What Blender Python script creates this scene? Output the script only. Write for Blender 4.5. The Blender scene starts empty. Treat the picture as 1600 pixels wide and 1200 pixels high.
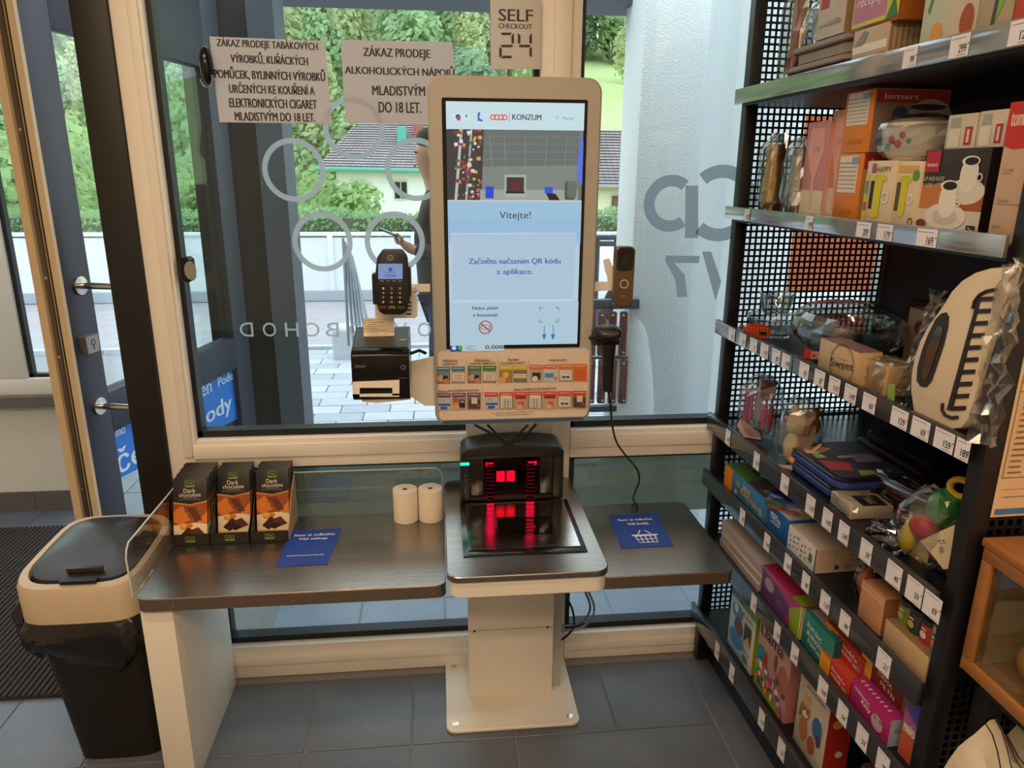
import bpy, bmesh, math, random
from mathutils import Vector as V, Matrix
random.seed(7)
SC = bpy.context.scene; COL = SC.collection
R = math.radians
# ------------------------------------------------------------------ camera
F = 1133.0; H = 1.5
_Dn = V((-25, 3900, 1133)).normalized()
_Dp = V((-118, -330, 1133)); _Dp = (_Dp - _Dn * _Dp.dot(_Dn)).normalized()
_Xc = _Dn.cross(_Dp).normalized()
cam = bpy.data.cameras.new('camera'); camo = bpy.data.objects.new('camera', cam); COL.objects.link(camo)
cam.sensor_width = 36; cam.lens = 36 * F / 1600; cam.clip_start = .02; cam.clip_end = 400
def w2(c): return V((c.dot(_Xc), c.dot(_Dp), -c.dot(_Dn)))
rx, up, bk = w2(V((1, 0, 0))), w2(V((0, -1, 0))), w2(V((0, 0, -1)))
camo.matrix_world = Matrix(((rx.x, up.x, bk.x, 0), (rx.y, up.y, bk.y, 0), (rx.z, up.z, bk.z, H), (0, 0, 0, 1)))
SC.camera = camo
# ------------------------------------------------------------------ exposure, sky, ceiling lights
SC.view_settings.view_transform = 'Standard'; SC.view_settings.look = 'None'
SC.view_settings.exposure = 0.0; SC.view_settings.gamma = 1.0; SC.view_settings.use_curve_mapping = False
SC.cycles.transparent_max_bounces = 40; SC.cycles.max_bounces = 10; SC.cycles.diffuse_bounces = 5
wd = bpy.data.worlds.new('overcast_sky'); SC.world = wd; wd.use_nodes = True
wn = wd.node_tree.nodes; wl = wd.node_tree.links
bg = wn['Background']; tc = wn.new('ShaderNodeTexCoord'); sx = wn.new('ShaderNodeSeparateXYZ'); cr = wn.new('ShaderNodeValToRGB')
wl.new(tc.outputs['Generated'], sx.inputs[0]); wl.new(sx.outputs['Z'], cr.inputs[0]); wl.new(cr.outputs[0], bg.inputs[0])
cr.color_ramp.elements[0].position = 0.0; cr.color_ramp.elements[0].color = (.88, .93, 1, 1)
cr.color_ramp.elements[1].position = 1.0; cr.color_ramp.elements[1].color = (.84, .92, 1, 1)
bg.inputs[1].default_value = 3.0
def area(name, loc, rot, sx_, sy_, power, col):
    l = bpy.data.lights.new(name, 'AREA'); l.shape = 'RECTANGLE'; l.size = sx_; l.size_y = sy_; l.energy = power; l.color = col
    o = bpy.data.objects.new(name, l); o.location = loc; o.rotation_euler = rot; COL.objects.link(o); return o
WARM = (1.0, .71, .46)
for i, (x, y, p) in enumerate([(-.55, .75, 15), (.0, -.6, 26), (-1.5, -.9, 18), (.7, -1.0, 16)]):
    area('ceiling_lamp_light', (x, y, 2.62), (0, 0, 0), 1.1, .16, p, WARM)

# ------------------------------------------------------------------ projection helpers (pixel of the 1600x1200 photo -> point on a known plane)
def ray(px, py): return w2(V((px - 800, py - 600, F)))
def onY(px, py, Y): r = ray(px, py); return V((0, 0, H)) + r * (Y / r.y)
def onZ(px, py, z=0.): r = ray(px, py); return V((0, 0, H)) + r * ((z - H) / r.z)
TH = R(2.16); SD = V((-math.sin(TH), math.cos(TH), 0)); SN = V((math.cos(TH), math.sin(TH), 0)); RP = V((.785, 1.93, 0)); PHI = TH - math.pi / 2
def su(px, py, v=0.):           # shelf frame: u toward the camera, z height, on plane v
    O = V((0, 0, H)); r = ray(px, py); P = O + r * ((RP + SN * v - O).dot(SN) / r.dot(SN)); d = P - RP
    return -d.dot(SD), P.z
def suz(px, py, z):             # shelf frame on horizontal plane
    P = onZ(px, py, z); d = P - RP; return -d.dot(SD), d.dot(SN)
def sw(u, v, z): return RP - SD * u + SN * v + V((0, 0, z))

# ------------------------------------------------------------------ materials
def lin(h):
    h = h.lstrip('#'); o = []
    for i in (0, 2, 4):
        c = int(h[i:i + 2], 16) / 255; o.append(c / 12.92 if c <= .04045 else ((c + .055) / 1.055) ** 2.4)
    return (*o, 1)
_M = {}
def mat(h, rough=.5, metal=0., var=.06, scale=30., bump=0., emis=0., aniso=None, name=None, coat=0., spec=.5, bscale=None):
    k = (h, rough, metal, var, scale, bump, emis, aniso, coat, spec, bscale)
    if k in _M: return _M[k]
    m = bpy.data.materials.new(name or 'mat_' + h.strip('#')); m.use_nodes = True; n = m.node_tree.nodes; l = m.node_tree.links
    b = n['Principled BSDF']; c = lin(h); b.inputs['Base Color'].default_value = c
    b.inputs['Roughness'].default_value = rough; b.inputs['Metallic'].default_value = metal
    b.inputs['Specular IOR Level'].default_value = spec; b.inputs['Coat Weight'].default_value = coat
    if emis:
        b.inputs['Emission Color'].default_value = c; b.inputs['Emission Strength'].default_value = emis
        b.inputs['Base Color'].default_value = (.01, .01, .01, 1)
    elif var or bump:
        t = n.new('ShaderNodeTexCoord'); mp = n.new('ShaderNodeMapping'); l.new(t.outputs['Object'], mp.inputs[0])
        if aniso: mp.inputs['Scale'].default_value = aniso
        nz = n.new('ShaderNodeTexNoise'); nz.inputs['Scale'].default_value = scale; nz.inputs['Detail'].default_value = 4
        l.new(mp.outputs[0], nz.inputs['Vector'])
        if var:
            mx = n.new('ShaderNodeMix'); mx.data_type = 'RGBA'; l.new(nz.outputs['Fac'], mx.inputs[0])
            mx.inputs[6].default_value = tuple(max(0, x * (1 - 2 * var)) for x in c[:3]) + (1,)
            mx.inputs[7].default_value = tuple(min(1, x * (1 + 2 * var)) for x in c[:3]) + (1,)
            l.new(mx.outputs[2], b.inputs['Base Color'])
        if bump:
            n2 = nz
            if bscale:
                n2 = n.new('ShaderNodeTexNoise'); n2.inputs['Scale'].default_value = bscale; n2.inputs['Detail'].default_value = 3
                l.new(mp.outputs[0], n2.inputs['Vector'])
            bp = n.new('ShaderNodeBump'); bp.inputs['Strength'].default_value = bump; bp.inputs['Distance'].default_value = .01
            l.new(n2.outputs['Fac'], bp.inputs['Height']); l.new(bp.outputs[0], b.inputs['Normal'])
    _M[k] = m; return m
def glass_mat(name, tint, gloss, ior=1.45, rough=.0, base=0.):
    m = bpy.data.materials.new(name); m.use_nodes = True; n = m.node_tree.nodes; l = m.node_tree.links
    n.remove(n['Principled BSDF']); out = n['Material Output']
    tr = n.new('ShaderNodeBsdfTransparent'); tr.inputs[0].default_value = lin(tint)
    gl = n.new('ShaderNodeBsdfGlossy'); gl.inputs['Roughness'].default_value = rough
    ge = n.new('ShaderNodeNewGeometry'); dt = n.new('ShaderNodeVectorMath'); dt.operation = 'DOT_PRODUCT'; l.new(ge.outputs['Incoming'], dt.inputs[0]); l.new(ge.outputs['Normal'], dt.inputs[1])
    ab = n.new('ShaderNodeMath'); ab.operation = 'ABSOLUTE'; l.new(dt.outputs['Value'], ab.inputs[0]); iv = n.new('ShaderNodeMath'); iv.operation = 'SUBTRACT'; iv.inputs[0].default_value = 1; l.new(ab.outputs[0], iv.inputs[1])
    pw = n.new('ShaderNodeMath'); pw.operation = 'POWER'; pw.inputs[1].default_value = 5; l.new(iv.outputs[0], pw.inputs[0]); fr = n.new('ShaderNodeMath'); fr.operation = 'MULTIPLY_ADD'; fr.inputs[1].default_value = .96; fr.inputs[2].default_value = .04; l.new(pw.outputs[0], fr.inputs[0])
    ma = n.new('ShaderNodeMath'); ma.operation = 'MULTIPLY_ADD'; ma.inputs[1].default_value = gloss; ma.inputs[2].default_value = base; ma.use_clamp = True
    mx = n.new('ShaderNodeMixShader'); l.new(fr.outputs[0], ma.inputs[0]); l.new(ma.outputs[0], mx.inputs[0])
    l.new(tr.outputs[0], mx.inputs[1]); l.new(gl.outputs[0], mx.inputs[2]); l.new(mx.outputs[0], out.inputs[0])
    return m
GLASS = glass_mat('window_glass', '#EEF6F4', 1.0)
CLEAR = glass_mat('clear_plastic', '#F4F6F5', 1.3, rough=.06, base=.03)
WRAP = glass_mat('crinkled_wrap', '#F2F4F4', 1.8, rough=.16, base=.13)
BOWL = glass_mat('bowl_glass', '#F0F4F4', 2.0, rough=.05, base=.15)
FILM = glass_mat('film_glass', '#7E908A', 1.0, base=.02)
WHT = mat('#E6E0D6', .42, var=.02)            # white lacquered frames and kiosk
STEEL = mat('#8F8984', .27, 1.0, .10, 40, .04, aniso=(1, 60, 1), name='brushed_steel')
BLK = mat('#141312', .45); BLKG = mat('#0C0B0B', .18); GRY = mat('#55585C', .5)
KHS = mat('#ACA69B', .42, var=.02)
ANTH = mat('#2E3340', .5, var=.03, name='anthracite'); DARKPOST = mat('#12100F', .5, var=.03)
SHB = mat('#17161A', .42, var=.03, name='black_shelf_metal')
CHROME = mat('#C9C5C0', .16, 1.0, 0)

# ------------------------------------------------------------------ objects
WM = {}
def T(o, label=None, cat=None, group=None, kind=None):
    if label: o['label'] = label
    if cat: o['category'] = cat
    if group: o['group'] = group
    if kind: o['kind'] = kind
    return o
def thing(name, label, cat, loc=(0, 0, 0), rz=0., group=None, kind=None):
    o = bpy.data.objects.new(name, None); o.empty_display_size = .05; COL.objects.link(o)
    o.location = loc; o.rotation_euler = (0, 0, rz); WM[o] = Matrix.Translation(V(loc)) @ Matrix.Rotation(rz, 4, 'Z')
    return T(o, label, cat, group, kind)
class MB:
    def __init__(s, M=None): s.v = []; s.f = []; s.m = []; s.mats = []; s.M = M; s.sm = []
    def mi(s, m):
        if m not in s.mats: s.mats.append(m)
        return s.mats.index(m)
    def add(s, vs, fs, m, M=None, smooth=False):
        b = len(s.v)
        for p in vs:
            p = V(p)
            if M is not None: p = M @ p
            s.v.append(p)
        i = s.mi(m)
        for f in fs: s.f.append([b + k for k in f]); s.m.append(i); s.sm.append(smooth)
        return s
    def box(s, x0, x1, y0, y1, z0, z1, m, M=None):
        vs = [(x, y, z) for z in (z0, z1) for y in (y0, y1) for x in (x0, x1)]
        return s.add(vs, [(0, 2, 3, 1), (4, 5, 7, 6), (0, 1, 5, 4), (2, 6, 7, 3), (0, 4, 6, 2), (1, 3, 7, 5)], m, M)
    def rbox(s, x0, x1, y0, y1, z0, z1, r, m, axis='Z', seg=5, M=None, cham=0.):
        # rounded rectangle extruded along axis
        if axis == 'Z': a0, a1, b0, b1, c0, c1 = x0, x1, y0, y1, z0, z1; f = lambda a, b, c: (a, b, c)
        elif axis == 'Y': a0, a1, b0, b1, c0, c1 = x0, x1, z0, z1, y0, y1; f = lambda a, b, c: (a, c, b)
        else: a0, a1, b0, b1, c0, c1 = y0, y1, z0, z1, x0, x1; f = lambda a, b, c: (c, a, b)
        pts = rrect(a0, a1, b0, b1, r, seg); n = len(pts); ca, cb = (a0 + a1) / 2, (b0 + b1) / 2
        rings = [(c0 + cham, 0), (c1 - cham, 0)]
        if cham: rings = [(c0, cham)] + rings + [(c1, cham)]
        vs = []
        for c, ins in rings:
            for a, b in pts:
                la = (a1 - a0) / 2; lb = (b1 - b0) / 2
                vs.append(f(ca + (a - ca) * (1 - ins / la), cb + (b - cb) * (1 - ins / lb), c))
        fs = []
        for k in range(len(rings) - 1):
            for i in range(n): j = (i + 1) % n; fs.append((k * n + i, k * n + j, (k + 1) * n + j, (k + 1) * n + i))
        fs.append(tuple(range(n))[::-1]); fs.append(tuple((len(rings) - 1) * n + i for i in range(n)))
        return s.add(vs, fs, m, M)
    def prism(s, pts, O, A, B, N, t, m):
        # polygon pts (2D in A,B) extruded by t along N
        O, A, B, N = V(O), V(A), V(B), V(N); n = len(pts)
        vs = [O + A * a + B * b for a, b in pts] + [O + A * a + B * b + N * t for a, b in pts]
        fs = [tuple(range(n)), tuple(range(n, 2 * n))[::-1]] + [(i, i + n, (i + 1) % n + n, (i + 1) % n) for i in range(n)]
        return s.add(vs, fs, m)
    def tube(s, path, r, m, seg=8, cap=True):
        path = [V(p) for p in path]; n = len(path); vs = []; rr = r if isinstance(r, (list, tuple)) else [r] * n
        prev = None
        for i, p in enumerate(path):
            d = (path[min(i + 1, n - 1)] - path[max(i - 1, 0)])
            d = d.normalized() if d.length > 1e-9 else V((0, 0, 1))
            if prev is None: a = d.orthogonal().normalized()
            else:
                a = prev - d * prev.dot(d); a = a.normalized() if a.length > 1e-6 else d.orthogonal().normalized()
            prev = a; b = d.cross(a)
            for k in range(seg): t = 2 * math.pi * k / seg; vs.append(p + (a * math.cos(t) + b * math.sin(t)) * rr[i])
        fs = [(i * seg + k, i * seg + (k + 1) % seg, (i + 1) * seg + (k + 1) % seg, (i + 1) * seg + k) for i in range(n - 1) for k in range(seg)]
        if cap: fs += [tuple(range(seg))[::-1], tuple((n - 1) * seg + k for k in range(seg))]
        return s.add(vs, fs, m, smooth=True)
    def lathe(s, prof, c, m, seg=20, axis='Z', sx=1., sy=1., M=None):
        vs = []; c = V(c)
        for r, h in prof:
            for k in range(seg):
                t = 2 * math.pi * k / seg; a, b = r * math.cos(t) * sx, r * math.sin(t) * sy
                vs.append(c + (V((a, b, h)) if axis == 'Z' else V((a, -h, b)) if axis == 'Y' else V((h, a, b))))
        n = len(prof)
        fs = [(i * seg + k, i * seg + (k + 1) % seg, (i + 1) * seg + (k + 1) % seg, (i + 1) * seg + k) for i in range(n - 1) for k in range(seg)]
        if prof[0][0] > 1e-5: fs.append(tuple(range(seg))[::-1])
        if prof[-1][0] > 1e-5: fs.append(tuple((n - 1) * seg + k for k in range(seg)))
        return s.add(vs, fs, m, M, smooth=True)
    def blob(s, c, rad, m, seg=14, ring=10, noise=0., e=1., seed=0, smooth=True, M=None):
        rnd = random.Random(seed); vs = []; sg = lambda x: math.copysign(abs(x) ** e, x)
        for i in range(ring + 1):
            ph = math.pi * i / ring - math.pi / 2
            for k in range(seg):
                t = 2 * math.pi * k / seg; q = 1 + (rnd.random() - .5) * 2 * noise
                vs.append((c[0] + rad[0] * sg(math.cos(ph)) * sg(math.cos(t)) * q, c[1] + rad[1] * sg(math.cos(ph)) * sg(math.sin(t)) * q, c[2] + rad[2] * sg(math.sin(ph)) * q))
        fs = [(i * seg + k, i * seg + (k + 1) % seg, (i + 1) * seg + (k + 1) % seg, (i + 1) * seg + k) for i in range(ring) for k in range(seg)]
        return s.add(vs, fs, m, M, smooth=smooth)
    def build(s, name, parent=None, local=False, bevel=0., **kw):
        me = bpy.data.meshes.new(name); vs = s.v
        if parent is not None and not local:
            Mi = WM[parent].inverted(); vs = [Mi @ p for p in vs]
        me.from_pydata([tuple(p) for p in vs], [], s.f)
        for m in s.mats: me.materials.append(m)
        me.polygons.foreach_set('material_index', s.m); me.polygons.foreach_set('use_smooth', s.sm)
        bm = bmesh.new(); bm.from_mesh(me); bmesh.ops.recalc_face_normals(bm, faces=bm.faces) if kw.get('norm', True) else None
        if bevel:
            es = [e for e in bm.edges if len(e.link_faces) == 2 and e.calc_face_angle(0) > .5]
            bmesh.ops.bevel(bm, geom=es, offset=bevel, segments=2, affect='EDGES', profile=.5)
        bm.to_mesh(me); bm.free()
        if any(s.sm) or bevel:
            if bevel: me.polygons.foreach_set('use_smooth', [True] * len(me.polygons))
            me.set_sharp_from_angle(angle=R(38))
        me.update()
        return link(me, name, parent)
def link(me, name, parent=None, loc=None, rot=None):
    o = bpy.data.objects.new(name, me); COL.objects.link(o); L = Matrix.Identity(4)
    if loc is not None: o.location = loc; L = Matrix.Translation(V(loc))
    if rot is not None: o.rotation_euler = rot; L = L @ rot.to_matrix().to_4x4() if hasattr(rot, 'to_matrix') else L
    if parent is not None: o.parent = parent
    WM[o] = (WM[parent] if parent is not None else Matrix.Identity(4)) @ L
    return o
def rrect(x0, x1, y0, y1, r, seg=5):
    p = []
    for cx, cy, a in ((x1 - r, y0 + r, -90), (x1 - r, y1 - r, 0), (x0 + r, y1 - r, 90), (x0 + r, y0 + r, 180)):
        for i in range(seg + 1): t = R(a + 90 * i / seg); p.append((cx + r * math.cos(t), cy + r * math.sin(t)))
    return p
def copy_tree(o, parent=None):
    c = o.copy(); COL.objects.link(c); c.parent = parent; WM[c] = WM.get(o, Matrix.Identity(4))
    for ch in list(o.children): copy_tree(ch, c)
    return c
# ---- text
_T = {}
def text2d(s, thin=0.):
    thin = 0.
    k = (s, thin)
    if k in _T: return _T[k]
    cu = bpy.data.curves.new('lettering', 'FONT'); cu.body = s; cu.size = 1; cu.align_x = 'CENTER'; cu.align_y = 'CENTER'
    cu.resolution_u = 3; cu.offset = thin
    o = bpy.data.objects.new('lettering', cu); COL.objects.link(o)
    me = o.to_mesh(); vs = [(v.co.x, v.co.y) for v in me.vertices]; fs = [tuple(p.vertices) for p in me.polygons]
    o.to_mesh_clear(); bpy.data.objects.remove(o); bpy.data.curves.remove(cu)
    if vs:
        xs = [v[0] for v in vs]; ys = [v[1] for v in vs]; cx, cy = (min(xs) + max(xs)) / 2, (min(ys) + max(ys)) / 2
        w, h = max(xs) - min(xs) or 1, max(ys) - min(ys) or 1
        vs = [((x - cx), (y - cy)) for x, y in vs]
    else: w = h = 1
    _T[k] = (vs, fs, w, h); return _T[k]
# ---- flat print: shapes in metres on plane O + R*x + U*y, stacked by a hair along N
def decal(name, parent, O, Rv, U, items, gloss=.45, emis=0., off=.0006, local=True, thick=True, flip=False, step=.00012):
    O, Rv, U = V(O), V(Rv), V(U); N = Rv.cross(U).normalized(); mb = MB()
    def m(c):
        return c if not isinstance(c, str) else mat(c, gloss, var=.03, emis=emis, scale=60) if not emis else mat(c, .3, emis=emis, var=0)
    for i, it in enumerate(items):
        d = N * (off + step * i); k = it[0]; c = m(it[-1]) if k != 't' else m(it[5])
        P = lambda x, y: O + Rv * x + U * y + d
        if k == 'r': _, x0, y0, x1, y1, _c = it; mb.add([P(x0, y0), P(x1, y0), P(x1, y1), P(x0, y1)], [(0, 1, 2, 3)], c)
        elif k == 'rr': _, x0, y0, x1, y1, r, _c = it; x0, x1 = sorted((x0, x1)); y0, y1 = sorted((y0, y1)); ps = rrect(x0, x1, y0, y1, min(r, (x1 - x0) * .49, (y1 - y0) * .49), 4); mb.add([P(*p) for p in ps], [tuple(range(len(ps)))], c)
        elif k == 'c':
            _, x, y, r, _c = it[:5]; rx_, ry_ = (r if isinstance(r, tuple) else (r, r))
            mb.add([P(x + rx_ * math.cos(a * math.pi / 12), y + ry_ * math.sin(a * math.pi / 12)) for a in range(24)], [tuple(range(24))], c)
        elif k == 'ring':
            _, x, y, r, w_, _c = it; n = 40
            vs = [P(x + q * math.cos(a * 2 * math.pi / n), y + q * math.sin(a * 2 * math.pi / n)) for a in range(n) for q in (r, r - w_)]
            mb.add(vs, [(2 * a, 2 * ((a + 1) % n), 2 * ((a + 1) % n) + 1, 2 * a + 1) for a in range(n)], c)
        elif k == 'arc':
            _, x, y, r, w_, a0, a1, _c = it; n = 40; an = [R(a0 + (a1 - a0) * a / n) for a in range(n + 1)]
            mb.add([P(x + q * math.cos(a), y + q * math.sin(a)) for a in an for q in (r, r - w_)], [(2 * a, 2 * a + 2, 2 * a + 3, 2 * a + 1) for a in range(n)], c)
        elif k == 'p': mb.add([P(*p) for p in it[1]], [tuple(range(len(it[1])))], c)
        elif k == 't':     # text, x, y, (w,h), colour, [rot, mirror, thin]
            _, s, x, y, (w_, h_), _c = it[:6]; rot = it[6] if len(it) > 6 else 0; mir = -1 if len(it) > 7 and it[7] else 1; thin = it[8] if len(it) > 8 else 0
            vs, fs, tw, th = text2d(s, thin)
            sx_ = (w_ / tw) if w_ else h_ / th; sy_ = (h_ / th) if h_ else sx_
            ca, sa = math.cos(R(rot)), math.sin(R(rot)); q = []
            for a, b in vs: a *= sx_ * mir; b *= sy_; q.append(P(x + a * ca - b * sa, y + a * sa + b * ca))
            mb.add(q, fs, c)
            if thin:
                e_ = h_ * .028 if h_ else .0003
                for sg in (-1, 1): mb.add([p_ + Rv * (e_ * sg) + N * (step * .25 * (2 + sg)) for p_ in q], fs, c)
    return mb.build(name, parent, local=local, norm=False)
def PX(Y, items, f=lambda x, y: (x, y)):
    """items given in photo pixels -> metres on the vertical plane at depth Y"""
    def q(x, y): p = onY(*f(x, y), Y); return p.x, p.z
    out = []
    for it in items:
        k = it[0]
        if k in ('r', 'rr'):
            a = q(it[1], it[4]); b = q(it[3], it[2]); ex = ()
            if k == 'rr': ex = (abs(q(it[1] + it[5], it[2])[0] - q(it[1], it[2])[0]),)
            if k == 'r':
                p = [q(it[1], it[4]), q(it[3], it[4]), q(it[3], it[2]), q(it[1], it[2])]; out.append(('p', p, it[-1]))
            else: out.append((k, a[0], a[1], b[0], b[1], *ex, it[-1]))
        elif k == 'c':
            a = q(it[1], it[2]); b = q(it[1] + it[3], it[2]); out.append(('c', a[0], a[1], abs(b[0] - a[0]), it[-1]))
        elif k == 'ring':
            a = q(it[1], it[2]); b = q(it[1] + it[3], it[2]); c = q(it[1] + it[4], it[2]); out.append(('ring', a[0], a[1], abs(b[0] - a[0]), abs(c[0] - a[0]), it[-1]))
        elif k == 'arc':
            a = q(it[1], it[2]); b = q(it[1] + it[3], it[2]); c = q(it[1] + it[4], it[2]); out.append(('arc', a[0], a[1], abs(b[0] - a[0]), abs(c[0] - a[0]), it[5], it[6], it[7]))
        elif k == 'p': out.append(('p', [q(*p) for p in it[1]], it[-1]))
        elif k == 't':
            _, s, x, y, (w_, h_), c = it[:6]; a = q(x, y); w2_ = abs(q(x + w_ / 2, y)[0] - q(x - w_ / 2, y)[0]) if w_ else 0; h2 = abs(q(x, y + h_ / 2)[1] - q(x, y - h_ / 2)[1]) if h_ else 0
            out.append(('t', s, a[0], a[1], (w2_, h2), c, *it[6:]))
    return out
def simple(name, label, cat, mb, group=None, **kw):
    return T(mb.build(name, **kw), label, cat, group)
def struct(name, mb, parent=None, **kw):
    o = mb.build(name, parent, **kw)
    if parent is None: o['kind'] = 'structure'
    return o
# ================================================================== ROOM
TILE = mat('#5D636D', .36, var=.16, scale=7, bump=.12, bscale=30, name='slate_floor_tile'); GROUT = mat('#8C8A88', .8)
WALL = mat('#E4DED0', .8, var=.02); CEIL = mat('#DAD6CC', .8, var=.02)
XL, XR, YB, YW, ZC = -2.6, 1.45, -3.2, 2.0, 2.66
fl = struct('floor', MB().box(XL, XR, YB, 3.3, -.06, -.004, GROUT))
TX0, TY0, TPX, TPY = -.3885, 1.6455, .2865, .2925
tm = MB().rbox(-TPX / 2 + .002, TPX / 2 - .002, -TPY / 2 + .002, TPY / 2 - .002, -.006, 0, .002, TILE, seg=1, cham=.0012).build('tile').data
bpy.data.objects.remove(bpy.data.objects['tile'])
rest = MB(); rt = random.Random(3)
for j in range(-17, 7):
    for i in range(-8, 7):
        x = TX0 + (i + .5) * TPX; y = TY0 + (j + .5) * TPY
        if x - TPX / 2 < XL or x + TPX / 2 > XR: continue
        if y > 2.02 and (x > -.9): continue
        if y > .35 and -2.4 < x:
            link(tm, 'tile', fl, loc=(x, y, rt.uniform(-.0006, .0002)))
        else: rest.box(x - TPX / 2 + .002, x + TPX / 2 - .002, y - TPY / 2 + .002, y + TPY / 2 - .002, -.006, 0, TILE)
rest.build('tile_field', fl)['kind'] = 'stuff'
struct('ceiling', MB().box(XL, XR, YB, YW + .06, ZC, ZC + .1, CEIL))
struct('wall_back', MB().box(XL, XR, YB - .1, YB, 0, ZC, WALL))
struct('wall_left', MB().box(XL - .1, XL, YB, 3.3, 0, ZC, WALL))
struct('wall_right', MB().box(XR, XR + .1, YB, YW + .1, 0, ZC, WALL))
wf = MB(); wf.box(1.40, XR, YW, YW + .25, 0, ZC, WALL); wf.box(-.84, 1.40, YW, YW + .25, 2.3, ZC, WALL)
wf.box(XL, -1.95, YW + .05, YW + .2, 0, ZC, WALL); wf.box(-1.95, -.84, YW + .05, YW + .2, 2.3, ZC, WALL)
struct('wall_front', wf)
# lamp housings on the ceiling
for x, y in [(-.55, .75), (0, -.6), (-1.5, -.9), (.7, -1.0)]:
    t = thing('ceiling_lamp', 'long white ceiling lamp ' + {-.55: 'nearest the packing counter', 0: 'in the middle of the room', -1.5: 'on the entrance side', .7: 'in front of the shelf rack'}[x], 'lamp', (x, y, ZC), 0, 'ceiling lamps')
    MB().box(-.58, .58, -.1, .1, -.03, -.001, WHT).build('housing', t, local=True)
    MB().box(-.56, .56, -.085, .085, -.034, -.0305, mat('#FFE2B8', emis=3.)).build('diffuser', t, local=True)
# ------------------------------------------------------------------ window wall
GK = mat('#101214', .5, var=0)
def frame_bars(name, bars, parent, m=WHT, y0=1.965, y1=2.05, bev=.004):
    for b in bars:
        x0, x1, z0, z1 = b[:4]; ya = b[4] if len(b) > 4 else y0
        MB().box(x0, x1, ya, y1, z0, z1, m).build(name, parent, bevel=bev)
def window(n, x0, x1, z0, z1, gl=GLASS, sash=.02):
    w = thing('window_%d' % n, None, None, ((x0 + x1) / 2, 2.0, z0), kind='structure')
    g = .013
    for a in ((x0, x0 + g, z0, z1), (x1 - g, x1, z0, z1), (x0, x1, z0, z0 + g + .006), (x0, x1, z1 - g, z1)):
        MB().box(a[0], a[1], 1.990, 2.03, a[2], a[3], GK).build('gasket', w)
    MB().box(x0 + g / 2, x1 - g / 2, 2.012, 2.018, z0 + g / 2, z1 - g / 2, gl).build('pane', w)
    return w
w1 = window(1, -.682, .268, .782, 2.25); w2_ = window(2, .372, 1.40, .782, 2.25)
w3 = window(3, -.665, .268, .11, .695); w4 = window(4, .378, 1.40, .095, .695)
tr = thing('trim_1', None, None, (-.72, 2.0, 0), kind='structure')
frame_bars('jamb', [(-.757, -.682, 0, 2.3)], tr); frame_bars('jamb_lip', [(-.715, -.690, .735, 2.3, 1.957)], tr)
tr = thing('trim_2', None, None, (.32, 2.0, 0), kind='structure')
frame_bars('mullion', [(.268, .372, 0, 2.3)], tr); frame_bars('mullion_lip', [(.300, .345, .1, 2.3, 1.955)], tr)
tr = thing('trim_3', None, None, (0, 2.0, .69), kind='structure')
frame_bars('transom', [(-.682, .268, .695, .782), (.372, 1.40, .695, .782), (-.682, .268, 2.25, 2.3), (.372, 1.40, 2.25, 2.3)], tr)
frame_bars('transom_lip', [(-.69, .268, .728, .768, 1.957), (.372, 1.40, .728, .768, 1.957)], tr)
tr = thing('trim_4', None, None, (0, 2.0, 0), kind='structure')
frame_bars('sill_bar', [(-.682, .268, 0, .11), (.372, 1.40, 0, .095)], tr); frame_bars('sill_lip', [(-.682, .268, .045, .075, 1.957), (.372, 1.40, .035, .065, 1.957)], tr)
struct('trim_5', MB().box(-.842, -.757, 1.955, 2.06, 0, 2.3, DARKPOST), bevel=.003)
def film_mat(name, h, trc, k):
    m = bpy.data.materials.new(name); m.use_nodes = True; n = m.node_tree.nodes; l = m.node_tree.links; n.remove(n['Principled BSDF'])
    a = n.new('ShaderNodeBsdfTranslucent'); a.inputs[0].default_value = lin(h); b = n.new('ShaderNodeBsdfTransparent'); b.inputs[0].default_value = lin(trc)
    d = n.new('ShaderNodeBsdfDiffuse'); d.inputs[0].default_value = lin('#8C8A7A'); m0 = n.new('ShaderNodeMixShader'); m0.inputs[0].default_value = .62; l.new(a.outputs[0], m0.inputs[1]); l.new(d.outputs[0], m0.inputs[2]); m1 = n.new('ShaderNodeMixShader'); m1.inputs[0].default_value = k; l.new(m0.outputs[0], m1.inputs[1]); l.new(b.outputs[0], m1.inputs[2]); l.new(m1.outputs[0], n['Material Output'].inputs[0]); return m
FILM2 = film_mat('tinted_film', '#70776C', '#9AA59A', .22)
# frosted film seen from behind on the lower panes, with its mirrored print
FT = '#8A958C'
def film(name, x0, x1, label, words):
    o = MB().add([(x0, 2.019, .485), (x1, 2.019, .485), (x1, 2.019, .69), (x0, 2.019, .69)], [(0, 1, 2, 3)], FILM2).build(name); T(o, label, 'window film')
    decal('lettering', o, (0, 2.0110, 0), (1, 0, 0), (0, 0, 1), words, off=.0, local=False)
    return o
film('window_film', -.66, .262, 'grey tinted film on the low pane behind the packing counter', [('r', -.62, .60, .05, .605, '#9AA39C'), ('r', -.45, .56, .15, .5625, '#6F7B76')])
film('window_film', .383, 1.395, 'grey tinted film with mirrored lettering on the low pane by the shelf', [
    ('t', 'Dobré', .515, .612, (.15, .03), FT, 0, True), ('t', 'nakupujete', .46, .655, (.12, .012), '#7E8A82', 0, True),
    ('t', 'partnery', .70, .630, (.15, .022), '#7E8A82', 0, True), ('t', 'potraviny', .78, .585, (.12, .022), '#7E8A82', 0, True)])
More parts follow.
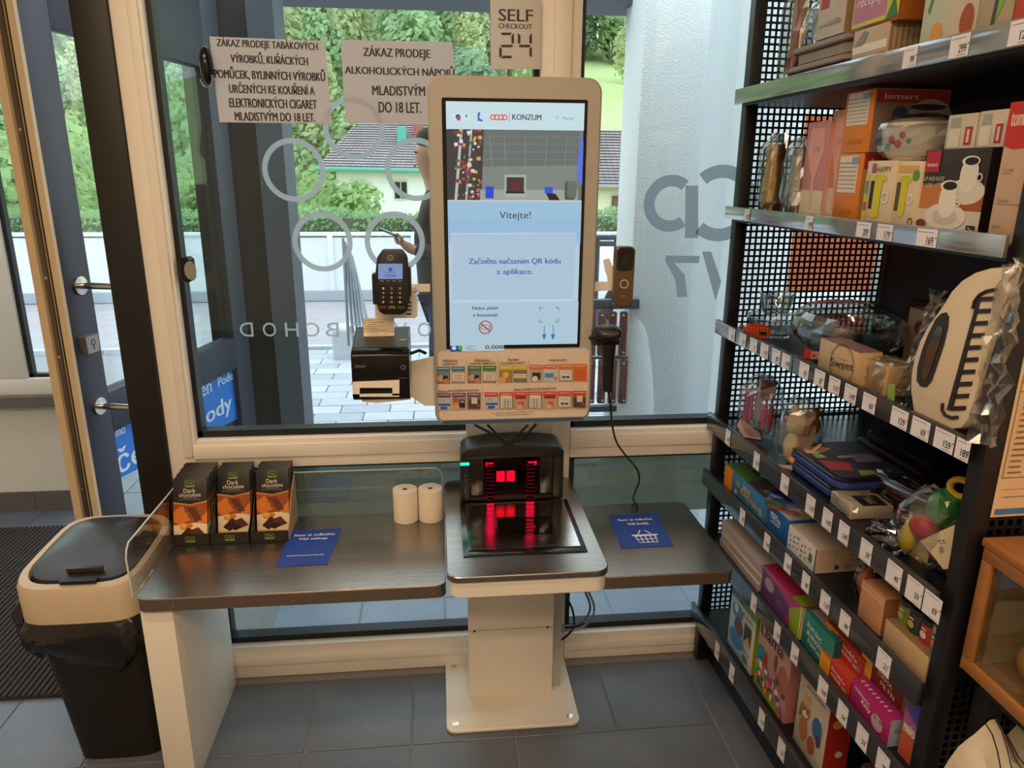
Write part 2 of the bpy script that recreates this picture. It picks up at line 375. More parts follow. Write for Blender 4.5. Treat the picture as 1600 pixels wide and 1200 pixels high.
# posters and notices on the glass
PAP = '#C9C2C4'; INK = '#231A18'
def paper_mat(h):
    k = 'paper_' + h.strip('#')
    if k in _M: return _M[k]
    m = bpy.data.materials.new(k); m.use_nodes = True; n = m.node_tree.nodes; l = m.node_tree.links; n.remove(n['Principled BSDF'])
    a = n.new('ShaderNodeBsdfTranslucent'); a.inputs[0].default_value = lin('#FFFFFF'); b = n.new('ShaderNodeBsdfDiffuse'); b.inputs[0].default_value = lin(h)
    m1 = n.new('ShaderNodeMixShader'); m1.inputs[0].default_value = .62; l.new(a.outputs[0], m1.inputs[1]); l.new(b.outputs[0], m1.inputs[2]); l.new(m1.outputs[0], n['Material Output'].inputs[0]); _M[k] = m; return m
def poster(name, label, Y, corners, items, col=PAP, f=lambda x, y: (x, y)):
    p = [onY(*f(*c), Y) for c in corners]; c = sum(p, V()) / 4
    t = thing(name, label, 'sign', tuple(c))
    mb = MB(); mb.prism([(q.x, q.z) for q in p], (0, Y, 0), (1, 0, 0), (0, 0, 1), (0, 1, 0), .0008, mat(col, .5, var=.02)); mb = MB(); mb.prism([(q.x, q.z) for q in p], (0, Y, 0), (1, 0, 0), (0, 0, 1), (0, 1, 0), .0006, paper_mat(col)); mb.build('paper', t)
    decal('lettering', t, (0, Y, 0), (1, 0, 0), (0, 0, 1), PX(Y, items, f), local=False)
    return t
def L(s, x, y, w, h, c=INK, *a): return ('t', s, x, y, (w, h), c, (a[0] if a else 0), False, .012)
poster('notice', 'paper tobacco notice of six lines stuck on the window', 2.008, [(327, 57), (508, 64), (518, 193), (343, 191)], [
    L('ZÁKAZ PRODEJE TABÁKOVÝCH', 418, 70, 157, 18, INK, -1), L('VÝROBKŮ, KUŘÁCKÝCH', 421, 92, 120, 20, INK, -1), L('POMŮCEK, BYLINNÝCH VÝROBKŮ', 422, 116, 172, 21, INK, -.6),
    L('URČENÝCH KE KOUŘENÍ A', 425, 138, 133, 18, INK, -.5), L('ELEKTRONICKÝCH CIGARET', 427, 160, 136, 18, INK, -.4), L('MLADISTVÝM DO 18 LET.', 430, 181, 125, 17, INK, -.2)])
poster('notice', 'paper alcohol notice of four lines stuck on the window', 2.008, [(532, 62), (707, 66), (716, 196), (540, 192)], [
    L('ZÁKAZ PRODEJE', 620, 83, 104, 21, INK, -.5), L('ALKOHOLICKÝCH NÁPOJŮ', 625, 111, 170, 20, INK, -.5), L('MLADISTVÝM', 623, 140, 82, 19, INK), L('DO 18 LET.', 625, 168, 66, 17, INK)])
seg = lambda pts: ('p', pts, INK)
poster('notice', 'self checkout 24 notice fixed on the window mullion', 1.953, [(766, 0), (846, 0), (844, 108), (767, 108)], [
    L('SELF', 806, 24, 53, 19, INK, 0, False, .02), L('CHECKOUT', 805, 41, 52, 8, INK, 0, False, .02),
    seg([(782, 51), (800, 51), (797, 55), (785, 55)]), seg([(803, 52), (803, 69), (799, 67), (799, 56)]), seg([(784, 70), (800, 70), (802, 72), (799, 74), (784, 74), (782, 72)]),
    seg([(780, 74), (784, 76), (784, 88), (780, 90)]), seg([(782, 91), (786, 87), (798, 87), (801, 91)]),
    seg([(809, 52), (813, 55), (813, 67), (809, 69)]), seg([(812, 70), (827, 70), (829, 72), (827, 74), (813, 74), (810, 72)]), seg([(831, 52), (831, 69), (827, 67), (827, 56)]), seg([(831, 74), (831, 90), (827, 87), (827, 76)])], '#D8C9AE')
def foil_mat(name, h, tr):
    m = bpy.data.materials.new(name); m.use_nodes = True; n = m.node_tree.nodes; l = m.node_tree.links; n.remove(n['Principled BSDF'])
    a = n.new('ShaderNodeBsdfTranslucent'); a.inputs[0].default_value = lin(h); b = n.new('ShaderNodeBsdfDiffuse'); b.inputs[0].default_value = lin('#8A9094')
    t = n.new('ShaderNodeBsdfTransparent'); m1 = n.new('ShaderNodeMixShader'); m1.inputs[0].default_value = .25; m2 = n.new('ShaderNodeMixShader'); m2.inputs[0].default_value = tr
    l.new(a.outputs[0], m1.inputs[1]); l.new(b.outputs[0], m1.inputs[2]); l.new(m1.outputs[0], m2.inputs[1]); l.new(t.outputs[0], m2.inputs[2]); l.new(m2.outputs[0], n['Material Output'].inputs[0]); return m
# stickers cut from grey foil on the outer face of the glass
FO = foil_mat('grey_foil', '#D2CFD0', .06); FO2 = foil_mat('grey_foil_dark', '#959DA6', .05)
def sticker(name, label, items, Y=2.0115, grp=None):
    o = decal(name, None, (0, Y, 0), (1, 0, 0), (0, 0, 1), PX(Y, items), off=0, local=False); return T(o, label, 'window sticker', grp)
for (x, y, r, lb) in [(459, 266, 49, 'grey ring decal left of the house on the window'), (553, 200, 48, 'grey ring decal hanging just below the paper notices'), (650, 265, 48, 'grey ring decal on the window by the kiosk, upper one'),
                      (504, 378, 47, 'grey ring decal over the white garden wall, left of the terminal'), (617, 378, 47, 'grey ring decal directly behind the card terminal')]:
    sticker('ring_decal', lb, [('ring', x, y, r, 8.5, FO)], grp='ring decals on the window')
for s, x in (('D', 385), ('O', 421), ('H', 456), ('C', 489), ('B', 519), ('O', 556), ('V', 626), ('O', 663)):
    sticker('letter_decal', 'mirrored grey foil letter %s %s' % (s, {385: 'at the left end of the word on the window', 421: 'beside the H on the window', 456: 'on the window', 489: 'on the window', 519: 'on the window',
            556: 'left of the receipt printer', 626: 'right of the receipt printer', 663: 'at the kiosk edge'}[x]), [('t', s, x, 515, (21, 22), FO, 0, True)], grp='mirrored letters on the window')
sticker('logo_decal', 'large mirrored grey logo letters on the right window', [('arc', 1048, 318, 42, 17, 52, 308, FO2), ('p', [(1071, 290), (1091, 290), (1091, 372), (1070, 372)], FO2), ('arc', 1126, 318, 56, 19, -131, 131, FO2)])
sticker('number_decal', 'mirrored grey number and slash below the large logo', [('p', [(1040, 399), (1093, 400), (1092, 411), (1054, 411), (1040, 409)], FO2), ('p', [(1040, 409), (1054, 411), (1070, 430), (1074, 464), (1058, 464), (1055, 437)], FO2),
    ('p', [(1097, 393), (1111, 393), (1127, 440), (1118, 470)], FO2)])
for (x0, x1, y0, y1, nm) in ((312, 334, 76, 131, 'upper'),):
    c = onY(322, 102, 1.985); t = thing('oval_sensor', 'black oval sensor stuck on the window beside the tobacco notice', 'sensor', tuple(c))
    MB().blob((c.x, 1.99, c.z), (.016, .022, .045), BLKG).build('shell', t)
    MB().tube([(c.x + .014 * math.cos(a / 10), 1.975, c.z - .03 + .02 * math.sin(a / 10)) for a in range(-30, 5)], .002, CHROME, 6).build('rim', t)
c = onY(296, 420, 1.985); t = thing('round_latch', 'black and chrome latch at the left edge of the window', 'knob', tuple(c))
MB().rbox(c.x - .018, c.x + .012, 1.955, 2.0, c.z - .032, c.z + .032, .012, BLKG, axis='Y', cham=.004).build('shell', t)
MB().lathe([(0, 0), (.011, .001), (.014, .004), (.015, .008)], (c.x + .014, 1.955, c.z), CHROME, axis='Y', sy=1.6).build('rim', t)
# ------------------------------------------------------------------ entrance door leaf, standing open
LX, LY, LA = -1.020, 2.08, R(13); LW = 1.0
ldir = V((math.sin(LA), math.cos(LA), 0)); lnor = V((math.cos(LA), -math.sin(LA), 0))
dl = thing('glass_door', 'open anthracite glass entrance door with steel pull bar', 'door', (LX, LY, 0), math.pi / 2 - LA)
# local: x along leaf (away), y to the left(out of the room), z up ; visible face is y=0 (facing -y = right)
WED = mat('#CBB592', .45, var=.03)
ST0, ST1 = .115, .12
leaf = MB()
for (a, b, z0, z1, nm) in ((.0, ST0, 0, 2.2, 'stile'), (LW - ST1, LW, 0, 2.2, 'stile'), (ST0, LW - ST1, 0, .1, 'rail'), (ST0, LW - ST1, .735, .86, 'rail'), (ST0, LW - ST1, 1.86, 2.2, 'rail')):
    MB().box(a, b, .0, .055, z0, z1, ANTH).build(nm, dl, local=True, bevel=.003)
eg = MB(); eg.box(-.012, 0, -.005, .014, 0, 2.2, WED); eg.box(-.006, 0, .014, .024, 0, 2.2, GK); eg.box(-.012, 0, .05, .075, 0, 2.2, WED); eg.box(-.004, 0, .024, .05, 0, 2.2, mat('#A69374', .4))
T(eg.build('edge_profile', dl, local=True), 'cream edge profile')
T(MB().box(-.009, -.004, .030, .044, .02, 2.0, mat('#6E6458', .35, 1.0)).build('lock_strip', dl, local=True), 'steel lock strip')
for z in (.6, 1.0, 1.22, 1.6, 1.9): MB().tube([(-.0095, .037, z), (-.007, .037, z)], .004, CHROME, 8).build('screw', dl, local=True)
MB().box(ST0, LW - ST1, .022, .03, .86, 1.86, GLASS).build('pane', dl, local=True); MB().box(ST0, LW - ST1, .022, .03, .1, .735, GLASS).build('pane', dl, local=True)
hb = []
for z in (1.19, .835):
    t_ = MB().lathe([(.0, 0), (.026, 0), (.026, -.008), (.0, -.009)], (.065, 0, z), CHROME, axis='Y', seg=20); t_.v = [V((p.x, -abs(p.y), p.z)) for p in t_.v]; t_.build('rosette', dl, local=True)
    MB().tube([(.065, -.006, z), (.065, -.115, z)], .0095, CHROME, 12).build('handle_arm', dl, local=True)
MB().tube([(.065, -.115, .72), (.065, -.115, 1.40)], .016, CHROME, 16).build('pull_bar', dl, local=True)
MB().rbox(.03, .08, -.022, 0, 1.0, 1.05, .003, mat('#9A948E', .35, .8), axis='Y').build('key_box', dl, local=True)
decal('key_mark', dl, (.03, -.022, 1.0), (1, 0, 0), (0, 0, 1), [('ring', .027, .03, .009, .003, '#2A2626'), ('r', .025, .008, .029, .024, '#2A2626')])
BLU = '#1377D6'
def leafp(px, py):
    O = V((0, 0, H)); r = ray(px, py); Q = V((LX, LY, 0)) - lnor * .0; P = O + r * ((Q - O).dot(lnor) / r.dot(lnor)); return (P - Q).dot(ldir), P.z
tl_, tr2, br_, bl_ = leafp(170, 657), leafp(380, 575), leafp(378, 655), leafp(188, 753)
ins = lambda p_: (min(max(p_[0], ST0 + .002), LW - ST1 - .002), min(p_[1], .733))
BAN = [('p', [(ST0 + .002, min(bl_[1], .70)), (LW - ST1 - .002, br_[1]), (LW - ST1 - .002, .733), (ST0 + .002, .733)], BLU)]
def lt(s, x, y, w, h):
    a, b = leafp(x - w / 2, y), leafp(x + w / 2, y); c, d = leafp(x, y - h / 2), leafp(x, y + h / 2); q = leafp(x, y)
    BAN.append(('t', s, (a[0] + b[0]) / 2, q[1], (abs(b[0] - a[0]), abs(c[1] - d[1])), '#DCE4F4', 0, False, .004))
lt('ký mo', 191, 679, 30, 20); lt('če', 211, 713, 40, 40); lt('Pode', 360, 592, 24, 14); lt('ven', 326, 612, 26, 16); lt('hody', 343, 647, 56, 34); lt('čers', 268, 690, 44, 38); lt('moder', 262, 640, 50, 22)
decal('blue_film', dl, (0, .021, 0), (1, 0, 0), (0, 0, 1), BAN, off=0)
# ------------------------------------------------------------------ vestibule: far facade with its window, posts, floor mat
YV = 3.24
ft = mat('#6A635B', .5, var=.05)
wv = MB(); wv.box(XL, -1.62, YV, YV + .2, 0, .51, WALL); wv.box(XL, -1.62, YV, YV + .2, 2.4, ZC, WALL); wv.box(XL, -.6, YV, YV + .2, 2.4, ZC, WALL)
struct('wall_vestibule', wv)
bb = thing('baseboard_left', None, None, (-2.1, YV, 0), kind='structure')
for k in range(4): MB().box(-2.56 + k * .235 + .001, -2.56 + (k + 1) * .235 - .001, YV - .009, YV, 0, .095, ft).build('tile', bb)
sl = thing('trim_6', None, None, (-2.1, YV, .51), kind='structure')
for k in range(3): MB().box(-2.56 + k * .313 + .001, -2.56 + (k + 1) * .313 - .001, YV - .06, YV, .512, .56, ft).build('tile', sl)
w5 = thing('window_5', None, None, (-2.0, YV, .56), kind='structure')
for a in ((XL, -1.62, .56, .635), (-1.90, -1.78, .635, 2.4), (-1.66, -1.62, .635, 2.4), (XL, -2.5, .635, 2.4)): MB().box(a[0], a[1], YV - .03, YV + .05, a[2], a[3], WHT).build('frame_bar', w5, bevel=.004)
for a in ((-2.5, -1.9), (-1.78, -1.66)):
    MB().box(a[0], a[1], YV + .005, YV + .011, .635, 2.4, GLASS).build('pane', w5)
    MB().box(a[0], a[0] + .018, YV - .01, YV + .02, .635, 2.4, GK).build('gasket', w5); MB().box(a[0], a[1], YV - .01, YV + .02, .635, .65, GK).build('gasket', w5)
SLT = mat('#565D66', .7, var=.12, scale=90, name='slate_post')
vp = thing('trim_7', None, None, (-.75, YV + .1, 0), kind='structure')
MB().box(-.73, -.625, YV - .02, YV + .2, 0, 2.4, SLT).build('corner_post', vp)
MB().box(-.845, -.73, YV, YV + .12, 0, 2.4, mat('#24272B', .5)).build('dark_post', vp)
MB().box(-.875, -.845, YV - .01, YV + .10, 0, 2.4, mat('#A9AFB8', .35, .3)).build('steel_strip', vp)
MB().box(-1.0, -.875, YV, YV + .12, 0, 2.4, mat('#1E2024', .5)).build('dark_post', vp)
MB().box(-.78, -.74, 2.25, YV, 2.24, 2.4, mat('#2B2F36', .5)).build('head_beam', vp)
mt = thing('door_mat', 'dark ribbed entrance mat behind the waste bin', 'mat', (-1.55, 2.5, 0))
MB().box(-2.1, -1.13 + .0, 1.93, 3.05, .0002, .006, mat('#2A2724', .95, var=.1, scale=200)).build('backing', mt)
rb = MB(); rnd = random.Random(5)
for k in range(54):
    x = -2.1 + k * .018; rb.box(x, x + .010, 1.93, 3.05, .006, .013, mat('#37322D', .95, var=.25, scale=120, bump=.6))
rb.build('rib_pile', mt)['kind'] = 'stuff'
# ================================================================== OUTSIDE
CONC = mat('#B9BAC0', .85, var=.10, scale=12, bump=.2, bscale=60)
PV = [mat(h, .8, var=.08, scale=14, bump=.1) for h in ('#B4B6C0', '#A9ABB6', '#BDBEC6')]
gd = struct('ground', MB().box(-20, 20, 3.44, 9.2, -.08, -.03, mat('#8F8D92', .9)))
gd2 = MB().box(-.62, 3, 2.06, 3.44, -.08, -.012, mat('#6E727C', .9)); gd2.build('apron', gd)
et = mat('#8A93A5', .4, var=.10, scale=9)
tm2 = MB().rbox(-.146, .146, -.146, .146, -.012, 0, .003, et, seg=1, cham=.002); me2 = tm2.build('porch_tile').data; bpy.data.objects.remove(bpy.data.objects['porch_tile'])
for j in range(5):
    for i in range(8): link(me2, 'porch_tile', gd, loc=(-.45 + i * .297, 2.21 + j * .297, -.002))
pm = []
for m in PV:
    b = MB().rbox(-.157, .157, -.0785, .0785, -.03, 0, .004, m, seg=1, cham=.003); pm.append(b.build('paver').data); bpy.data.objects.remove(bpy.data.objects['paver'])
for j in range(17):
    for i in range(14):
        link(pm[rnd.randrange(3)], 'paver', gd, loc=(-2.1 + i * .32 + (.16 if j % 2 else 0), 3.66 + j * .163, rnd.uniform(-.003, 0)))
kb = thing('kerb', 'low grey kerb between the paving and the road', 'kerb', (0, 6.45, 0))
for i in range(12): MB().rbox(-4.4 + i * .75, -4.4 + i * .75 + .742, 6.42, 6.5, -.05, .012, .008, CONC, axis='Y', seg=2).build('kerb_stone', kb)
T(MB().box(-20, 20, 6.5, 9.0, -.05, -.022, mat('#A8A0A6', .95, var=.10, scale=4, bump=.4, bscale=120)).build('road'), 'pale asphalt road in front of the garden wall', 'road', kind=None)
# canopy, piers
cp = struct('trim_8', MB().box(-.7, 2.2, 3.5, 3.75, 2.225, 2.42, mat('#4A5260', .6)))
STU = mat('#F2F3F6', .95, var=.09, scale=160, bump=.55, bscale=110, name='rough_stucco'); SMO = mat('#E6EAF0', .9, var=.02)
struct('wall_pier', MB().box(.885, 1.6, 3.3, 3.62, -.02, 2.42, STU), bevel=.02)
struct('wall_return', MB().box(1.105, 1.7, 2.78, 3.1, -.02, 2.42, SMO))
# rounded white bulge at the pier foot
pf = MB().blob((.93, 3.36, .0), (.14, .12, .98), STU, seg=20, ring=14); pf.build('foot_bulge', bpy.data.objects['wall_pier'])
# white garden wall of precast panels
gw = thing('garden_wall', 'low white concrete panel wall behind the road', 'wall', (0, 9.1, 0))
WW = mat('#DEE0E4', .85, var=.06, scale=3, bump=.1)
for i in range(16):
    x = -9.3 + i * 1.0
    MB().box(x + .012, x + .988, 9.1, 9.16, .0, .74 + .02 * (i % 3 == 0), WW).build('panel', gw)
    MB().box(x - .03, x + .03, 9.06, 9.2, -.02, .78, WW).build('post', gw, bevel=.006)
    MB().box(x, x + 1.0, 9.07, 9.19, .76, .80, WW).build('coping', gw, bevel=.006)
MB().box(-9.3, 6.7, 9.03, 9.1, -.02, .10, mat('#A3A8B2', .9)).build('plinth', gw)
MB().tube([(-3.25, 8.9, 0), (-3.25, 8.9, .85)], .06, mat('#8A4A45', .7), 8).build('gate_post', gw)
# leaning bars in a concrete foot
rk = thing('bike_rack', 'bundle of grey steel bars fanning up from a concrete block', 'rack', (-.55, 5.2, 0))
GAL = mat('#7C838C', .45, .6, .05)
top = onY(536, 372, 5.6)
for k, (bx_, by_) in enumerate([(545, 540), (553, 538), (560, 536), (566, 534), (572, 530), (579, 524)]):
    b = onY(bx_, by_, 5.6 - .05 * k); MB().tube([(top.x + .008 * k, 5.6 + .03 * k, top.z - .03 * k), (b.x, b.y, max(b.z, .1))], .011, GAL, 8).build('bar', rk)
q = onZ(548, 560); MB().rbox(q.x - .14, q.x + .16, q.y - .05, q.y + .22, -.02, .26, .02, CONC, seg=3, cham=.015).build('block', rk)
# slatted bench behind the kiosk
SLW = mat('#6E3B3A', .6, var=.10, scale=20, aniso=(8, 8, .6)); FR = mat('#4C525A', .5)
YBn = 3.25; bn_ = thing('bench', 'grey steel bench back with red brown upright slats outside', 'bench', (.55, YBn, 0))
def bxp(Y, x0, y0, x1, y1, m, d=.03, mb=None):
    a, b = onY(x0, y1, Y), onY(x1, y0, Y); return (mb or MB()).box(a.x, b.x, Y, Y + d, a.z, b.z, m)
for r0, r1 in ((488, 556), (563, 631)):
    for k in range(4):
        x = 917 + k * 16.8; o = bxp(YBn, x, r0, x + 14.2, r1, SLW).build('slat', bn_, bevel=.004)
        for yy in (r0 + 5, r1 - 5):
            c = onY(x + 7, yy, YBn); MB().blob((c.x, YBn - .002, c.z), (.006, .004, .006), CHROME, 8, 6).build('bolt', o)
for q in ((905, 468, 1000, 484), (905, 557, 990, 562), (905, 634, 985, 645)): bxp(YBn + .03, *q, FR, .04).build('rail', bn_, bevel=.004)
MB().tube([onY(1000, 470, YBn + .1), onY(984, 560, YBn + .1), onY(989, 650, YBn + .1)], .03, FR, 8).build('leg', bn_); MB().tube([(.32, YBn + .1, 0), (.32, YBn + .1, .95)], .03, FR, 8).build('leg', bn_)
# black balustrade
hr = thing('railing', 'dark steel handrail outside beside the stucco pier', 'railing', (1.0, 4.6, 0))
for a, b in (((920, 371), (992, 371)), ((920, 381), (992, 381))): MB().tube([onY(*a, 4.8), onY(*b, 4.8)], .017, ANTH, 8).build('rail', hr)
for x in (934, 962, 988): p = onY(x, 371, 4.8); MB().tube([p, (p.x, p.y, 0)], .018 if x == 934 else .010, ANTH, 8).build('post', hr)
# white parked car
cr_ = thing('car', 'white parked car beyond the railing', 'car', (1.9, 7.6, 0))
CW = mat('#E6E8EC', .25, coat=.5, var=0); GL_ = mat('#1A2226', .1, var=0)
p0 = V((1.3, 7.2, 0))
prof = [(0, .22), (0, .62), (.12, .74), (.75, .80), (1.15, 1.12), (2.2, 1.14), (2.7, .80), (2.95, .74), (3.0, .3), (2.9, .2)]
MB().prism(prof, p0, (1, 0, 0), (0, 0, 1), (0, 1, 0), 1.35, CW).build('body', cr_, bevel=.05)
MB().prism([(.82, .80), (1.17, 1.07), (1.65, 1.09), (1.65, .80)], p0 + V((0, -.005, 0)), (1, 0, 0), (0, 0, 1), (0, 1, 0), .01, GL_).build('side_window', cr_)
MB().prism([(1.7, .80), (1.7, 1.09), (2.18, 1.08), (2.55, .80)], p0 + V((0, -.005, 0)), (1, 0, 0), (0, 0, 1), (0, 1, 0), .01, GL_).build('side_window', cr_)
for x in (.6, 2.4): MB().lathe([(0, 0), (.23, 0), (.25, .05), (.23, .16), (0, .16)], p0 + V((x, .14, .23)), BLK, axis='Y').build('wheel', cr_)
# ------------------------------------------------------------------ houses
def roof_tiles(mb, A, B, C, D, nu, nv, m, lift=.03):
    for j in range(nv):
        for i in range(nu):
            f = lambda u, v: A.lerp(B, u).lerp(D.lerp(C, u), v)
            u0, u1 = (i + .06) / nu, (i + .94) / nu; v0, v1 = j / nv, (j + 1) / nv
            n = (B - A).cross(D - A).normalized(); n = n if n.z > 0 else -n; n = n * lift
            mb.add([f(u0, v0) + n * 1.6, f(u1, v0) + n * 1.6, f(u1, v1), f(u0, v1)], [(0, 1, 2, 3)], m)
RT = mat('#B4A6AA', .8, var=.22, scale=3); RTd = mat('#85797C', .9)
HW = mat('#F2ECF2', .9, var=.04)
YH = 25
h1 = thing('house', 'white house with grey brown tiled roof and green gutters', 'house', (-.2, 27, 0))
MB().box(-3.3, 3.8, YH + .4, YH + 4.6, -1, 1.66, HW).build('wall', h1)
A, B, Cc, Dd = V((-3.9, YH, 1.6)), V((4.3, YH, 1.5)), V((3.2, YH + 2.6, 3.25)), V((-2.7, YH + 2.6, 3.25))
MB().add([A, B, Cc, Dd], [(0, 1, 2, 3)], RTd).add([A, Dd, V((-3.9, YH + 5, 1.6))], [(0, 1, 2)], RTd).add([V((-3.9, YH + 5, 1.6)), Dd, Cc, V((4.3, YH + 5, 1.5))], [(0, 1, 2, 3)], RTd).build('roof', h1)
mb = MB(); roof_tiles(mb, A, B, Cc, Dd, 46, 20, RT); mb.build('roof_tiles', h1)['kind'] = 'stuff'
T(MB().tube([A + V((0, -.05, 0)), B + V((0, -.05, 0))], .07, mat('#4FA597', .6), 8).build('gutter', h1), 'green gutter')
for x in (-2.55, -1.2, .9):
    f = MB().box(x - .22, x + .22, YH + .34, YH + .4, .62, 1.25, mat('#C9C4BC', .7)).build('window', h1)
    for s in (-.11, .11): MB().box(x + s - .09, x + s + .09, YH + .33, YH + .345, .67, 1.2, GL_).build('pane', f)
MB().box(-1.3, -1.0, YH + 1.2, YH + 1.5, 2.1, 3.0, mat('#4FA597', .6)).build('dormer_stack', h1)
MB().box(-.75, -.45, YH + 1.6, YH + 1.9, 2.3, 3.5, mat('#A2564A', .8)).build('chimney', h1)
h2 = thing('garage', 'cream outbuilding with tiled roof and brown double door', 'building', (5.2, 19, 0))
YG = 18
MB().box(3.3, 7.2, YG + .3, YG + 3.5, -1, 1.3, mat('#D6D0C0', .9)).build('wall', h2)
A, B, Cc, Dd = V((3.1, YG, 1.19)), V((7.4, YG, 1.17)), V((7.4, YG + 1.9, 2.62)), V((3.1, YG + 1.9, 2.62))
MB().add([A, B, Cc, Dd], [(0, 1, 2, 3)], RTd).add([V((3.1, YG + 3.8, 1.2)), Dd, Cc, V((7.4, YG + 3.8, 1.2))], [(0, 1, 2, 3)], RTd).build('roof', h2)
mb = MB(); roof_tiles(mb, A, B, Cc, Dd, 30, 20, RT); mb.build('roof_tiles', h2)['kind'] = 'stuff'
MB().tube([A, B], .05, mat('#8C8478', .6), 8).build('gutter', h2)
a, b = onY(954, 365, YG + .28), onY(992, 306, YG + .28)
dd = MB().box(a.x, a.x + .72, YG + .24, YG + .3, a.z, b.z, mat('#6B4436', .7, var=.1, aniso=(8, 1, 1))).build('door', h2)
for k in range(5): MB().box(a.x + .02 + k * .14, a.x + .14 + k * .14, YG + .22, YG + .24, a.z, b.z - .05, mat('#70483A', .7, var=.12)).build('plank', dd)
# ------------------------------------------------------------------ hill, meadow, trees
def hz(x, y): return -.6 if y < 26 else -.6 + (y - 26) * .36 if y < 40 else 4.5 + (y - 40) * .245
G = MB(); n1, n2 = 40, 30; vs = []; GRS = mat('#BCCB8C', .95, var=.15, scale=2.5, bump=.3, name='meadow_grass')
for j in range(n2 + 1):
    for i in range(n1 + 1):
        x, y = -60 + 120 * i / n1, 9.3 + (j / n2) ** 1.3 * 100; vs.append((x, y, hz(x, y) + (math.sin(x * .3) * .15 + math.sin(y * .4 + x) * .1 if y > 12 else 0) if y > 10 else -.1))
G.add(vs, [(j * (n1 + 1) + i, j * (n1 + 1) + i + 1, (j + 1) * (n1 + 1) + i + 1, (j + 1) * (n1 + 1) + i) for j in range(n2) for i in range(n1)], GRS, smooth=True)
struct('ground_hill', G)
def leaf_mat(h, name, var=.35):
    a_, b_ = lin(h), lin('#C4CDB4'); q_ = [int(round(255 * ((.72 * a_[i] + .28 * b_[i]) ** (1 / 2.2)))) for i in range(3)]; h = '#%02X%02X%02X' % tuple(q_)
    m = mat(h, .75, var=var, scale=.9, name=name); n = m.node_tree.nodes; l = m.node_tree.links; b = n['Principled BSDF']
    if 'leaf_light' not in n:
        t = n.new('ShaderNodeBsdfTranslucent'); t.name = 'leaf_light'; t.inputs[0].default_value = tuple(min(1, c * 1.1) for c in lin(h)[:3]) + (1,); x = n.new('ShaderNodeMixShader'); x.inputs[0].default_value = .45
        l.new(b.outputs[0], x.inputs[1]); l.new(t.outputs[0], x.inputs[2]); l.new(x.outputs[0], n['Material Output'].inputs[0])
    return m
def crown(seed, rx_, rz_, n, s, m, lobes=9, narrow=0.):
    r = random.Random(seed); L_ = [(V((r.uniform(-.55, .55) * rx_, r.uniform(-.55, .55) * rx_, r.uniform(.15, .85) * rz_ * 2)), r.uniform(.38, .6)) for _ in range(lobes)]
    mb = MB(); vs = []; fs = []
    for k in range(n):
        c, q = L_[r.randrange(lobes)]; d = V((r.gauss(0, 1), r.gauss(0, 1), r.gauss(0, 1) + .3)).normalized()
        h = c.z / (2 * rz_); w = (1 - narrow * h)
        p = V((c.x * w, c.y * w, c.z)) + V((d.x * rx_ * q * w, d.y * rx_ * q * w, d.z * rz_ * q)) * r.uniform(.75, 1.05)
        nrm = (d + V((r.uniform(-.7, .7), r.uniform(-.7, .7), r.uniform(-.5, .9)))).normalized(); a = nrm.orthogonal().normalized(); b = nrm.cross(a); ss = s * r.uniform(.6, 1.3)
        b0 = len(vs); vs += [p + a * ss, p + b * ss * .6, p - a * ss, p - b * ss * .6]; fs.append((b0, b0 + 1, b0 + 2, b0 + 3))
    mb.add(vs, fs, m); return mb
BARK = mat('#5A4A3C', .9, var=.2)
kinds = []
for nm, h, rx_, rz_, n, s, nar, tk in (('broadleaf', '#9CBC84', 1.9, 2.3, 2600, .17, .3, 1.2), ('birch', '#C8D69C', 1.5, 2.8, 2600, .14, .5, 1.0), ('conifer', '#6E8C78', 1.5, 3.6, 2600, .17, .85, .8), ('alder', '#AECB94', 2.1, 2.4, 2800, .18, .3, 1.0), ('oak', '#7CA07C', 2.3, 2.5, 3000, .2, .2, 1.2)):
    cm = crown(hash(nm) % 1000 if False else len(kinds) * 17 + 3, rx_, rz_, n, s, leaf_mat(h, 'leaves_' + nm), narrow=nar).build('crown', norm=False).data
    bpy.data.objects.remove([o for o in bpy.data.objects if o.data == cm][0])
    tr_ = MB().tube([(0, 0, -.3), (.05, 0, tk), (0, .08, tk + rz_)], [.14, .11, .04], BARK, 7).build('trunk').data
    bpy.data.objects.remove([o for o in bpy.data.objects if o.data == tr_][0]); kinds.append((nm, cm, tr_, tk))
TL = {'broadleaf': ('mid green broadleaf tree on the wooded slope', 'green trees on the slope'), 'birch': ('light yellow green birch on the wooded slope', 'pale trees on the slope'),
      'conifer': ('dark bluish green conifer on the wooded slope', 'dark conifers on the slope'), 'alder': ('soft pale green tree on the wooded slope', 'soft green trees on the slope'), 'oak': ('deep green round tree at the forest edge', 'deep green trees at the forest edge')}
ROWS = ['lowest row', 'second row', 'third row', 'fourth row', 'middle row', 'sixth row', 'seventh row', 'highest row']
def tree(k, x, y, sc, z=None, row=None):
    nm, cm, tm_, tk = kinds[k]; z = hz(x, y) if z is None else z
    t = thing('tree', TL[nm][0] + ('' if row is None else ', ' + ROWS[row] + (', left end' if x < -12 else ', left part' if x < -4 else ', middle' if x < 4 else ', right part')), 'tree', (x, y, z - .1), rt.uniform(0, 6.28), TL[nm][1]); t.scale = (sc, sc, sc * rt.uniform(.95, 1.15))
    link(cm, 'crown', t, loc=(0, 0, tk * .6)); link(tm_, 'trunk', t)
rt = random.Random(11)
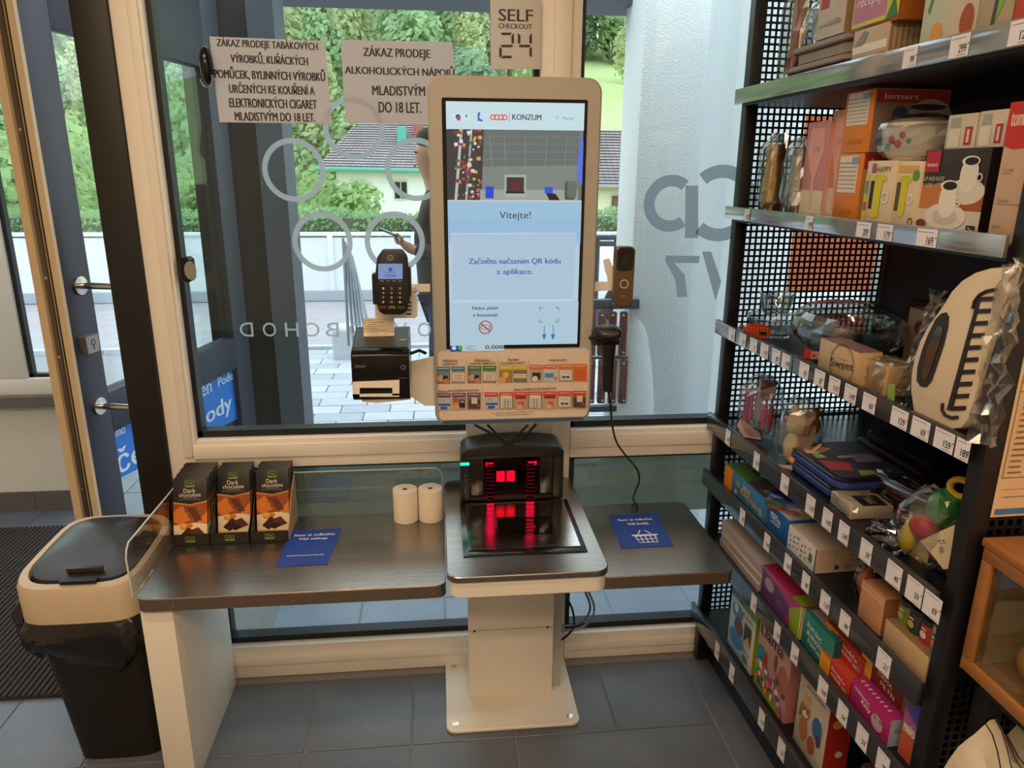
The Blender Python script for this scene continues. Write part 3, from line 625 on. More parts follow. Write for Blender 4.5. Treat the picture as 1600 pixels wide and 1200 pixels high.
for row, (y, n, x0, x1, ks, sc) in enumerate([(30, 14, -20, 3, (0, 4, 3, 1), .8), (36, 10, -24, 4, (0, 1, 3, 1, 0), 1.1), (41, 10, -26, 5.5, (0, 1, 2, 3, 2), 1.25), (47, 10, -28, 7, (0, 1, 2, 3), 1.35), (53, 10, -30, 8, (1, 2, 3, 0), 1.5), (64, 20, -34, 30, (4, 0, 4, 2), 1.6), (70, 20, -36, 34, (4, 4, 2, 0), 1.9), (78, 18, -40, 38, (4, 2, 0), 2.2)]):
    for i in range(n):
        x = x0 + (x1 - x0) * (i + rt.uniform(.1, .9)) / n; tree(rt.choice(ks), x, y + rt.uniform(-1.5, 1.5), sc * rt.uniform(.85, 1.15), row=row)
for (x, y, s) in ((12.8, 46, .9), (13.5, 52, 1.1), (15, 40, 1.)): tree(1, x, y, s)
# shrubs and hedge
def shrub_data(name, h, seed, rx_, rz_, n, s):
    o = crown(seed, rx_, rz_, n, s, leaf_mat(h, 'leaves_' + name), lobes=12).build('foliage', norm=False); d = o.data; bpy.data.objects.remove(o); return d
S1 = shrub_data('shrub', '#96B866', 5, .8, .7, 2600, .07); S2 = shrub_data('bush', '#74A066', 6, .9, .6, 2600, .07); S3 = shrub_data('yellow_shrub', '#BCCB74', 8, .6, .6, 2000, .05)
def shrub(d, label, x, y, z, s):
    t = thing('shrub', label, 'shrub', (x, y, z), rt.uniform(0, 6)); t.scale = (s, s, s)
    link(d, 'foliage', t); link(kinds[0][2], 'stem', t, loc=(0, 0, 0)).scale = (.3, .3, .3)
shrub(S1, 'leafy green shrub left of the house', -4.1, 13.5, -.1, 1.05); shrub(S2, 'dark green bush left of the house, higher up', -4.6, 17, .2, 1.4)
shrub(S3, 'yellow green shrub above the garden wall by the large ring decal', -3.0, 11, -.1, .95); shrub(S1, 'green bush in front of the white house', -1.75, 14, -.1, 1.05); shrub(S3, 'feathery yellow shrub in front of the white house', -2.3, 12.5, -.1, .75)
shrub(S1, 'tall green shrub behind the vestibule post', -6.2, 12, 0, 1.5); shrub(S2, 'dense bush seen through the open door', -9, 13, 0, 1.8); shrub(S1, 'wide green bush seen through the far left window', -12, 14, 0, 2.0); shrub(S2, 'dark tree like bush behind the wall, left of the house', -6.5, 20, .5, 2.2)
for k, (x, y, s_) in enumerate(((-5.2, 19, 1.7), (-8.6, 22.5, 2.1), (-5.6, 23.2, 1.5), (-12.2, 20, 2.1), (-3.6, 15.5, 1.0), (-15.5, 24, 2.3), (-3.5, 33, 1.6), (.6, 33.5, 1.5))):
    shrub((S1, S2, S3)[k % 3], ('tall green shrub', 'dark bushy shrub', 'light green shrub')[k % 3] + (' farther up left of the house', ' left of the house near the gable', ' beside the house gable', ' behind the vestibule posts', ' just left of the house wall', ' far left behind the door', ' behind the roof, left end', ' behind the roof ridge')[k], x, y, -.3, s_)
shrub(S2, 'green bush below the meadow by the outbuilding', 5.5, 26, .2, 1.2); shrub(S1, 'light bush below the meadow', 8.2, 28, .6, 1.3); shrub(S3, 'low bright bush at the meadow edge', 7.0, 30, 1., 1.4)
hg = MB(); vs = []; fs = []; r = random.Random(4)
for k in range(9000):
    x = r.uniform(-9, 5); u = r.random(); y, z = (9.45 + r.uniform(-.04, .04), r.uniform(.5, .98)) if u < .5 else (r.uniform(9.45, 10.2), .98 + .05 * math.sin(x * 3) + r.uniform(-.04, .05))
    p = V((x, y, z)); n_ = V((r.uniform(-1, 1), r.uniform(-1.2, .2), r.uniform(-.2, 1))).normalized(); a = n_.orthogonal().normalized(); b = n_.cross(a); s = r.uniform(.02, .045); b0 = len(vs)
    vs += [p + a * s, p + b * s * .6, p - a * s, p - b * s * .6]; fs.append((b0, b0 + 1, b0 + 2, b0 + 3))
hg.add(vs, fs, leaf_mat('#78A862', 'hedge_leaves')); ho = thing('hedge', 'clipped green hedge behind the white garden wall', 'hedge', (0, 9.8, 0))
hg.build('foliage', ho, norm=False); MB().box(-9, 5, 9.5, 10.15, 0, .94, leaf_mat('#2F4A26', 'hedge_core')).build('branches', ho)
#PART3
# ================================================================== CHECKOUT
def steel(name, rough, an, col='#A39B94'):
    m = mat(col, rough, 1.0, .17, 5, .05, aniso=(1, 70, 1), name=name, coat=0.001 * len(_M)); n = m.node_tree.nodes; l = m.node_tree.links; b = n['Principled BSDF']
    b.inputs['Coat Weight'].default_value = 0; b.inputs['Anisotropic'].default_value = 0
    return m
TOP = steel('brushed_counter_steel', .27, .6); PLAT = steel('polished_scale_steel', .12, .85, '#B0AAA4')
SIDE = mat('#A08C7A', .42, 1.0, .05)
# kiosk stand
ks = thing('checkout_stand', 'white pedestal stand with steel tray between the two counters', 'stand', (.186, 1.82, 0))
b = MB().rbox(-.006, .372, 1.673, 1.977, 0, .010, .025, WHT, cham=.002).build('base_plate', ks)
for x, y in ((.02, 1.70), (.346, 1.70), (.02, 1.95), (.346, 1.95)): T(MB().lathe([(.009, .0), (.009, .0015), (.005, .0017), (.004, .0005), (0, .0005)], (x, y, .010), CHROME, 12).build('bolt', ks), 'steel bolt')
MB().box(.062, .31, 1.807, 1.825, .01, .585, WHT).build('front_plate', ks, bevel=.002)
MB().box(.068, .304, 1.825, 1.90, .01, .585, WHT).build('column', ks)
MB().box(.066, .306, 1.884, 1.90, .586, .95, WHT).build('back_plate', ks, bevel=.002)
for z, n_ in ((.235, 0), (.56, 1)):
    for x in (.08, .292): MB().lathe([(0, 0), (.0035, 0), (.003, .002), (0, .002)], (x, 1.805, z), BLK, 8, axis='Y').build('screw', ks)
MB().box(.062, .31, 1.8062, 1.807, .2345, .2355, mat('#8D8474')).build('seam', ks)
pr = MB(); pr.box(.306, .338, 1.83, 1.93, .01, .585, mat('#B9B9B6', .35, .6))
for k in range(5): pr.box(.338, .3385, 1.84 + k * .018, 1.846 + k * .018, .01, .585, GRY)
T(pr.build('profile_post', ks), 'grey aluminium profile post')
MB().rbox(.007, .368, 1.43, 1.955, .583, .622, .03, WHT, seg=8, cham=.003).build('tray_body', ks)
st = MB(); st.rbox(.003, .372, 1.425, 1.96, .624, .64, .03, TOP, seg=8, cham=.002)
T(st.build('tray_top', ks), 'brushed steel tray top')
MB().box(.043, .337, 1.512, 1.80, .6402, .6425, BLKG).build('scale_frame', ks, bevel=.001)
pl = MB().box(.056, .324, 1.535, 1.79, .6426, .6445, PLAT).build('weighing_plate', ks); T(pl, 'polished steel weighing plate')
MB().box(.135, .275, 1.60, 1.70, .6446, .6452, mat('#120C0C', .03, spec=.8)).build('scanner_glass', pl)
MB().box(.056, .324, 1.515, 1.533, .6426, .6440, BLKG).build('front_bar', ks, bevel=.001)
# scanner tower
sc = thing('barcode_scanner', 'black upright scanner tower glowing red behind the weighing plate', 'scanner', (.186, 1.84, .643))
sb = MB(); sb.box(.047, .072, 1.80, 1.88, .645, .775, BLK); sb.box(.298, .325, 1.80, 1.88, .645, .775, BLK); sb.box(.072, .298, 1.845, 1.88, .645, .775, mat('#030303', .9, var=0, spec=.1)); sb.box(.072, .298, 1.80, 1.88, .645, .655, BLK)
sb.box(.072, .108, 1.806, 1.82, .655, .775, mat('#1A1514', .15)); sb.box(.262, .298, 1.806, 1.82, .655, .775, mat('#1A1514', .15))
sb.build('housing', sc, bevel=.0015)
hd = MB(); pts = [(.050, .772), (.322, .772), (.324, .788), (.312, .803), (.25, .812), (.19, .8145), (.12, .812), (.06, .803), (.048, .788)]
hd.prism(pts, (0, 1.785, 0), (1, 0, 0), (0, 0, 1), (0, 1, 0), .096, BLK); hd.build('hood', sc, bevel=.006)
MB().add([(.108, 1.812, .655), (.262, 1.812, .655), (.262, 1.812, .772), (.108, 1.812, .772)], [(0, 1, 2, 3)], glass_mat('scanner_window', '#A87074', .8, base=.0)).build('window', sc)
RL = mat('#FF1A48', emis=2.2); DB = mat('#020202', 1.0, var=0, spec=0.); lv = MB(); lt_ = MB()
for x0, x1 in ((.116, .136), (.224, .246)):
    for k in range(11):
        z_ = .652 + k * .0108; lt_.add([(x0, 1.7905, z_), (x1, 1.7905, z_), (x1, 1.8035, z_), (x0, 1.8035, z_)], [(0, 3, 2, 1)], RL); lv.box(x0, x1, 1.7900, 1.8040, z_ + .0004, z_ + .0012, DB)
T(lt_.build('light_strips', sc, norm=False), 'red light strips shining down on the plate'); lv.build('added_slats', sc)['kind'] = 'stuff'  # slats added to hide the strips, leaving only their streaks in the plate
RED = mat('#FF1038', emis=6); RED2 = mat('#FF1038', emis=5); GREEN = mat('#14E09A', emis=2.5)
for x0, x1, z0, z1 in ((.116, .136, .737, .747), (.232, .254, .737, .747)): T(MB().box(x0, x1, 1.822, 1.826, z0, z1, RED).build('red_lamp', sc), 'glowing red lamp')
for x0, x1 in ((.146, .168), (.174, .196)): T(MB().box(x0, x1, 1.835, 1.838, .685, .715, RED2).build('red_reflection', sc), 'glowing red square')  # red reflections inside the tower, imitated by glowing squares
T(MB().box(.046, .070, 1.797, 1.80, .752, .759, GREEN).build('status_light', sc), 'green status light')
decal('marks', sc, (0, 1.7995, 0), (1, 0, 0), (0, 0, 1), [('r', .057, .72, .061, .724, '#6A6A66'), ('r', .057, .70, .061, .712, '#44423F'), ('r', .057, .67, .062, .69, '#44423F')], local=False)
# kiosk terminal
KY = 1.70
kk = thing('self_checkout_kiosk', 'tall white self checkout kiosk with glowing touch screen', 'kiosk', (.178, 1.72, .9))
MB().rbox(-.016, .371, KY, KY + .042, .901, 1.704, .032, KHS, axis='Y', seg=8, cham=.004).build('housing', kk)
p = [onY(*q, KY) for q in ((690, 151), (918.5, 158), (906, 541), (696, 545))]
x0, x1, z0, z1 = .0145, .3385, 1.094, 1.658
MB().rbox(x0, x1, KY - .0012, KY + .002, z0, z1, .004, BLKG, axis='Y').build('bezel', kk)
SX0, SX1, SZ0, SZ1 = .0235, .3305, 1.104, 1.650
def sp(x, y): return SX0 + (SX1 - SX0) * x, SZ0 + (SZ1 - SZ0) * y      # normalised screen coordinates, y up
W_, H_ = SX1 - SX0, SZ1 - SZ0
def sr(x0, y0, x1, y1, c): a, b = sp(x0, y0), sp(x1, y1); return ('r', a[0], a[1], b[0], b[1], c)
def srr(x0, y0, x1, y1, r, c): a, b = sp(x0, y0), sp(x1, y1); return ('rr', a[0], a[1], b[0], b[1], r * W_, c)
def spl(pts, c): return ('p', [sp(*q) for q in pts], c)
def stx(s, x, y, w, h, c, th=0.): a = sp(x, y); return ('t', s, a[0], a[1], (w * W_, h * H_), c, 0, False, th)
it = [sr(0, 0, 1, 1, '#B4CFE0'), sr(0, .90, 1, 1, '#C8E2EA')]
# camera picture on the screen: floor, shelf at left, trays
it += [sr(0, .612, 1, .905, '#6E7673'), sr(.25, .612, .97, .90, '#7C8682'), spl([(.25, .75), (.97, .76), (.97, .90), (.27, .90)], '#66706E')]
for k in range(5): it.append(sr(.27, .75 + k * .03, .97, .751 + k * .03, '#8B9491'))
for x in (.33, .43, .57, .72, .86): it.append(spl([(x, .74), (x + .004, .74), (x + .004 + (x - .6) * .08, .87), (x + (x - .6) * .08, .87)], '#8B9491'))
it += [spl([(0, .612), (.25, .612), (.27, .90), (0, .905)], '#3A3A3E'), spl([(.05, .612), (.07, .612), (.12, .905), (.10, .905)], '#B9BDBB'), spl([(.13, .612), (.145, .612), (.19, .905), (.175, .905)], '#A9ADAB')]
rr_ = random.Random(9)
for k in range(90):
    x = rr_.uniform(.05, .24); y = rr_.uniform(.62, .89); w = rr_.uniform(.01, .03); it.append(sr(x, y, x + w, y + w * .5, rr_.choice(['#C2483C', '#D8A83A', '#D9D2C8', '#7C3A64', '#4A6A3C', '#B86A8A', '#8A3A3A', '#E0E0DA'])))
it += [sr(.24, .612, .97, .66, '#9AA5A0'), sr(.42, .63, .58, .72, '#A8B2AE'), sr(.435, .65, .565, .71, '#3E3634'), sr(.47, .66, .53, .69, '#6A2230'), sr(.43, .645, .57, .652, '#1C1A1A'),
       sr(.28, .625, .34, .673, '#2346C8'), sr(.72, .645, .78, .672, '#2A55D8'), spl([(.73, .645), (.80, .645), (.84, .615), (.76, .615)], '#1B1B1D'), srr(.87, .62, .95, .695, .015, '#4A564E'), srr(.89, .63, .96, .695, .015, '#667266'), spl([(.96, .70), (1, .68), (1, .85), (.98, .89), (.965, .8)], '#5A74D8'), sr(0, .612, 1, .618, '#C9CFCB')]
it += [sr(0, .895, 1, 1, '#C8E2EA'), srr(.04, .93, .17, .955, .012, '#D2E8EF')]
it += [('c', *sp(.085, .942), .0055, '#3C5AA0'), spl([(.075, .94), (.105, .94), (.10, .928), (.08, .928)], '#D8343C'), spl([(.135, .95), (.155, .95), (.145, .938)], '#4A6A9C'), ('c', *sp(.235, .955), .003, '#2F6AC8'), spl([(.225, .95), (.24, .952), (.238, .938), (.262, .93), (.262, .925), (.225, .928)], '#2F6AC8')]
for k, (x) in enumerate((.335, .362, .393, .42)): it.append(('ring', *sp(x, .942), .0062, .0024, '#E2562F'))
it += [sr(.405, .93, .412, .942, '#E2562F'), sr(.452, .925, .456, .962, '#E2562F'), stx('KONZUM', .58, .944, .21, .022, '#33404C', .01), stx('Pomoc', .885, .942, .08, .014, '#6E98BC'), ('ring', *sp(.80, .945), .003, .001, '#7AA2C4')]
it += [sr(0, .44, 1, .612, '#9CC3E0'), sr(0, .46, 1, .54, '#97BFE0'), stx('Vítejte!', .50, .553, .235, .038, '#233246', 0),
       srr(.02, .198, .965, .484, .015, '#C9DDE8'), srr(.022, .20, .963, .481, .015, '#AFC7DC'), sr(0, 0, 1, .19, '#AECBDC'), sr(.02, .192, .965, .195, '#C9DDE8'),
       stx('Začněte načtením QR kódu', .50, .365, .70, .030, '#3566B0', .012), stx('z aplikace.', .50, .318, .275, .030, '#3566B0', .012),
       stx('Nelze platit', .275, .163, .20, .018, '#2B3B4C', .01), stx('v hotovosti', .275, .135, .19, .016, '#2B3B4C', .01),
       ('ring', *sp(.275, .08), .0165, .0028, '#C8404C'), srr(.235, .07, .315, .092, .02, '#7E8A80'), srr(.245, .073, .305, .09, .02, '#B5C7D0'), spl([(.232, .098), (.24, .103), (.318, .062), (.31, .057)], '#C8404C')]
for dx, dy, fx in ((-.045, .0, 1), (.0, .0, 1)): pass
cx, cy = sp(.77, .132)
for sx_ in (-1, 1):
    for sy_ in (-1, 1):
        it += [('r', cx + sx_ * .019 - .004, cy + sy_ * .0175 - .0008, cx + sx_ * .019 + .004, cy + sy_ * .0175 + .0008, '#4A6E98'), ('r', cx + sx_ * .0225 - .0008, cy + sy_ * .014 - .004, cx + sx_ * .0225 + .0008, cy + sy_ * .014 + .004, '#4A6E98')]
for x in (.735, .805): it += [sr(x - .003, .035, x + .003, .085, '#3E79B8'), spl([(x - .018, .045), (x + .018, .045), (x, .018)], '#2E70C0')]
decal('touch_screen', kk, (0, KY - .0013, 0), (1, 0, 0), (0, 0, 1), it, emis=.92, local=False, step=.00004)
decal('weight_display', kk, (0, KY - .0013, 0), (1, 0, 0), (0, 0, 1), [sr(0, -.028, .42, .0, '#BFD0D4'), sr(0, -.028, .09, .0, '#27407C'), ('c', *sp(.03, -.012), .0052, '#C9D6E6'), ('c', *sp(.078, -.012), .0058, '#3FA850'), sr(.12, -.006, .19, -.004, '#5C6C74'), sr(.12, -.014, .17, -.012, '#5C6C74'), sr(.12, -.022, .2, -.020, '#5C6C74'),
       stx('0,000', .345, -.012, .14, .02, '#1A2428', .005), stx('kg', .405, -.012, .018, .008, '#3A4448')], emis=.85, local=False, off=.0016)
# instruction sheet (coordinates read off a 5.333x enlargement)
Z4 = lambda x, y: (660 + x / 5.3333, 520 + y / 5.3333)
sheet = MB().rbox(-.006, .363, KY - .0009, KY, .915, 1.090, .012, mat('#DCC9B8', .45, var=.02), axis='Y'); sh = sheet.build('instruction_sheet', kk)
I = []
def card(x0, y0, x1, y1, hc, body, ex):
    I.append(('r', x0, y0, x1, y1, body)); I.append(('r', x0, y0, x1, y0 + (y1 - y0) * .26, hc)); I.append(('r', x0 + 12, y0 + 12, x1 - 12, y0 + 17, '#E6DCD2'))
    w, h = x1 - x0, y1 - y0; I.extend([(e[0], *[(x0 + w * a if i % 2 == 0 else y0 + h * a) for i, a in enumerate(e[1:5])], e[5]) if e[0] == 'r' else (e[0], x0 + w * e[1], y0 + h * e[2], w * e[3], e[4]) for e in ex])
paper = [('r', .05, .36, .95, .86, '#D9C9BC'), ('r', .2, .5, .8, .53, '#8A7C74'), ('r', .25, .62, .78, .65, '#8A7C74'), ('r', .22, .73, .75, .76, '#8A7C74')]
hand = [('r', .25, .28, .9, .7, '#6C86A0'), ('c', .3, .68, .25, '#C99A7C'), ('c', .65, .66, .2, '#26262A'), ('c', .72, .85, .22, '#B08468')]
term = [('c', .25, .42, .2, '#C24A38'), ('r', .5, .38, .95, .88, '#26242A'), ('c', .3, .85, .25, '#D8A078'), ('r', .58, .45, .88, .58, '#8C98A4')]
prn = [('r', .1, .4, .95, .95, '#4E3A36'), ('r', .32, .28, .75, .66, '#D6C6B4'), ('c', .8, .78, .1, '#8A6A5A')]
grid = [('r', .1, .2, .92, .97, '#D9D2CA'), ('r', .22, .42, .82, .93, '#4A4A4C')] + [('r', .24 + .2 * i, .44 + .16 * j, .40 + .2 * i, .58 + .16 * j, '#CFCBC6') for i in range(3) for j in range(3)]
rcard = [('r', .1, .26, .9, .42, '#8C2A2A'), ('c', .55, .75, .22, '#D84A3A'), ('c', .45, .9, .2, '#D8B08C')]
dlg = [('r', .08, .34, .92, .9, '#D8D2CC'), ('r', .25, .45, .75, .48, '#8A8480'), ('r', .22, .68, .48, .8, '#2F4A86'), ('r', .52, .68, .78, .8, '#2F4A86')]
scr = [('r', .1, .3, .95, .98, '#B6BCC4'), ('r', .1, .62, .95, .76, '#2F62B0'), ('r', .25, .8, .75, .97, '#2F62B0'), ('r', .3, .42, .6, .45, '#6A6A70')]
for x, hc, bd, ex in ((118, '#2E7C9E', '#8C6A58', hand), (241, '#2E7C9E', '#A08C7C', paper), (378, '#2F7A40', '#8C6A58', hand), (501, '#2F7A40', '#8C8474', paper), (637, '#C9B92C', '#9A7A58', [('c', .5, .55, .22, '#E0C030'), ('c', .25, .85, .25, '#D8A078')]), (757, '#C9B92C', '#7A7262', [('r', .05, .5, .95, .75, '#D9C9BC'), ('r', .2, .6, .8, .63, '#8A7C74')]),
        (892, '#D26A34', '#B0A090', [('r', .2, .45, .8, .85, '#2A2628'), ('c', .4, .8, .2, '#E0D6C8')]), (1013, '#D26A34', '#B9C4CC', [('r', .05, .5, .7, .75, '#4A88BC'), ('c', .85, .8, .12, '#D86A40')]), (1136, '#D26A34', '#A89C92', dlg), (1256, '#D2682C', '#D2682C', [('r', .1, .4 + .0, .9, .43, '#A84A1C'), ('r', .1, .55, .9, .58, '#A84A1C'), ('r', .1, .7, .8, .73, '#A84A1C')])):
    y0 = 282 - (x - 118) * .021; card(x, y0, x + 114, y0 + 143, hc, bd, ex)
for x, hc, bd, ex in ((122, '#6A4A74', '#A8A4B0', scr), (247, '#6A4A74', '#B09080', term), (372, '#6A4A74', '#8A6A60', prn), (517, '#D23A34', '#B8B4BA', scr), (640, '#D23A34', '#8A8078', grid), (760, '#D23A34', '#B09A84', rcard), (881, '#D23A34', '#8A8078', grid), (1003, '#D23A34', '#B8A088', rcard), (1125, '#D23A34', '#A89C92', dlg), (1247, '#D23A34', '#8A6A60', prn)):
    y0 = 500 - (x - 122) * .018; card(x, y0, x + 113, y0 + 140, hc, bd, ex)
for x in (370, 627, 880): I.append(('r', x, 210, x + 2.5, 428, '#8C7A6C'))
I.append(('r', 500, 455, 502.5, 655, '#8C7A6C'))
for s, x, y, w, h in (('Přihlášení', 232, 227, 122, 22), ('APLIKACÍ', 230, 256, 120, 20), ('Přihlášení', 500, 223, 124, 22), ('CONTIO KARTOU', 500, 251, 214, 20), ('Načtení', 757, 217, 90, 22), ('ČLENSKÉ KARTY', 756, 245, 212, 22), ('Nakupování', 1128, 223, 140, 22), ('Platba PLATEBNÍ KARTOU', 302, 475, 330, 22), ('Platba DÁRKOVOU KARTOU', 937, 461, 345, 22), ('Po zaplacení a vytisknutí nezapomeňte účtenku', 752, 658, 350, 12), ('Děkujeme za nákup a přejeme hezký den', 752, 676, 280, 9)):
    I.append(('t', s, x, y, (w, h), '#3A2C34', 0.8, False, .012))
decal('instruction_print', kk, (0, KY - .0010, 0), (1, 0, 0), (0, 0, 1), PX(KY, I, Z4), local=False, off=.0002, step=.00003)
T(MB().rbox(.0, .355, KY - .0009, KY, .905, .913, .003, mat('#3A5878', .4), axis='Y').build('bottom_stripe', kk), 'dark blue bottom stripe')
# cables under the kiosk
cb = thing('cable_bundle', 'black cables gathered with a tie below the kiosk', 'cable', (.16, 1.78, .82))
k0 = onY(794, 693, 1.79)
for a, c_ in (((742, 664), (766, 676)), ((762, 664), (780, 682)), ((838, 662), (818, 684)), ((825, 664), (806, 682))):
    MB().tube([onY(*a, 1.76), onY(*c_, 1.775), k0, k0 + V((0, .005, -.02)), k0 + V((.002, .05, -.05))], .0035, BLK, 8).build('cable', cb)
MB().rbox(k0.x - .014, k0.x + .012, 1.778, 1.80, k0.z - .014, k0.z + .012, .004, BLK, axis='Y').build('tie', cb)
# arms
ar = thing('left_arm', 'white metal arm with slotted plate holding terminal and printer', 'bracket', (-.04, 1.72, 1.2))
def plate(pts, Y, d, m=WHT, mb=None): mb = mb or MB(); q = [onY(*p_, Y) for p_ in pts]; return mb.prism([(p_.x, p_.z) for p_ in q], (0, Y, 0), (1, 0, 0), (0, 0, 1), (0, 1, 0), d, m)
plate([(640, 444), (672, 444), (672, 456), (640, 456)], 1.712, .004).build('arm', ar)
plate([(586, 450), (628, 450), (652, 462), (652, 494), (648, 497), (586, 497)], 1.655, .004).build('slotted_plate', ar)
sl_ = MB()
for k in range(4): plate([(634, 471 + k * 6), (643, 471 + k * 6), (643, 474 + k * 6), (634, 474 + k * 6)], 1.654, .0008, mat('#5A5148'), sl_)
sl_.build('slot_shadow', ar); MB().tube([onY(645, 452, 1.715), onY(625, 460, 1.66)], .012, WHT, 8).build('arm_bend', ar)
plate([(636, 566), (664, 560), (684, 556), (684, 634), (664, 634), (636, 616)], 1.715, .004).build('side_plate', ar)
plate([(560, 608), (642, 608), (642, 624), (590, 630), (566, 628)], 1.585, .14).build('shelf_plate', ar)
fr_ = MB(); plate([(551, 597), (624, 594), (624, 606), (551, 606)], 1.570, .003, WHT, fr_); plate([(551, 606), (562, 606), (562, 620), (551, 620)], 1.570, .003, WHT, fr_); plate([(613, 606), (624, 606), (624, 618), (613, 618)], 1.570, .003, WHT, fr_); plate([(551, 616), (624, 615), (624, 620), (551, 620)], 1.570, .003, WHT, fr_)
fr_.build('front_lip', ar)
# receipt printer
pn = thing('receipt_printer', 'black receipt printer on the white arm left of the kiosk', 'printer', (-.133, 1.65, 1.01))
X0, X1 = -.197, -.070
MB().prism([(1.576, 1.01), (1.576, 1.112), (1.585, 1.12), (1.60, 1.124), (1.71, 1.150), (1.715, 1.01)], (X0, 0, 0), (0, 1, 0), (0, 0, 1), (1, 0, 0), X1 - X0, BLKG).build('body', pn, bevel=.003)
TPc = mat('#3A3A3A', .5)
MB().add([(X0 + .003, 1.6, 1.1248), (X1 - .003, 1.6, 1.1248), (X1 - .003, 1.70, 1.1484), (X0 + .003, 1.70, 1.1484)], [(0, 1, 2, 3)], TPc).build('top_cover', pn, norm=False)
decal('front_label', pn, (X0, 1.578, 1.112), (1, 0, 0), (0, .88, .48), [('r', .004, .0, .114, .016, '#CDBDA8'), ('r', .004, -.002, .114, .002, '#5A7CA8'), ('r', .01, .008, .105, .0095, '#4A4038'), ('r', .03, .012, .085, .013, '#4A4038')], local=False)
decal('front_print', pn, (0, 1.5755, 0), (1, 0, 0), (0, 0, 1), PX(1.5755, [('t', 'EPSON', 563, 572.5, (16, 4), '#8C8C8C'), ('ring', 630, 574, 3.6, .8, '#8C8C8C'), ('r', 622, 590, 636, 591, '#5A5A5A')]), local=False)
MB().add([onY(568, 543, 1.645), onY(617, 542, 1.645), onY(616, 520, 1.66), onY(616, 497, 1.655), onY(568, 497, 1.655), onY(568, 520, 1.66)], [(0, 1, 2, 3, 4, 5)], mat('#E2D2BA', .7, var=.03)).build('receipt', pn)
ln = []
for k in range(13): ln.append(('r', 570 + (k * 7) % 9, 500 + k * 3.2, 586 + (k * 13) % 24, 500.6 + k * 3.2, '#6A5E52'))
decal('receipt_print', pn, (0, 1.644, 0), (1, 0, 0), (0, 0, 1), PX(1.644, ln), local=False)
MB().box(X1 - .022, X1 - .006, 1.63, 1.665, 1.1315, 1.134, mat('#8C8880')).build('button', pn)
MB().tube([(X1, 1.68, 1.09), (X1 + .02, 1.69, 1.095), (X1 + .035, 1.70, 1.085)], .004, BLK, 8).build('cord', pn)
# card terminal
ct = thing('card_terminal', 'black card payment terminal with blue display left of the kiosk', 'terminal', (-.10, 1.63, 1.2))
YT = 1.61
tp = [onY(*q, YT) for q in ((589, 402), (597, 391), (628, 391), (636, 402), (639, 430), (640, 470), (636, 487), (628, 492), (600, 492), (592, 487), (587, 470), (586, 430))]
MB().prism([(q.x, q.z) for q in tp], (0, YT, 0), (1, 0, 0), (0, 0, 1), (0, 1, 0), .035, BLK).build('body', ct, bevel=.004)
for a, b_ in (((581, 428), (590, 475)), ((634, 418), (643, 462))): q, w = onY(*a, YT + .01), onY(*b_, YT + .01); MB().rbox(q.x, w.x, YT + .004, YT + .035, w.z, q.z, .002, BLK, axis='Y').build('clip', ct)
DT = PX(YT, [('r', 591, 412, 629, 434, '#3C434E')]); decal('display', ct, (0, YT, 0), (1, 0, 0), (0, 0, 1), PX(YT, [('r', 591, 412, 629, 436, '#8FA6D8'), ('c', 610, 421, 3.2, '#3A5CC0'), ('r', 602, 425, 618, 426, '#5570B8'), ('t', 'ČSOB', 610, 430, (17, 5), '#2A48A8', 0, False, .03)]), emis=.7, local=False)
KP = [('r', 589, 443, 636, 444, '#4A423C'), ('ring', 610, 402.5, 4.5, .8, '#B8B0A8'), ('t', '))', 610, 402.5, (3.5, 4), '#B8B0A8')]
for j in range(4):
    for i in range(3): KP += [('rr', 594 + i * 13, 448 + j * 7, 604 + i * 13, 453 + j * 7, 1.2, '#2A2422'), ('t', str((j * 3 + i + 1) if j < 3 else '.0-'[i]), 599 + i * 13, 450.5 + j * 7, (None or 2.5, 3.4), '#CFC8C0')]
for i in range(4): KP.append(('r', 594 + i * 9.5, 438, 600 + i * 9.5, 439.5, '#8C8C90'))
for i, c_ in enumerate(('#5A2A20', '#6A5A20', '#2A4A28')): KP.append(('rr', 593 + i * 14, 477, 604 + i * 14, 482, 1.2, c_))
decal('keypad_print', ct, (0, YT, 0), (1, 0, 0), (0, 0, 1), PX(YT, KP), local=False)
# right arm, doorbell camera, hand scanner
ra = thing('right_arm', 'white metal arm with a raised horn right of the kiosk', 'bracket', (.40, 1.72, 1.25))
plate([(914, 441), (950, 440), (949, 432), (946, 424), (943, 406), (952, 404), (955, 410), (957, 416), (963, 420), (966, 430), (970, 453), (914, 456)], 1.72, .004).build('arm', ra)
db = thing('doorbell_camera', 'brown doorbell camera with round button on the right arm', 'camera', (.442, 1.70, 1.19))
MB().rbox(.4165, .4635, 1.694, 1.718, 1.193, 1.336, .012, mat('#6E543E', .35, .5), axis='Y', seg=6, cham=.002).build('body', db)
T(MB().rbox(.4205, .4595, 1.6925, 1.695, 1.279, 1.333, .010, BLKG, axis='Y', seg=5).build('lens_panel', db), 'black lens panel')
MB().lathe([(0, 0), (.012, 0), (.013, .001), (.0135, .002)], (.440, 1.6915, 1.306), mat('#1D1D22', .1), 20, axis='Y').build('lens', db)
decal('button_ring', db, (0, 1.6937, 0), (1, 0, 0), (0, 0, 1), [('ring', .440, 1.248, .0105, .0018, '#E8E2D6'), ('r', .434, 1.218, .446, 1.220, '#9A8468')], local=False)
hs = thing('hand_scanner', 'black handheld scanner hanging in a holder right of the kiosk', 'scanner', (.40, 1.68, 1.0))
q = onY(951, 522, 1.66); hm = MB(); hm.blob((q.x, 1.675, q.z), (.036, .034, .019), BLK, 20, 12, e=.85); hm.build('head', hs)
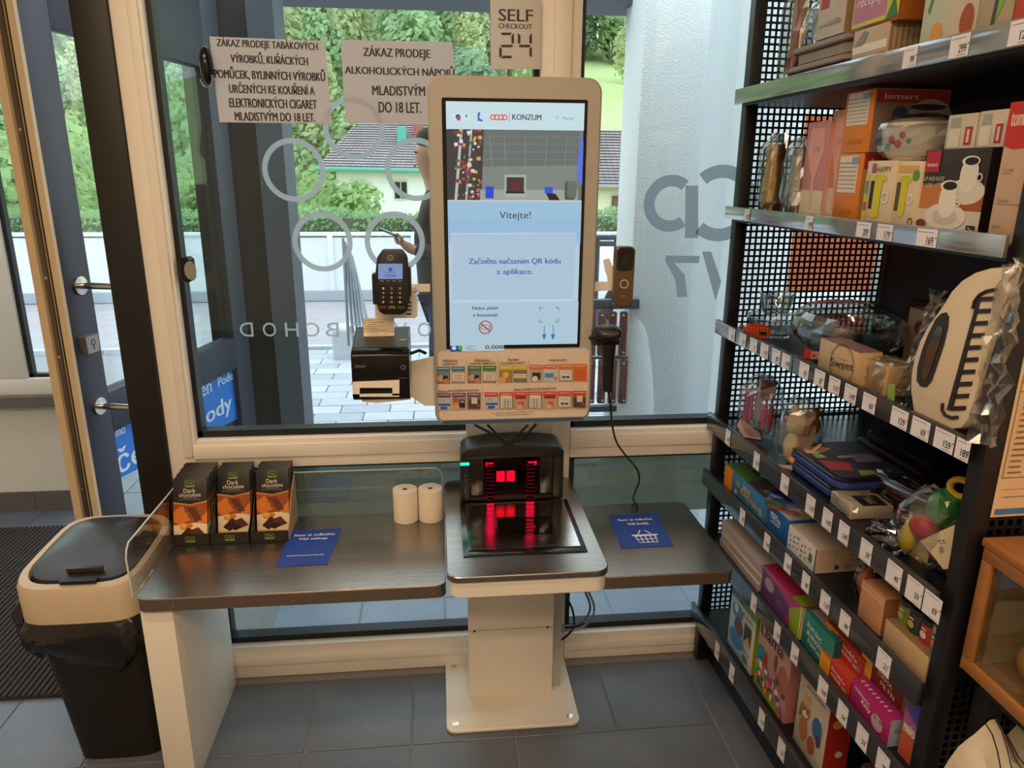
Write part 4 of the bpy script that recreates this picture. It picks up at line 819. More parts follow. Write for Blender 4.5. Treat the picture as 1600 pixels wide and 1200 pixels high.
MB().blob((q.x + .001, 1.648, q.z + .002), (.024, .010, .009), mat('#4A3F3C', .08), 16, 8).build('scan_window', hs)
pa = [onY(951, 535, 1.67), onY(951, 560, 1.675), onY(950, 585, 1.68), onY(950, 610, 1.685)]
MB().tube(pa, [.019, .015, .0145, .012], BLK, 14).build('handle', hs)
MB().tube([(.362, 1.71, q.z - .018), (q.x - .02, 1.70, q.z - .016)], .010, BLK, 10).build('holder_arm', hs); MB().rbox(q.x - .034, q.x + .034, 1.668, 1.71, q.z - .03, q.z - .016, .012, BLK, cham=.002).build('holder_cup', hs)
cp_ = [onY(950, 610, 1.685), onY(954, 632, 1.69), onY(956, 660, 1.70), onY(963, 690, 1.75), onY(978, 712, 1.82), onY(995, 733, 1.88), onY(999, 750, 1.91), onY(992, 770, 1.93)]
e1 = onZ(989, 779, .5525); e2 = onZ(995, 790, .5525); e3 = onZ(995.5, 803, .5525); cp_ += [e1, e2, e3]
def smooth(p, n=4):
    o = []; p = [V(q) for q in p]
    for i in range(len(p) - 1):
        a, b, c, d = p[max(i - 1, 0)], p[i], p[i + 1], p[min(i + 2, len(p) - 1)]
        for k in range(n): t = k / n; o.append(.5 * ((2 * b) + (c - a) * t + (2 * a - 5 * b + 4 * c - d) * t * t + (3 * b - a - 3 * c + d) * t ** 3))
    return o + [p[-1]]
MB().tube(smooth(cp_), .0026, BLK, 8).build('cord', hs)
# floor cables behind the stand
for nm, col, pts in (('black', BLK, [(885, 930), (895, 955), (896, 980), (880, 998), (862, 1006)]), ('grey', mat('#8E8E92', .5), [(920, 925), (928, 945), (925, 965), (905, 982), (862, 985)]), ('second grey', mat('#7C7C80', .5), [(915, 925), (922, 945), (918, 962), (900, 976), (862, 978)])):
    c_ = thing('loose_cable', {'black': 'black cable looping right of the pedestal', 'grey': 'outer grey cable looping right of the pedestal', 'second grey': 'inner grey cable looping right of the pedestal'}[nm], 'cable', (.36, 1.93, .3))
    MB().tube(smooth([(onY(pts[0][0], pts[0][1] - 14, 1.94))] + [onY(*q, 1.94) for q in pts]), .0035, col, 8).build('cord', c_)
# counters
def counter(name, label, x0, x1):
    t = thing(name, label, 'counter', ((x0 + x1) / 2, 1.76, .51))
    MB().rbox(x0, x1, 1.545, 1.945, .5485, .55, .022, TOP, seg=6, cham=.0007).build('steel_top', t)
    MB().rbox(x0 + .0005, x1 - .0005, 1.546, 1.9445, .514, .5484, .022, SIDE, seg=6, cham=.002).build('edge', t); return t
cl = counter('packing_counter', 'long brushed steel packing counter left of the stand', -.715, .0015); cr2 = counter('basket_counter', 'short brushed steel basket counter right of the stand', .3735, .722)
for x in (-.63, -.36, -.03): MB().lathe([(0, 0), (.0035, 0), (.003, .0015), (0, .0016)], (x, 1.5445, .53), CHROME, 8, axis='Y').build('screw', cl)
sp_ = thing('side_panel', 'thick white side panel carrying the left end of the counter', 'panel', (-.68, 1.76, 0))
MB().box(-.714, -.640, 1.56, 1.943, 0, .5135, WHT).build('board', sp_, bevel=.003)
MB().lathe([(0, 0), (.004, 0), (.004, .001), (0, .001)], (-.639, 1.64, .49), BLK, 8, axis='X').build('screw', sp_)
gp = thing('splash_guard', 'clear acrylic guard along the left and back of the packing counter', 'guard', (-.5, 1.9, .55))
ED = mat('#C8CCC8', .15, var=0)
a_ = [(1.552, .551), (1.548, .655), (1.556, .672), (1.572, .684), (1.95, .684), (1.95, .551)]
MB().prism(a_, (-.7225, 0, 0), (0, 1, 0), (0, 0, 1), (1, 0, 0), .005, CLEAR).build('side_sheet', gp)
MB().tube([(-.72, y, z) for y, z in a_[:5]], .0022, ED, 6).build('edge', gp)
b_ = [(-.715, .551), (-.715, .684), (-.025, .684), (-.010, .678), (-.004, .664), (-.004, .551)]
MB().prism(b_, (0, 1.948, 0), (1, 0, 0), (0, 0, 1), (0, 1, 0), .005, CLEAR).build('back_sheet', gp)
MB().tube([(x, 1.950, z) for x, z in b_[1:]], .0018, ED, 6).build('edge', gp)
# blue mats
def mat_sign(name, label, pts, items, mid):
    P = [onZ(*p_, .5504) for p_ in pts]; t = thing(name, label, 'mat', tuple(mid))
    MB().prism([(p_.x, p_.y) for p_ in P], (0, 0, .5502), (1, 0, 0), (0, 1, 0), (0, 0, 1), .0012, mat('#1E3F96', .45, var=.04)).build('sheet', t)
    decal('print', t, (0, 0, .5514), (1, 0, 0), (0, 1, 0), items, local=False)
PALE = '#DDE2F2'
mat_sign('counter_mat', 'blue counter mat printed for purchases, beside the chocolate', [(431, 886), (511, 882), (534, 826), (455, 829)], [
    ('t', 'Sem si odložte', -.352, 1.826, (.108, .013), PALE, 0, False, .02), ('t', 'Váš nákup', -.352, 1.802, (.076, .015), PALE, 0, False, .02), ('t', 'KONTROLNÍ VÁHA', -.357, 1.715, (.092, .007), PALE, 0, False, .01)], (-.355, 1.76, .55))
BK = [('t', 'Sem si odložte', .543, 1.838, (.100, .013), PALE, 0, False, .02), ('t', 'Váš košík', .545, 1.812, (.062, .014), PALE, 0, False, .02)]
bx0, bz0 = .545, 1.718
BK += [('p', [(bx0 - .036, bz0 + .030), (bx0 + .036, bz0 + .030), (bx0 + .036, bz0 + .023), (bx0 - .036, bz0 + .023)], PALE), ('p', [(bx0 - .030, bz0 + .026), (bx0 + .030, bz0 + .026), (bx0 + .026, bz0 - .016), (bx0 - .026, bz0 - .016)], PALE)]
for i in range(4):
    for j in range(2): BK.append(('r', bx0 - .025 + i * .013, bz0 - .013 + j * .018, bx0 - .015 + i * .013, bz0 + .001 + j * .018, '#1E3F96'))
BK += [('p', [(bx0 - .020, bz0 + .030), (bx0 - .016, bz0 + .030), (bx0 - .004, bz0 + .052), (bx0 - .008, bz0 + .052)], PALE), ('p', [(bx0 + .016, bz0 + .030), (bx0 + .020, bz0 + .030), (bx0 + .008, bz0 + .052), (bx0 + .004, bz0 + .052)], PALE)]
mat_sign('counter_mat', 'blue counter mat with a basket symbol, right of the stand', [(951, 805), (1026, 802), (1053, 853), (971, 857)], BK, (.54, 1.77, .55))
# paper rolls
PRM = mat('#EADFCB', .8, var=.02)
r0 = None
for x, lb in ((-.108, 'white paper till roll on the counter, left one of the pair'), (-.037, 'white paper till roll touching the stand, right one of the pair')):
    t = thing('paper_roll', lb, 'paper roll', (x, 1.90, .55), 0, 'spare till rolls')
    MB().lathe([(.0075, .004), (.0075, .094), (.0335, .095), (.0345, .0935), (.0345, .001), (.0335, 0.0002), (.0075, .0002)], (0, 0, 0), PRM, 28).build('roll', t, local=True)
    T(MB().lathe([(.0045, .003), (.0045, .0935), (.0073, .0935), (.0073, .003)], (0, 0, 0), mat('#6A5A48', .8), 14).build('core', t, local=True), 'brown core')
# chocolate displays and bars
def choc_bar():
    t = thing('chocolate_bar', '', 'chocolate bar')
    MB().box(-.043, .043, 0, .009, 0, .172, mat('#14110F', .35, var=.02)).build('wrapper', t, local=True, bevel=.0015)
    K = '#171310'
    its = [('p', [(-.043, 0), (.043, 0), (.043, .112), (0, .103), (-.043, .110)], '#C98A4A'), ('p', [(-.043, .045), (.043, .050), (.043, .108), (0, .100), (-.043, .106)], '#9A4A18'),
           ('p', [(-.043, .085), (-.02, .10), (.0, .062), (-.03, .05), (-.043, .06)], '#D2772A'), ('p', [(.015, .052), (.043, .085), (.043, .052)], '#DB7C2C'), ('p', [(-.01, .096), (.012, .095), (.03, .06), (.012, .058)], '#5E2A12'),
           ('p', [(-.043, .006), (.043, .004), (.043, .05), (.01, .054), (-.043, .048)], '#E6D3B4'), ('c', -.012, .044, (.016, .009), '#D88A34'), ('c', -.018, .048, (.008, .006), '#E8A850'), ('c', -.002, .047, (.008, .005), '#C87424'),
           ('p', [(-.03, .018), (-.012, .006), (.012, .028), (-.006, .043)], '#3A1712'), ('p', [(-.004, .034), (.012, .012), (.038, .022), (.02, .042)], '#5A241C'), ('p', [(-.008, .012), (.005, .008), (.02, .018), (.008, .024)], '#2A100E'), ('r', -.0005, .013, .0005, .04, '#1E0C0A'),
           ('t', '70%', .001, .088, (.032, .014), '#6A3216', 0, False, .01), ('t', 'Cacao', .006, .073, (.026, .010), '#7A3C18', 0, False, 0),
           ('r', -.012, .149, .012, .165, '#7E9A3A'), ('r', -.0108, .1535, .0108, .1638, K), ('t', 'Coop', 0, .1585, (.015, .0065), '#A9C850'),
           ('t', 'Dark', -.001, .139, (.030, .011), '#E6E0D4'), ('t', 'chocolate', 0, .128, (.056, .010), '#E6E0D4'), ('r', -.018, .1195, .018, .1205, '#A9A294'), ('r', -.03, .1155, .026, .1162, '#A9A294')]
    decal('front_print', t, (0, -.0002, 0), (1, 0, 0), (0, 0, 1), its, off=.0001, step=.00004); return t
cb0 = choc_bar(); WM_ = cb0; used = False
pos = []
for ci, (cx, n, y0, nm, dz) in enumerate([(-.668, 11, 1.823, 'left', 0), (-.567, 7, 1.868, 'middle', .004), (-.464, 6, 1.868, 'right', .006)]):
    bx = thing('display_box', {'left': 'black chocolate display box at the left, fullest with bars', 'middle': 'black chocolate display box standing in the middle', 'right': 'black chocolate display box at the right with torn side'}[nm], 'box', (cx, 1.86, .5505), 0, 'chocolate display boxes')
    kb = mat('#171412', .45); TAN = mat('#B99A78', .8)
    z = .5508
    MB().box(cx - .049, cx + .049, 1.800, 1.935, z, z + .002, kb).build('bottom', bx)
    MB().box(cx - .049, cx + .049, 1.799, 1.801, z, z + .030, kb).build('front_lip', bx)
    for s in (-1, 1):
        MB().prism([(1.80, z), (1.80, z + .03), (1.825, z + .045), (1.87, z + .10), (1.935, z + .145), (1.935, z)], (cx + s * .0485 - .0008, 0, 0), (0, 1, 0), (0, 0, 1), (1, 0, 0), .0016, kb if not (s > 0 and nm == 'right') else TAN).build('side', bx)
    MB().box(cx - .049, cx + .049, 1.935, 1.937, z, z + .145, kb).build('back', bx)
    decal('lip_print', bx, (cx, 1.799, z), (1, 0, 0), (0, 0, 1), [('r', -.012, .008, .012, .024, '#7E9A3A'), ('r', -.0108, .0125, .0108, .0228, '#171310'), ('t', 'Coop', 0, .0176, (.015, .0065), '#A9C850')], local=False)
    for k in range(n):
        o = cb0 if not used else copy_tree(cb0); used = True
        sp_y = (1.918 - y0) / max(n - 1, 1) if n else 0; sp_y = min(sp_y, .0098)
        o.location = (cx + .001 * ((k * 7) % 3 - 1), y0 + k * sp_y - .02, .5535 + .0 + dz * .2 + k * .0006); o.rotation_euler = (-R(17 if nm == 'left' else 15), 0, 0)
        o['label'] = ('front dark chocolate bar in the %s display box' % nm) if k == 0 else ('%s dark chocolate bar from the front in the %s display box' % (['', 'second', 'third', 'fourth', 'fifth', 'sixth', 'seventh', 'eighth', 'ninth', 'tenth', 'last'][k], nm)); o['category'] = 'chocolate bar'
        o['group'] = 'chocolate bars in the %s box' % nm
# waste bin
BT = mat('#C6B498', .5, var=.03); BB = mat('#15110F', .5, var=.05); BAG = mat('#161413', .22, bump=.5, scale=14, var=.2)
wb = thing('waste_bin', 'black waste bin with beige rim, grey lid and bin bag', 'bin', (-.905, 1.79, 0))
def ringpts(cx, cy, hx, hy, z, e=.35, n=32, dz=None, jit=0., rd=None):
    o = []
    for k in range(n):
        t = 2 * math.pi * k / n; c, s = math.cos(t), math.sin(t); j = 1 + (rd.uniform(-jit, jit) if rd else 0)
        o.append(V((cx + hx * j * math.copysign(abs(c) ** e, c), cy + hy * j * math.copysign(abs(s) ** e, s), z if dz is None else z + dz(c, s))))
    return o
def loft(mb, rings, m, cap0=False, cap1=False, smooth=True):
    n = len(rings[0]); vs = [p for r_ in rings for p in r_]; fs = [(i * n + k, i * n + (k + 1) % n, (i + 1) * n + (k + 1) % n, (i + 1) * n + k) for i in range(len(rings) - 1) for k in range(n)]
    if cap0: fs.append(tuple(range(n))[::-1])
    if cap1: fs.append(tuple((len(rings) - 1) * n + k for k in range(n)))
    return mb.add(vs, fs, m, smooth=smooth)
CX, CY = -.893, 1.785
loft(MB(), [ringpts(CX + .02, CY + .01, .112, .125, .0, .4), ringpts(CX, CY, .134, .150, .46, .4)], BB, True, True).build('body', wb)
tl = lambda c, s: .018 * s
loft(MB(), [ringpts(CX, CY, .142, .158, .440, .42), ringpts(CX, CY, .148, .164, .446, .42), ringpts(CX, CY, .149, .166, .545, .42, dz=tl), ringpts(CX, CY, .144, .160, .558, .42, dz=tl), ringpts(CX, CY, .129, .140, .560, .42, dz=tl), ringpts(CX, CY, .127, .138, .545, .42, dz=tl)], BT).build('rim', wb)
LID = mat('#2B2927', .36, var=.06)
loft(MB(), [ringpts(CX, CY + .004, .126, .134, .550, .42, dz=tl), ringpts(CX, CY + .004, .124, .131, .562, .42, dz=tl), ringpts(CX, CY + .01, .092, .10, .577, .5, dz=tl), ringpts(CX, CY + .01, .04, .045, .583, .7, dz=tl)], LID, False, True).build('lid', wb)
MB().rbox(CX - .03, CX + .055, CY - .150, CY - .128, .545, .553, .004, BLK).build('finger_slot', wb); MB().rbox(CX - .03, CX + .055, CY - .112, CY - .100, .555, .566, .004, mat('#34322F', .3)).build('grip_ridge', wb)
rd = random.Random(2); rg = []
for i in range(9):
    z = .455 - i * .018; rg.append(ringpts(CX, CY, .138 + .030 * math.sin(i * .40), .152 + .024 * math.sin(i * .45), z, .45, 56, dz=(lambda c, s: .0) if i < 2 else (lambda c, s: rd.uniform(-.005, .005) + (.0 if i < 4 else .025 * math.sin(c * 5 + s * 3))), jit=.03 if i > 1 else 0, rd=rd))
    if i < 2: rg[-1] = ringpts(CX, CY, .138 + .030 * math.sin(i * .40), .152 + .024 * math.sin(i * .45), z, .45, 56)
loft(MB(), rg, BAG).build('bin_bag', wb)
MB().blob((CX - .165, CY - .05, .41), (.035, .05, .055), BAG, 14, 10, noise=.15, seed=3).build('bag_knot', wb)
#PART4
# ================================================================== SHELF RACK
ZS = dict(S1=1.692, S2=1.402, S3=1.090, S4=.815, S5=.640, S6=.448, S7=.178)
rack = thing('shelf_rack', 'tall black metal shelf rack with price rails and perforated end panels', 'shelf', tuple(sw(.46, .24, 0)), PHI)
OX, OY = .46, .24       # local = (u - OX, v - OY, z)
def rb_(name, u0, u1, v0, v1, z0, z1, m, parent=rack, bevel=0., label=None):
    o = MB().box(u0 - OX, u1 - OX, v0 - OY, v1 - OY, z0, z1, m).build(name, parent, local=True, bevel=bevel)
    if label: o['label'] = label
    return o
for u in (-.02, .935): 
    rb_('upright', u, u + .03, .012, .045, 0, 2.2, SHB, bevel=.002); rb_('upright', u, u + .03, .47, .50, 0, 2.2, SHB, bevel=.002)
def mesh_panel(u, v0, v1, z0, z1, p=.0167, b=.0056):
    mb = MB(); n = int((v1 - v0) / p); m = int((z1 - z0) / p)
    for i in range(n + 1): mb.box(u - OX, u + .002 - OX, v0 + i * p - OY, v0 + i * p + b - OY, z0, z1, SHB)
    for j in range(m + 1): mb.box(u + .0001 - OX, u + .0019 - OX, v0 - OY, v0 + n * p - OY, z0 + j * p, z0 + j * p + b, SHB)
    for z in (z0, z1): mb.box(u - .002 - OX, u + .004 - OX, v0 - OY, v1 - OY, z - .012, z + .018, SHB)
    o = mb.build('perforated_panel', rack, local=True); o['kind'] = 'stuff'
mesh_panel(-.008, .045, .47, .08, 1.95); mesh_panel(.955, .045, .47, .10, 1.60)
rb_('back_panel', 0, .935, .472, .478, .05, 2.1, mat('#0E0D0E', .6)); rb_('plinth', 0, .94, .05, .07, 0, .12, SHB)
LBL = mat('#E6E2EA', .5, var=.03)
RAILM = mat('#34353A', .16, spec=.7, var=.05); RAILS = mat('#B4B6BA', .14, .75, var=.03)  # upper rails paler and metallic: window reflection put into their colour
NUM = '#2A2624'
def rail_(k, z0, z1, labels, m=RAILM, wl=.036):
    rb_('shelf_board', .0, .94, .004, .470, ZS[k] - .022, ZS[k], SHB if k != 'S4' else mat('#131216', .2))
    r = rb_('price_rail', -.022, .942, -.008, .003, z0, z1, m, bevel=.001)
    for L_ in labels:
        x, y, s = L_[:3]; w = L_[3] if len(L_) > 3 else wl
        u, _ = su(x, y, -.008); h = z1 - z0 - .003
        items = [('r', -w / 2, .0015, w / 2, h, LBL), ('r', -w / 2 + .003, h - .006, w / 2 - .009, h - .0048, '#8A8078')]
        if s: items += [('t', s, w * .18, h * .40, (.0052 * len(s), .012), NUM, 0, False, .01), ('r', w * .42, h * .52, w * .47, h * .60, NUM), ('r', -w * .05, .004, w * .4, .005, '#8A8078')]
        decal('price_label', r, (u - OX, -.0084 - OY, z0), (1, 0, 0), (0, 0, 1), items, step=.0001)
rail_('S1', 1.675, 1.712, [(1423, 87, '99'), (1500, 72, '299', .042), (1596, 50, '129', .042)], RAILS)
rail_('S2', 1.386, 1.419, [(1168, 333, '159', .03), (1265, 345, '199', .03), (1350, 357, '209', .045), (1383, 362, '179', .045), (1450, 363, '169', .05)], RAILS)
rail_('S3', 1.069, 1.108, [(1144, 519, '67'), (1161, 528, '59'), (1178, 537, '9'), (1195, 546, '119'), (1213, 556, '89'), (1229, 564, '199'), (1257, 577, '81'), (1281, 590, '87'), (1304, 603, '119'), (1329, 617, '149'), (1358, 633, '69'), (1405, 658, '129', .045), (1438, 674, '69', .045), (1475, 692, '159', .045), (1504, 706, '189', .03)], wl=.040)
rail_('S4', .783, .832, [(1138, 680, '89', .03), (1183, 715, '139', .032), (1227, 752, '119'), (1267, 787, '119'), (1293, 812, '149'), (1318, 838, '249'), (1353, 865, '29'), (1396, 905, '49', .042), (1428, 930, '59', .042), (1456, 952, '69', .042)])
rail_('S5', .606, .655, [(1161, 800, '99', .03), (1199, 845, '149', .03), (1230, 892, '109', .032), (1258, 920, '89', .032), (1289, 945, '129'), (1320, 976, '89'), (1381, 1035, '21', .040)])
rail_('S6', .414, .466, [(1180, 925, '79', .03), (1216, 978, '169', .03), (1243, 1015, '169', .032), (1288, 1063, '109'), (1318, 1107, '64'), (1349, 1143, '59'), (1382, 1180, '99')])
rail_('S7', .140, .198, [(1122, 1005, '99', .03), (1145, 1040, '129', .03), (1191, 1118, '129', .032), (1222, 1165, '76', .034)])
rb_('rail_marker', su(1241, 570)[0] - .005, su(1241, 570)[0] + .005, -.0095, -.0085, 1.070, 1.107, mat('#5F8A6E'), label='green rail marker')
# price list sheet on the near end panel
ps = thing('price_sheet', 'laminated tan sheet of bread kinds hung on the near end panel', 'sign', tuple(sw(.965, .20, 1.0)), PHI)
Ysheet = sw(.962, .05, 0).y
def nzf(items, W, Hh):
    o = []
    for it in items:
        k = it[0]
        if k in ('r',): o.append(('r', it[1] * W, it[2] * Hh, it[3] * W, it[4] * Hh, it[5]))
        elif k == 'rr': o.append(('rr', it[1] * W, it[2] * Hh, it[3] * W, it[4] * Hh, it[5] * min(W, Hh), it[6]))
        elif k == 'c': r_ = it[3] if isinstance(it[3], tuple) else (it[3], it[3]); o.append(('c', it[1] * W, it[2] * Hh, (r_[0] * W, r_[1] * (W if not isinstance(it[3], tuple) else Hh)), it[4]))
        elif k == 'ring': o.append(('ring', it[1] * W, it[2] * Hh, it[3] * W, it[4] * W, it[5]))
        elif k == 'p': o.append(('p', [(a * W, b * Hh) for a, b in it[1]], it[2]))
        elif k == 't': o.append(('t', it[1], it[2] * W, it[3] * Hh, (it[4][0] * W if it[4][0] else 0, it[4][1] * Hh if it[4][1] else 0), *it[5:]))
    return o
MB().box(-.004, .0, -.162, .18, -.021, .316, mat('#DDBD98', .4, var=.02)).build('sheet', ps, local=True)
its = [('r', .03, .012, 1, .042, '#3E78B0'), ('r', .12, .945, 1, .98, '#3E78B0'), ('t', 'Druhy pečiva', .26, .785, (.36, .034), '#3A2620', 0, False, .02), ('r', .06, .10, .9, .105, '#8A6E54'), ('r', .04, .14, .9, .143, '#B0906E')]
for x in (.03, .20, .40, .6): its.append(('r', x, .20, x + .004, .70, '#8A6E54'))
for y in (.20, .62, .665, .70): its.append(('r', .03, y, .9, y + .004, '#8A6E54'))
rq = random.Random(8)
for k in range(14): its += [('r', .05, .225 + k * .029, .05 + rq.uniform(.05, .13), .232 + k * .029, '#7A6452'), ('r', .23, .225 + k * .029, .23 + rq.uniform(.05, .14), .232 + k * .029, '#7A6452')]
decal('print', ps, (.0, -.162, -.021), (0, 1, 0), (0, 0, 1), nzf(its, .342, .337))

# ------------------------------------------------------------------ goods
def item(name, label, cat, u0, u1, v, zb, d, yaw=0, group=None):
    return thing(name, label, cat, tuple(sw((u0 + u1) / 2, v + d / 2, zb)), PHI + R(yaw), group)
def carton(label, pL, pR, pT, v, zb, d, col, F=(), N=(), Tt=(), ncol=None, tcol=None, fcol=None, name='carton', cat='box', yaw=0, group=None, lift=0., h=None, w=None):
    u0 = su(*pL, v)[0]; u1 = su(*pR, v)[0] if pR else u0 + w; zz = zb + lift
    u1 = min(u1, .930); u0 = min(u0, .90); h = h if h else su(*pT, v)[1] - zz; w = u1 - u0
    t = item(name, label, cat, u0, u1, v, zz + .0008, d, yaw, group)
    MB().box(-w / 2, w / 2, -d / 2, d / 2, 0, h, mat(col, .42, var=.04)).build('box', t, local=True, bevel=.0012)
    if F or fcol: decal('front_print', t, (-w / 2, -d / 2, 0), (1, 0, 0), (0, 0, 1), nzf(([('r', .01, .01, .99, .99, fcol)] if fcol else []) + list(F), w, h))
    if N or ncol: decal('side_print', t, (w / 2, -d / 2, 0), (0, 1, 0), (0, 0, 1), nzf(([('r', .01, .01, .99, .99, ncol)] if ncol else []) + list(N), d, h))
    if Tt or tcol: decal('top_print', t, (-w / 2, -d / 2, h), (1, 0, 0), (0, 1, 0), nzf(([('r', .01, .01, .99, .99, tcol)] if tcol else []) + list(Tt), w, d))
    t['_h'] = h; return t, w, h
def bag(parent, c, rad, seed=1, e=.7, noise=.10, m=WRAP, seg=16, ring=12): MB().blob(c, rad, m, seg, ring, noise=noise, e=e, seed=seed, smooth=False).build('wrap', parent, local=True)
def speck(n, cols, seed, s=(.02, .08), y=(0, 1)):
    r = random.Random(seed); o = []
    for _ in range(n):
        x, yy, w, h = r.uniform(0, .92), r.uniform(y[0], y[1] - .06), r.uniform(*s), r.uniform(*s)
        o.append(('c', x + w / 2, yy + h / 2, (w / 2, h / 2), r.choice(cols)) if r.random() < .6 else ('r', x, yy, min(x + w, .99), min(yy + h, .99), r.choice(cols)))
    return o
# ---- top shelf S1
z = ZS['S1']
tt = item('spatula_pack', 'clear bag holding a brown wooden spatula at the far end of the top shelf', 'utensil', su(1195, 130, .07)[0], su(1245, 118, .07)[0], .07, z, .06)
MB().tube([(.03, 0, .26), (-.012, 0, .05)], [.010, .014], mat('#A0522A', .5), 10).build('spatula', tt, local=True); MB().tube([(-.03, .01, .02), (-.04, .01, .30)], .006, mat('#C9C4BC', .3), 8).build('handle', tt, local=True)
MB().box(-.035, .01, .015, .018, .02, .26, mat('#7E8A52', .6)).build('card', tt, local=True); bag(tt, (0, 0, .14), (.05, .03, .14), 3)
def tray_stack(label, pL, pR, zo, hh, colr, v):
    u0, u1 = su(*pL, v)[0], su(*pR, v)[0]; t = item('storage_box', label, 'container', u0, u1, v, z + zo, .2); w = u1 - u0
    MB().rbox(-w / 2 + .012, w / 2 - .012, -.09, .09, .0005, hh - .012, .02, mat(colr, .45), cham=.004).build('tub', t, local=True)
    MB().rbox(-w / 2, w / 2, -.10, .10, hh - .013, hh, .02, mat('#9A8A7E', .5), cham=.003).build('lid', t, local=True); MB().rbox(-w / 2 - .008, -w / 2 + .01, -.03, .03, hh - .02, hh - .008, .004, mat('#C9BDB2', .5)).build('clip', t, local=True); return t
tray_stack('taupe storage box at the bottom of the top shelf stack', (1226, 118), (1322, 98), 0, .052, '#7C6C62', .05)
tray_stack('taupe storage box lying on the lower taupe box', (1232, 100), (1325, 82), .0535, .040, '#94867A', .055)
u0 = su(1245, 60, .06)[0]; tt = item('utensil_pack', 'white bowl in shiny clear wrap on the taupe boxes', 'bowl', u0, u0 + .1, .07, z + .0945, .1)
MB().lathe([(0, .001), (.03, .001), (.045, .03), (.048, .075), (.045, .075), (.042, .03), (0, .01)], (0, 0, 0), mat('#DCD8D2', .3), 24).build('bowl', tt, local=True); bag(tt, (0, 0, .05), (.06, .055, .055), 5)
carton('white and red carton on top of the taupe boxes', (1276, 42), (1320, 28), (1300, -60), .06, z, .10, '#CFC4BC', F=[('r', .1, .3, .4, .95, '#B8283C'), ('t', 'sada', .65, .15, (.4, .08), '#8A7E78'), ('r', .1, .12, .9, .14, '#9A8E88')], ncol='#B99E80', lift=.0965, h=.20)
carton('beige carton with a red tag, lowest of the near pair on the top shelf', (1331, 84), (1386, 72), (1356, 40), .04, z, .22, '#BFA88C', F=[('r', .02, .45, .98, .62, '#E6E2DC'), ('p', [(.62, .1), (.98, .12), (.98, .38), (.7, .36)], '#C0392B'), ('t', 'tescoma', .82, .24, (.28, .10), '#F0E4DC', 180, False, .01), ('p', [(.05, .6), (.3, .9), (.45, .85), (.3, .6)], '#8C8880')], N=[('r', .02 + .05 * k, .05, .035 + .05 * k, .95, '#8E7458') for k in range(19)], ncol='#B49878')
carton('green and pink food box marked 4P on the beige carton', (1330, 50), (1402, 34), (1366, -20), .04, z, .20, '#9A5A1C', F=[('p', [(0, .05), (1, .05), (1, .6), (.5, 1), (0, .9)], '#C9C84A'), ('r', .02, .1, .75, .75, '#B87A98'), ('t', 'snadné', .38, .55, (.6, .16), '#E6D0DC', 0, False, .02), ('t', 'recepty', .36, .32, (.55, .14), '#E6D0DC', 0, False, .02), ('c', .88, .55, .09, '#D8D4CC'), ('p', [(.75, .05), (.9, .3), (1, .05)], '#3E7A2C')], N=[('t', '4P', .35, .55, (.24, .28), '#D8B87A', 0, False, .02)], ncol='#A8601E', lift=.082, h=.15)
carton('pale mint carton with onions and cups, third from the near post on top', (1436, 66), (1522, 48), (1480, -60), .04, z, .15, '#C6CFB8', F=[('r', .5, .02, .98, .98, '#CDBCAE'), ('c', .22, .75, (.14, .22), '#8A4A3A'), ('c', .7, .72, (.16, .2), '#8A3A2E'), ('c', .32, .14, (.11, .08), '#D89A4A'), ('c', .85, .18, (.12, .1), '#A0522A'), ('r', .55, .38, .95, .395, '#8A6A5A'), ('p', [(.1, .3), (.2, .5), (.24, .5), (.14, .28)], '#5A8A3A')], h=.26)
carton('grey and green carton with a red label at the near end on top', (1523, 48), (1585, 30), (1560, -60), .04, z, .15, '#B4A48E', F=[('r', .05, .3, .45, .85, '#B02A2E'), ('c', .25, .65, .09, '#F0E8E0'), ('p', [(.45, .1), (1, .45), (1, .6), (.45, .2)], '#7EB83A'), ('p', [(.4, .1), (.6, .95), (.7, .95), (.5, .1)], '#4A4440')], h=.24)
carton('red carton nearest the post on the top shelf', (1580, 30), (1640, 14), (1610, -60), .04, z, .15, '#C8483A', h=.22)
# ---- second shelf S2
z = ZS['S2']
def vase(label, px, py, r, h, col, seed):
    v = .07; u = su(px, py, v)[0]; t = item('vase', label, 'vase', u - r, u + r, v - r, z, 2 * r)
    MB().lathe([(0, .001), (r * .8, .001), (r * .95, h * .15), (r, h * .4), (r * .72, h * .75), (r * .9, h), (r * .84, h), (r * .6, h * .72), (0, h * .1)], (0, 0, 0), mat(col, .18, .9), 22).build('body', t, local=True)
    bag(t, (0, 0, h * .55), (r * 1.45, r * 1.3, h * .57), seed, .8, .14); return t
vase('gold metal vase in crinkled clear wrap at the far end', 1205, 312, .030, .172, '#E0B878', 4)
vase('silver metal vase in crinkled wrap beside the gold vase', 1243, 322, .028, .158, '#D0CCC8', 6)
PK = lambda s: [('r', .0, .0, 1, .3, '#D8CCB0'), ('p', [(.2, .93), (.8, .93), (.85, .7), (.55, .42), (.53, .1), (.45, .1), (.43, .42), (.12, .7)], '#E2A598'), ('t', s, .5, .72, (.3, .06), '#A87068'), ('r', .1, .05, .9, .06, '#B89880')]
carton('pink flute glass carton, left of the pair', (1249, 322), (1283, 326), (1266, 192), .06, z, .08, '#C8888A', F=PK('376'), ncol='#D8A89A', group='pink flute glass cartons')
carton('taller pink flute glass carton touching the orange cartons', (1284, 326), (1316, 330), (1300, 174), .07, z, .08, '#CC9088', F=PK('376'), ncol='#D8A89A', group='pink flute glass cartons')
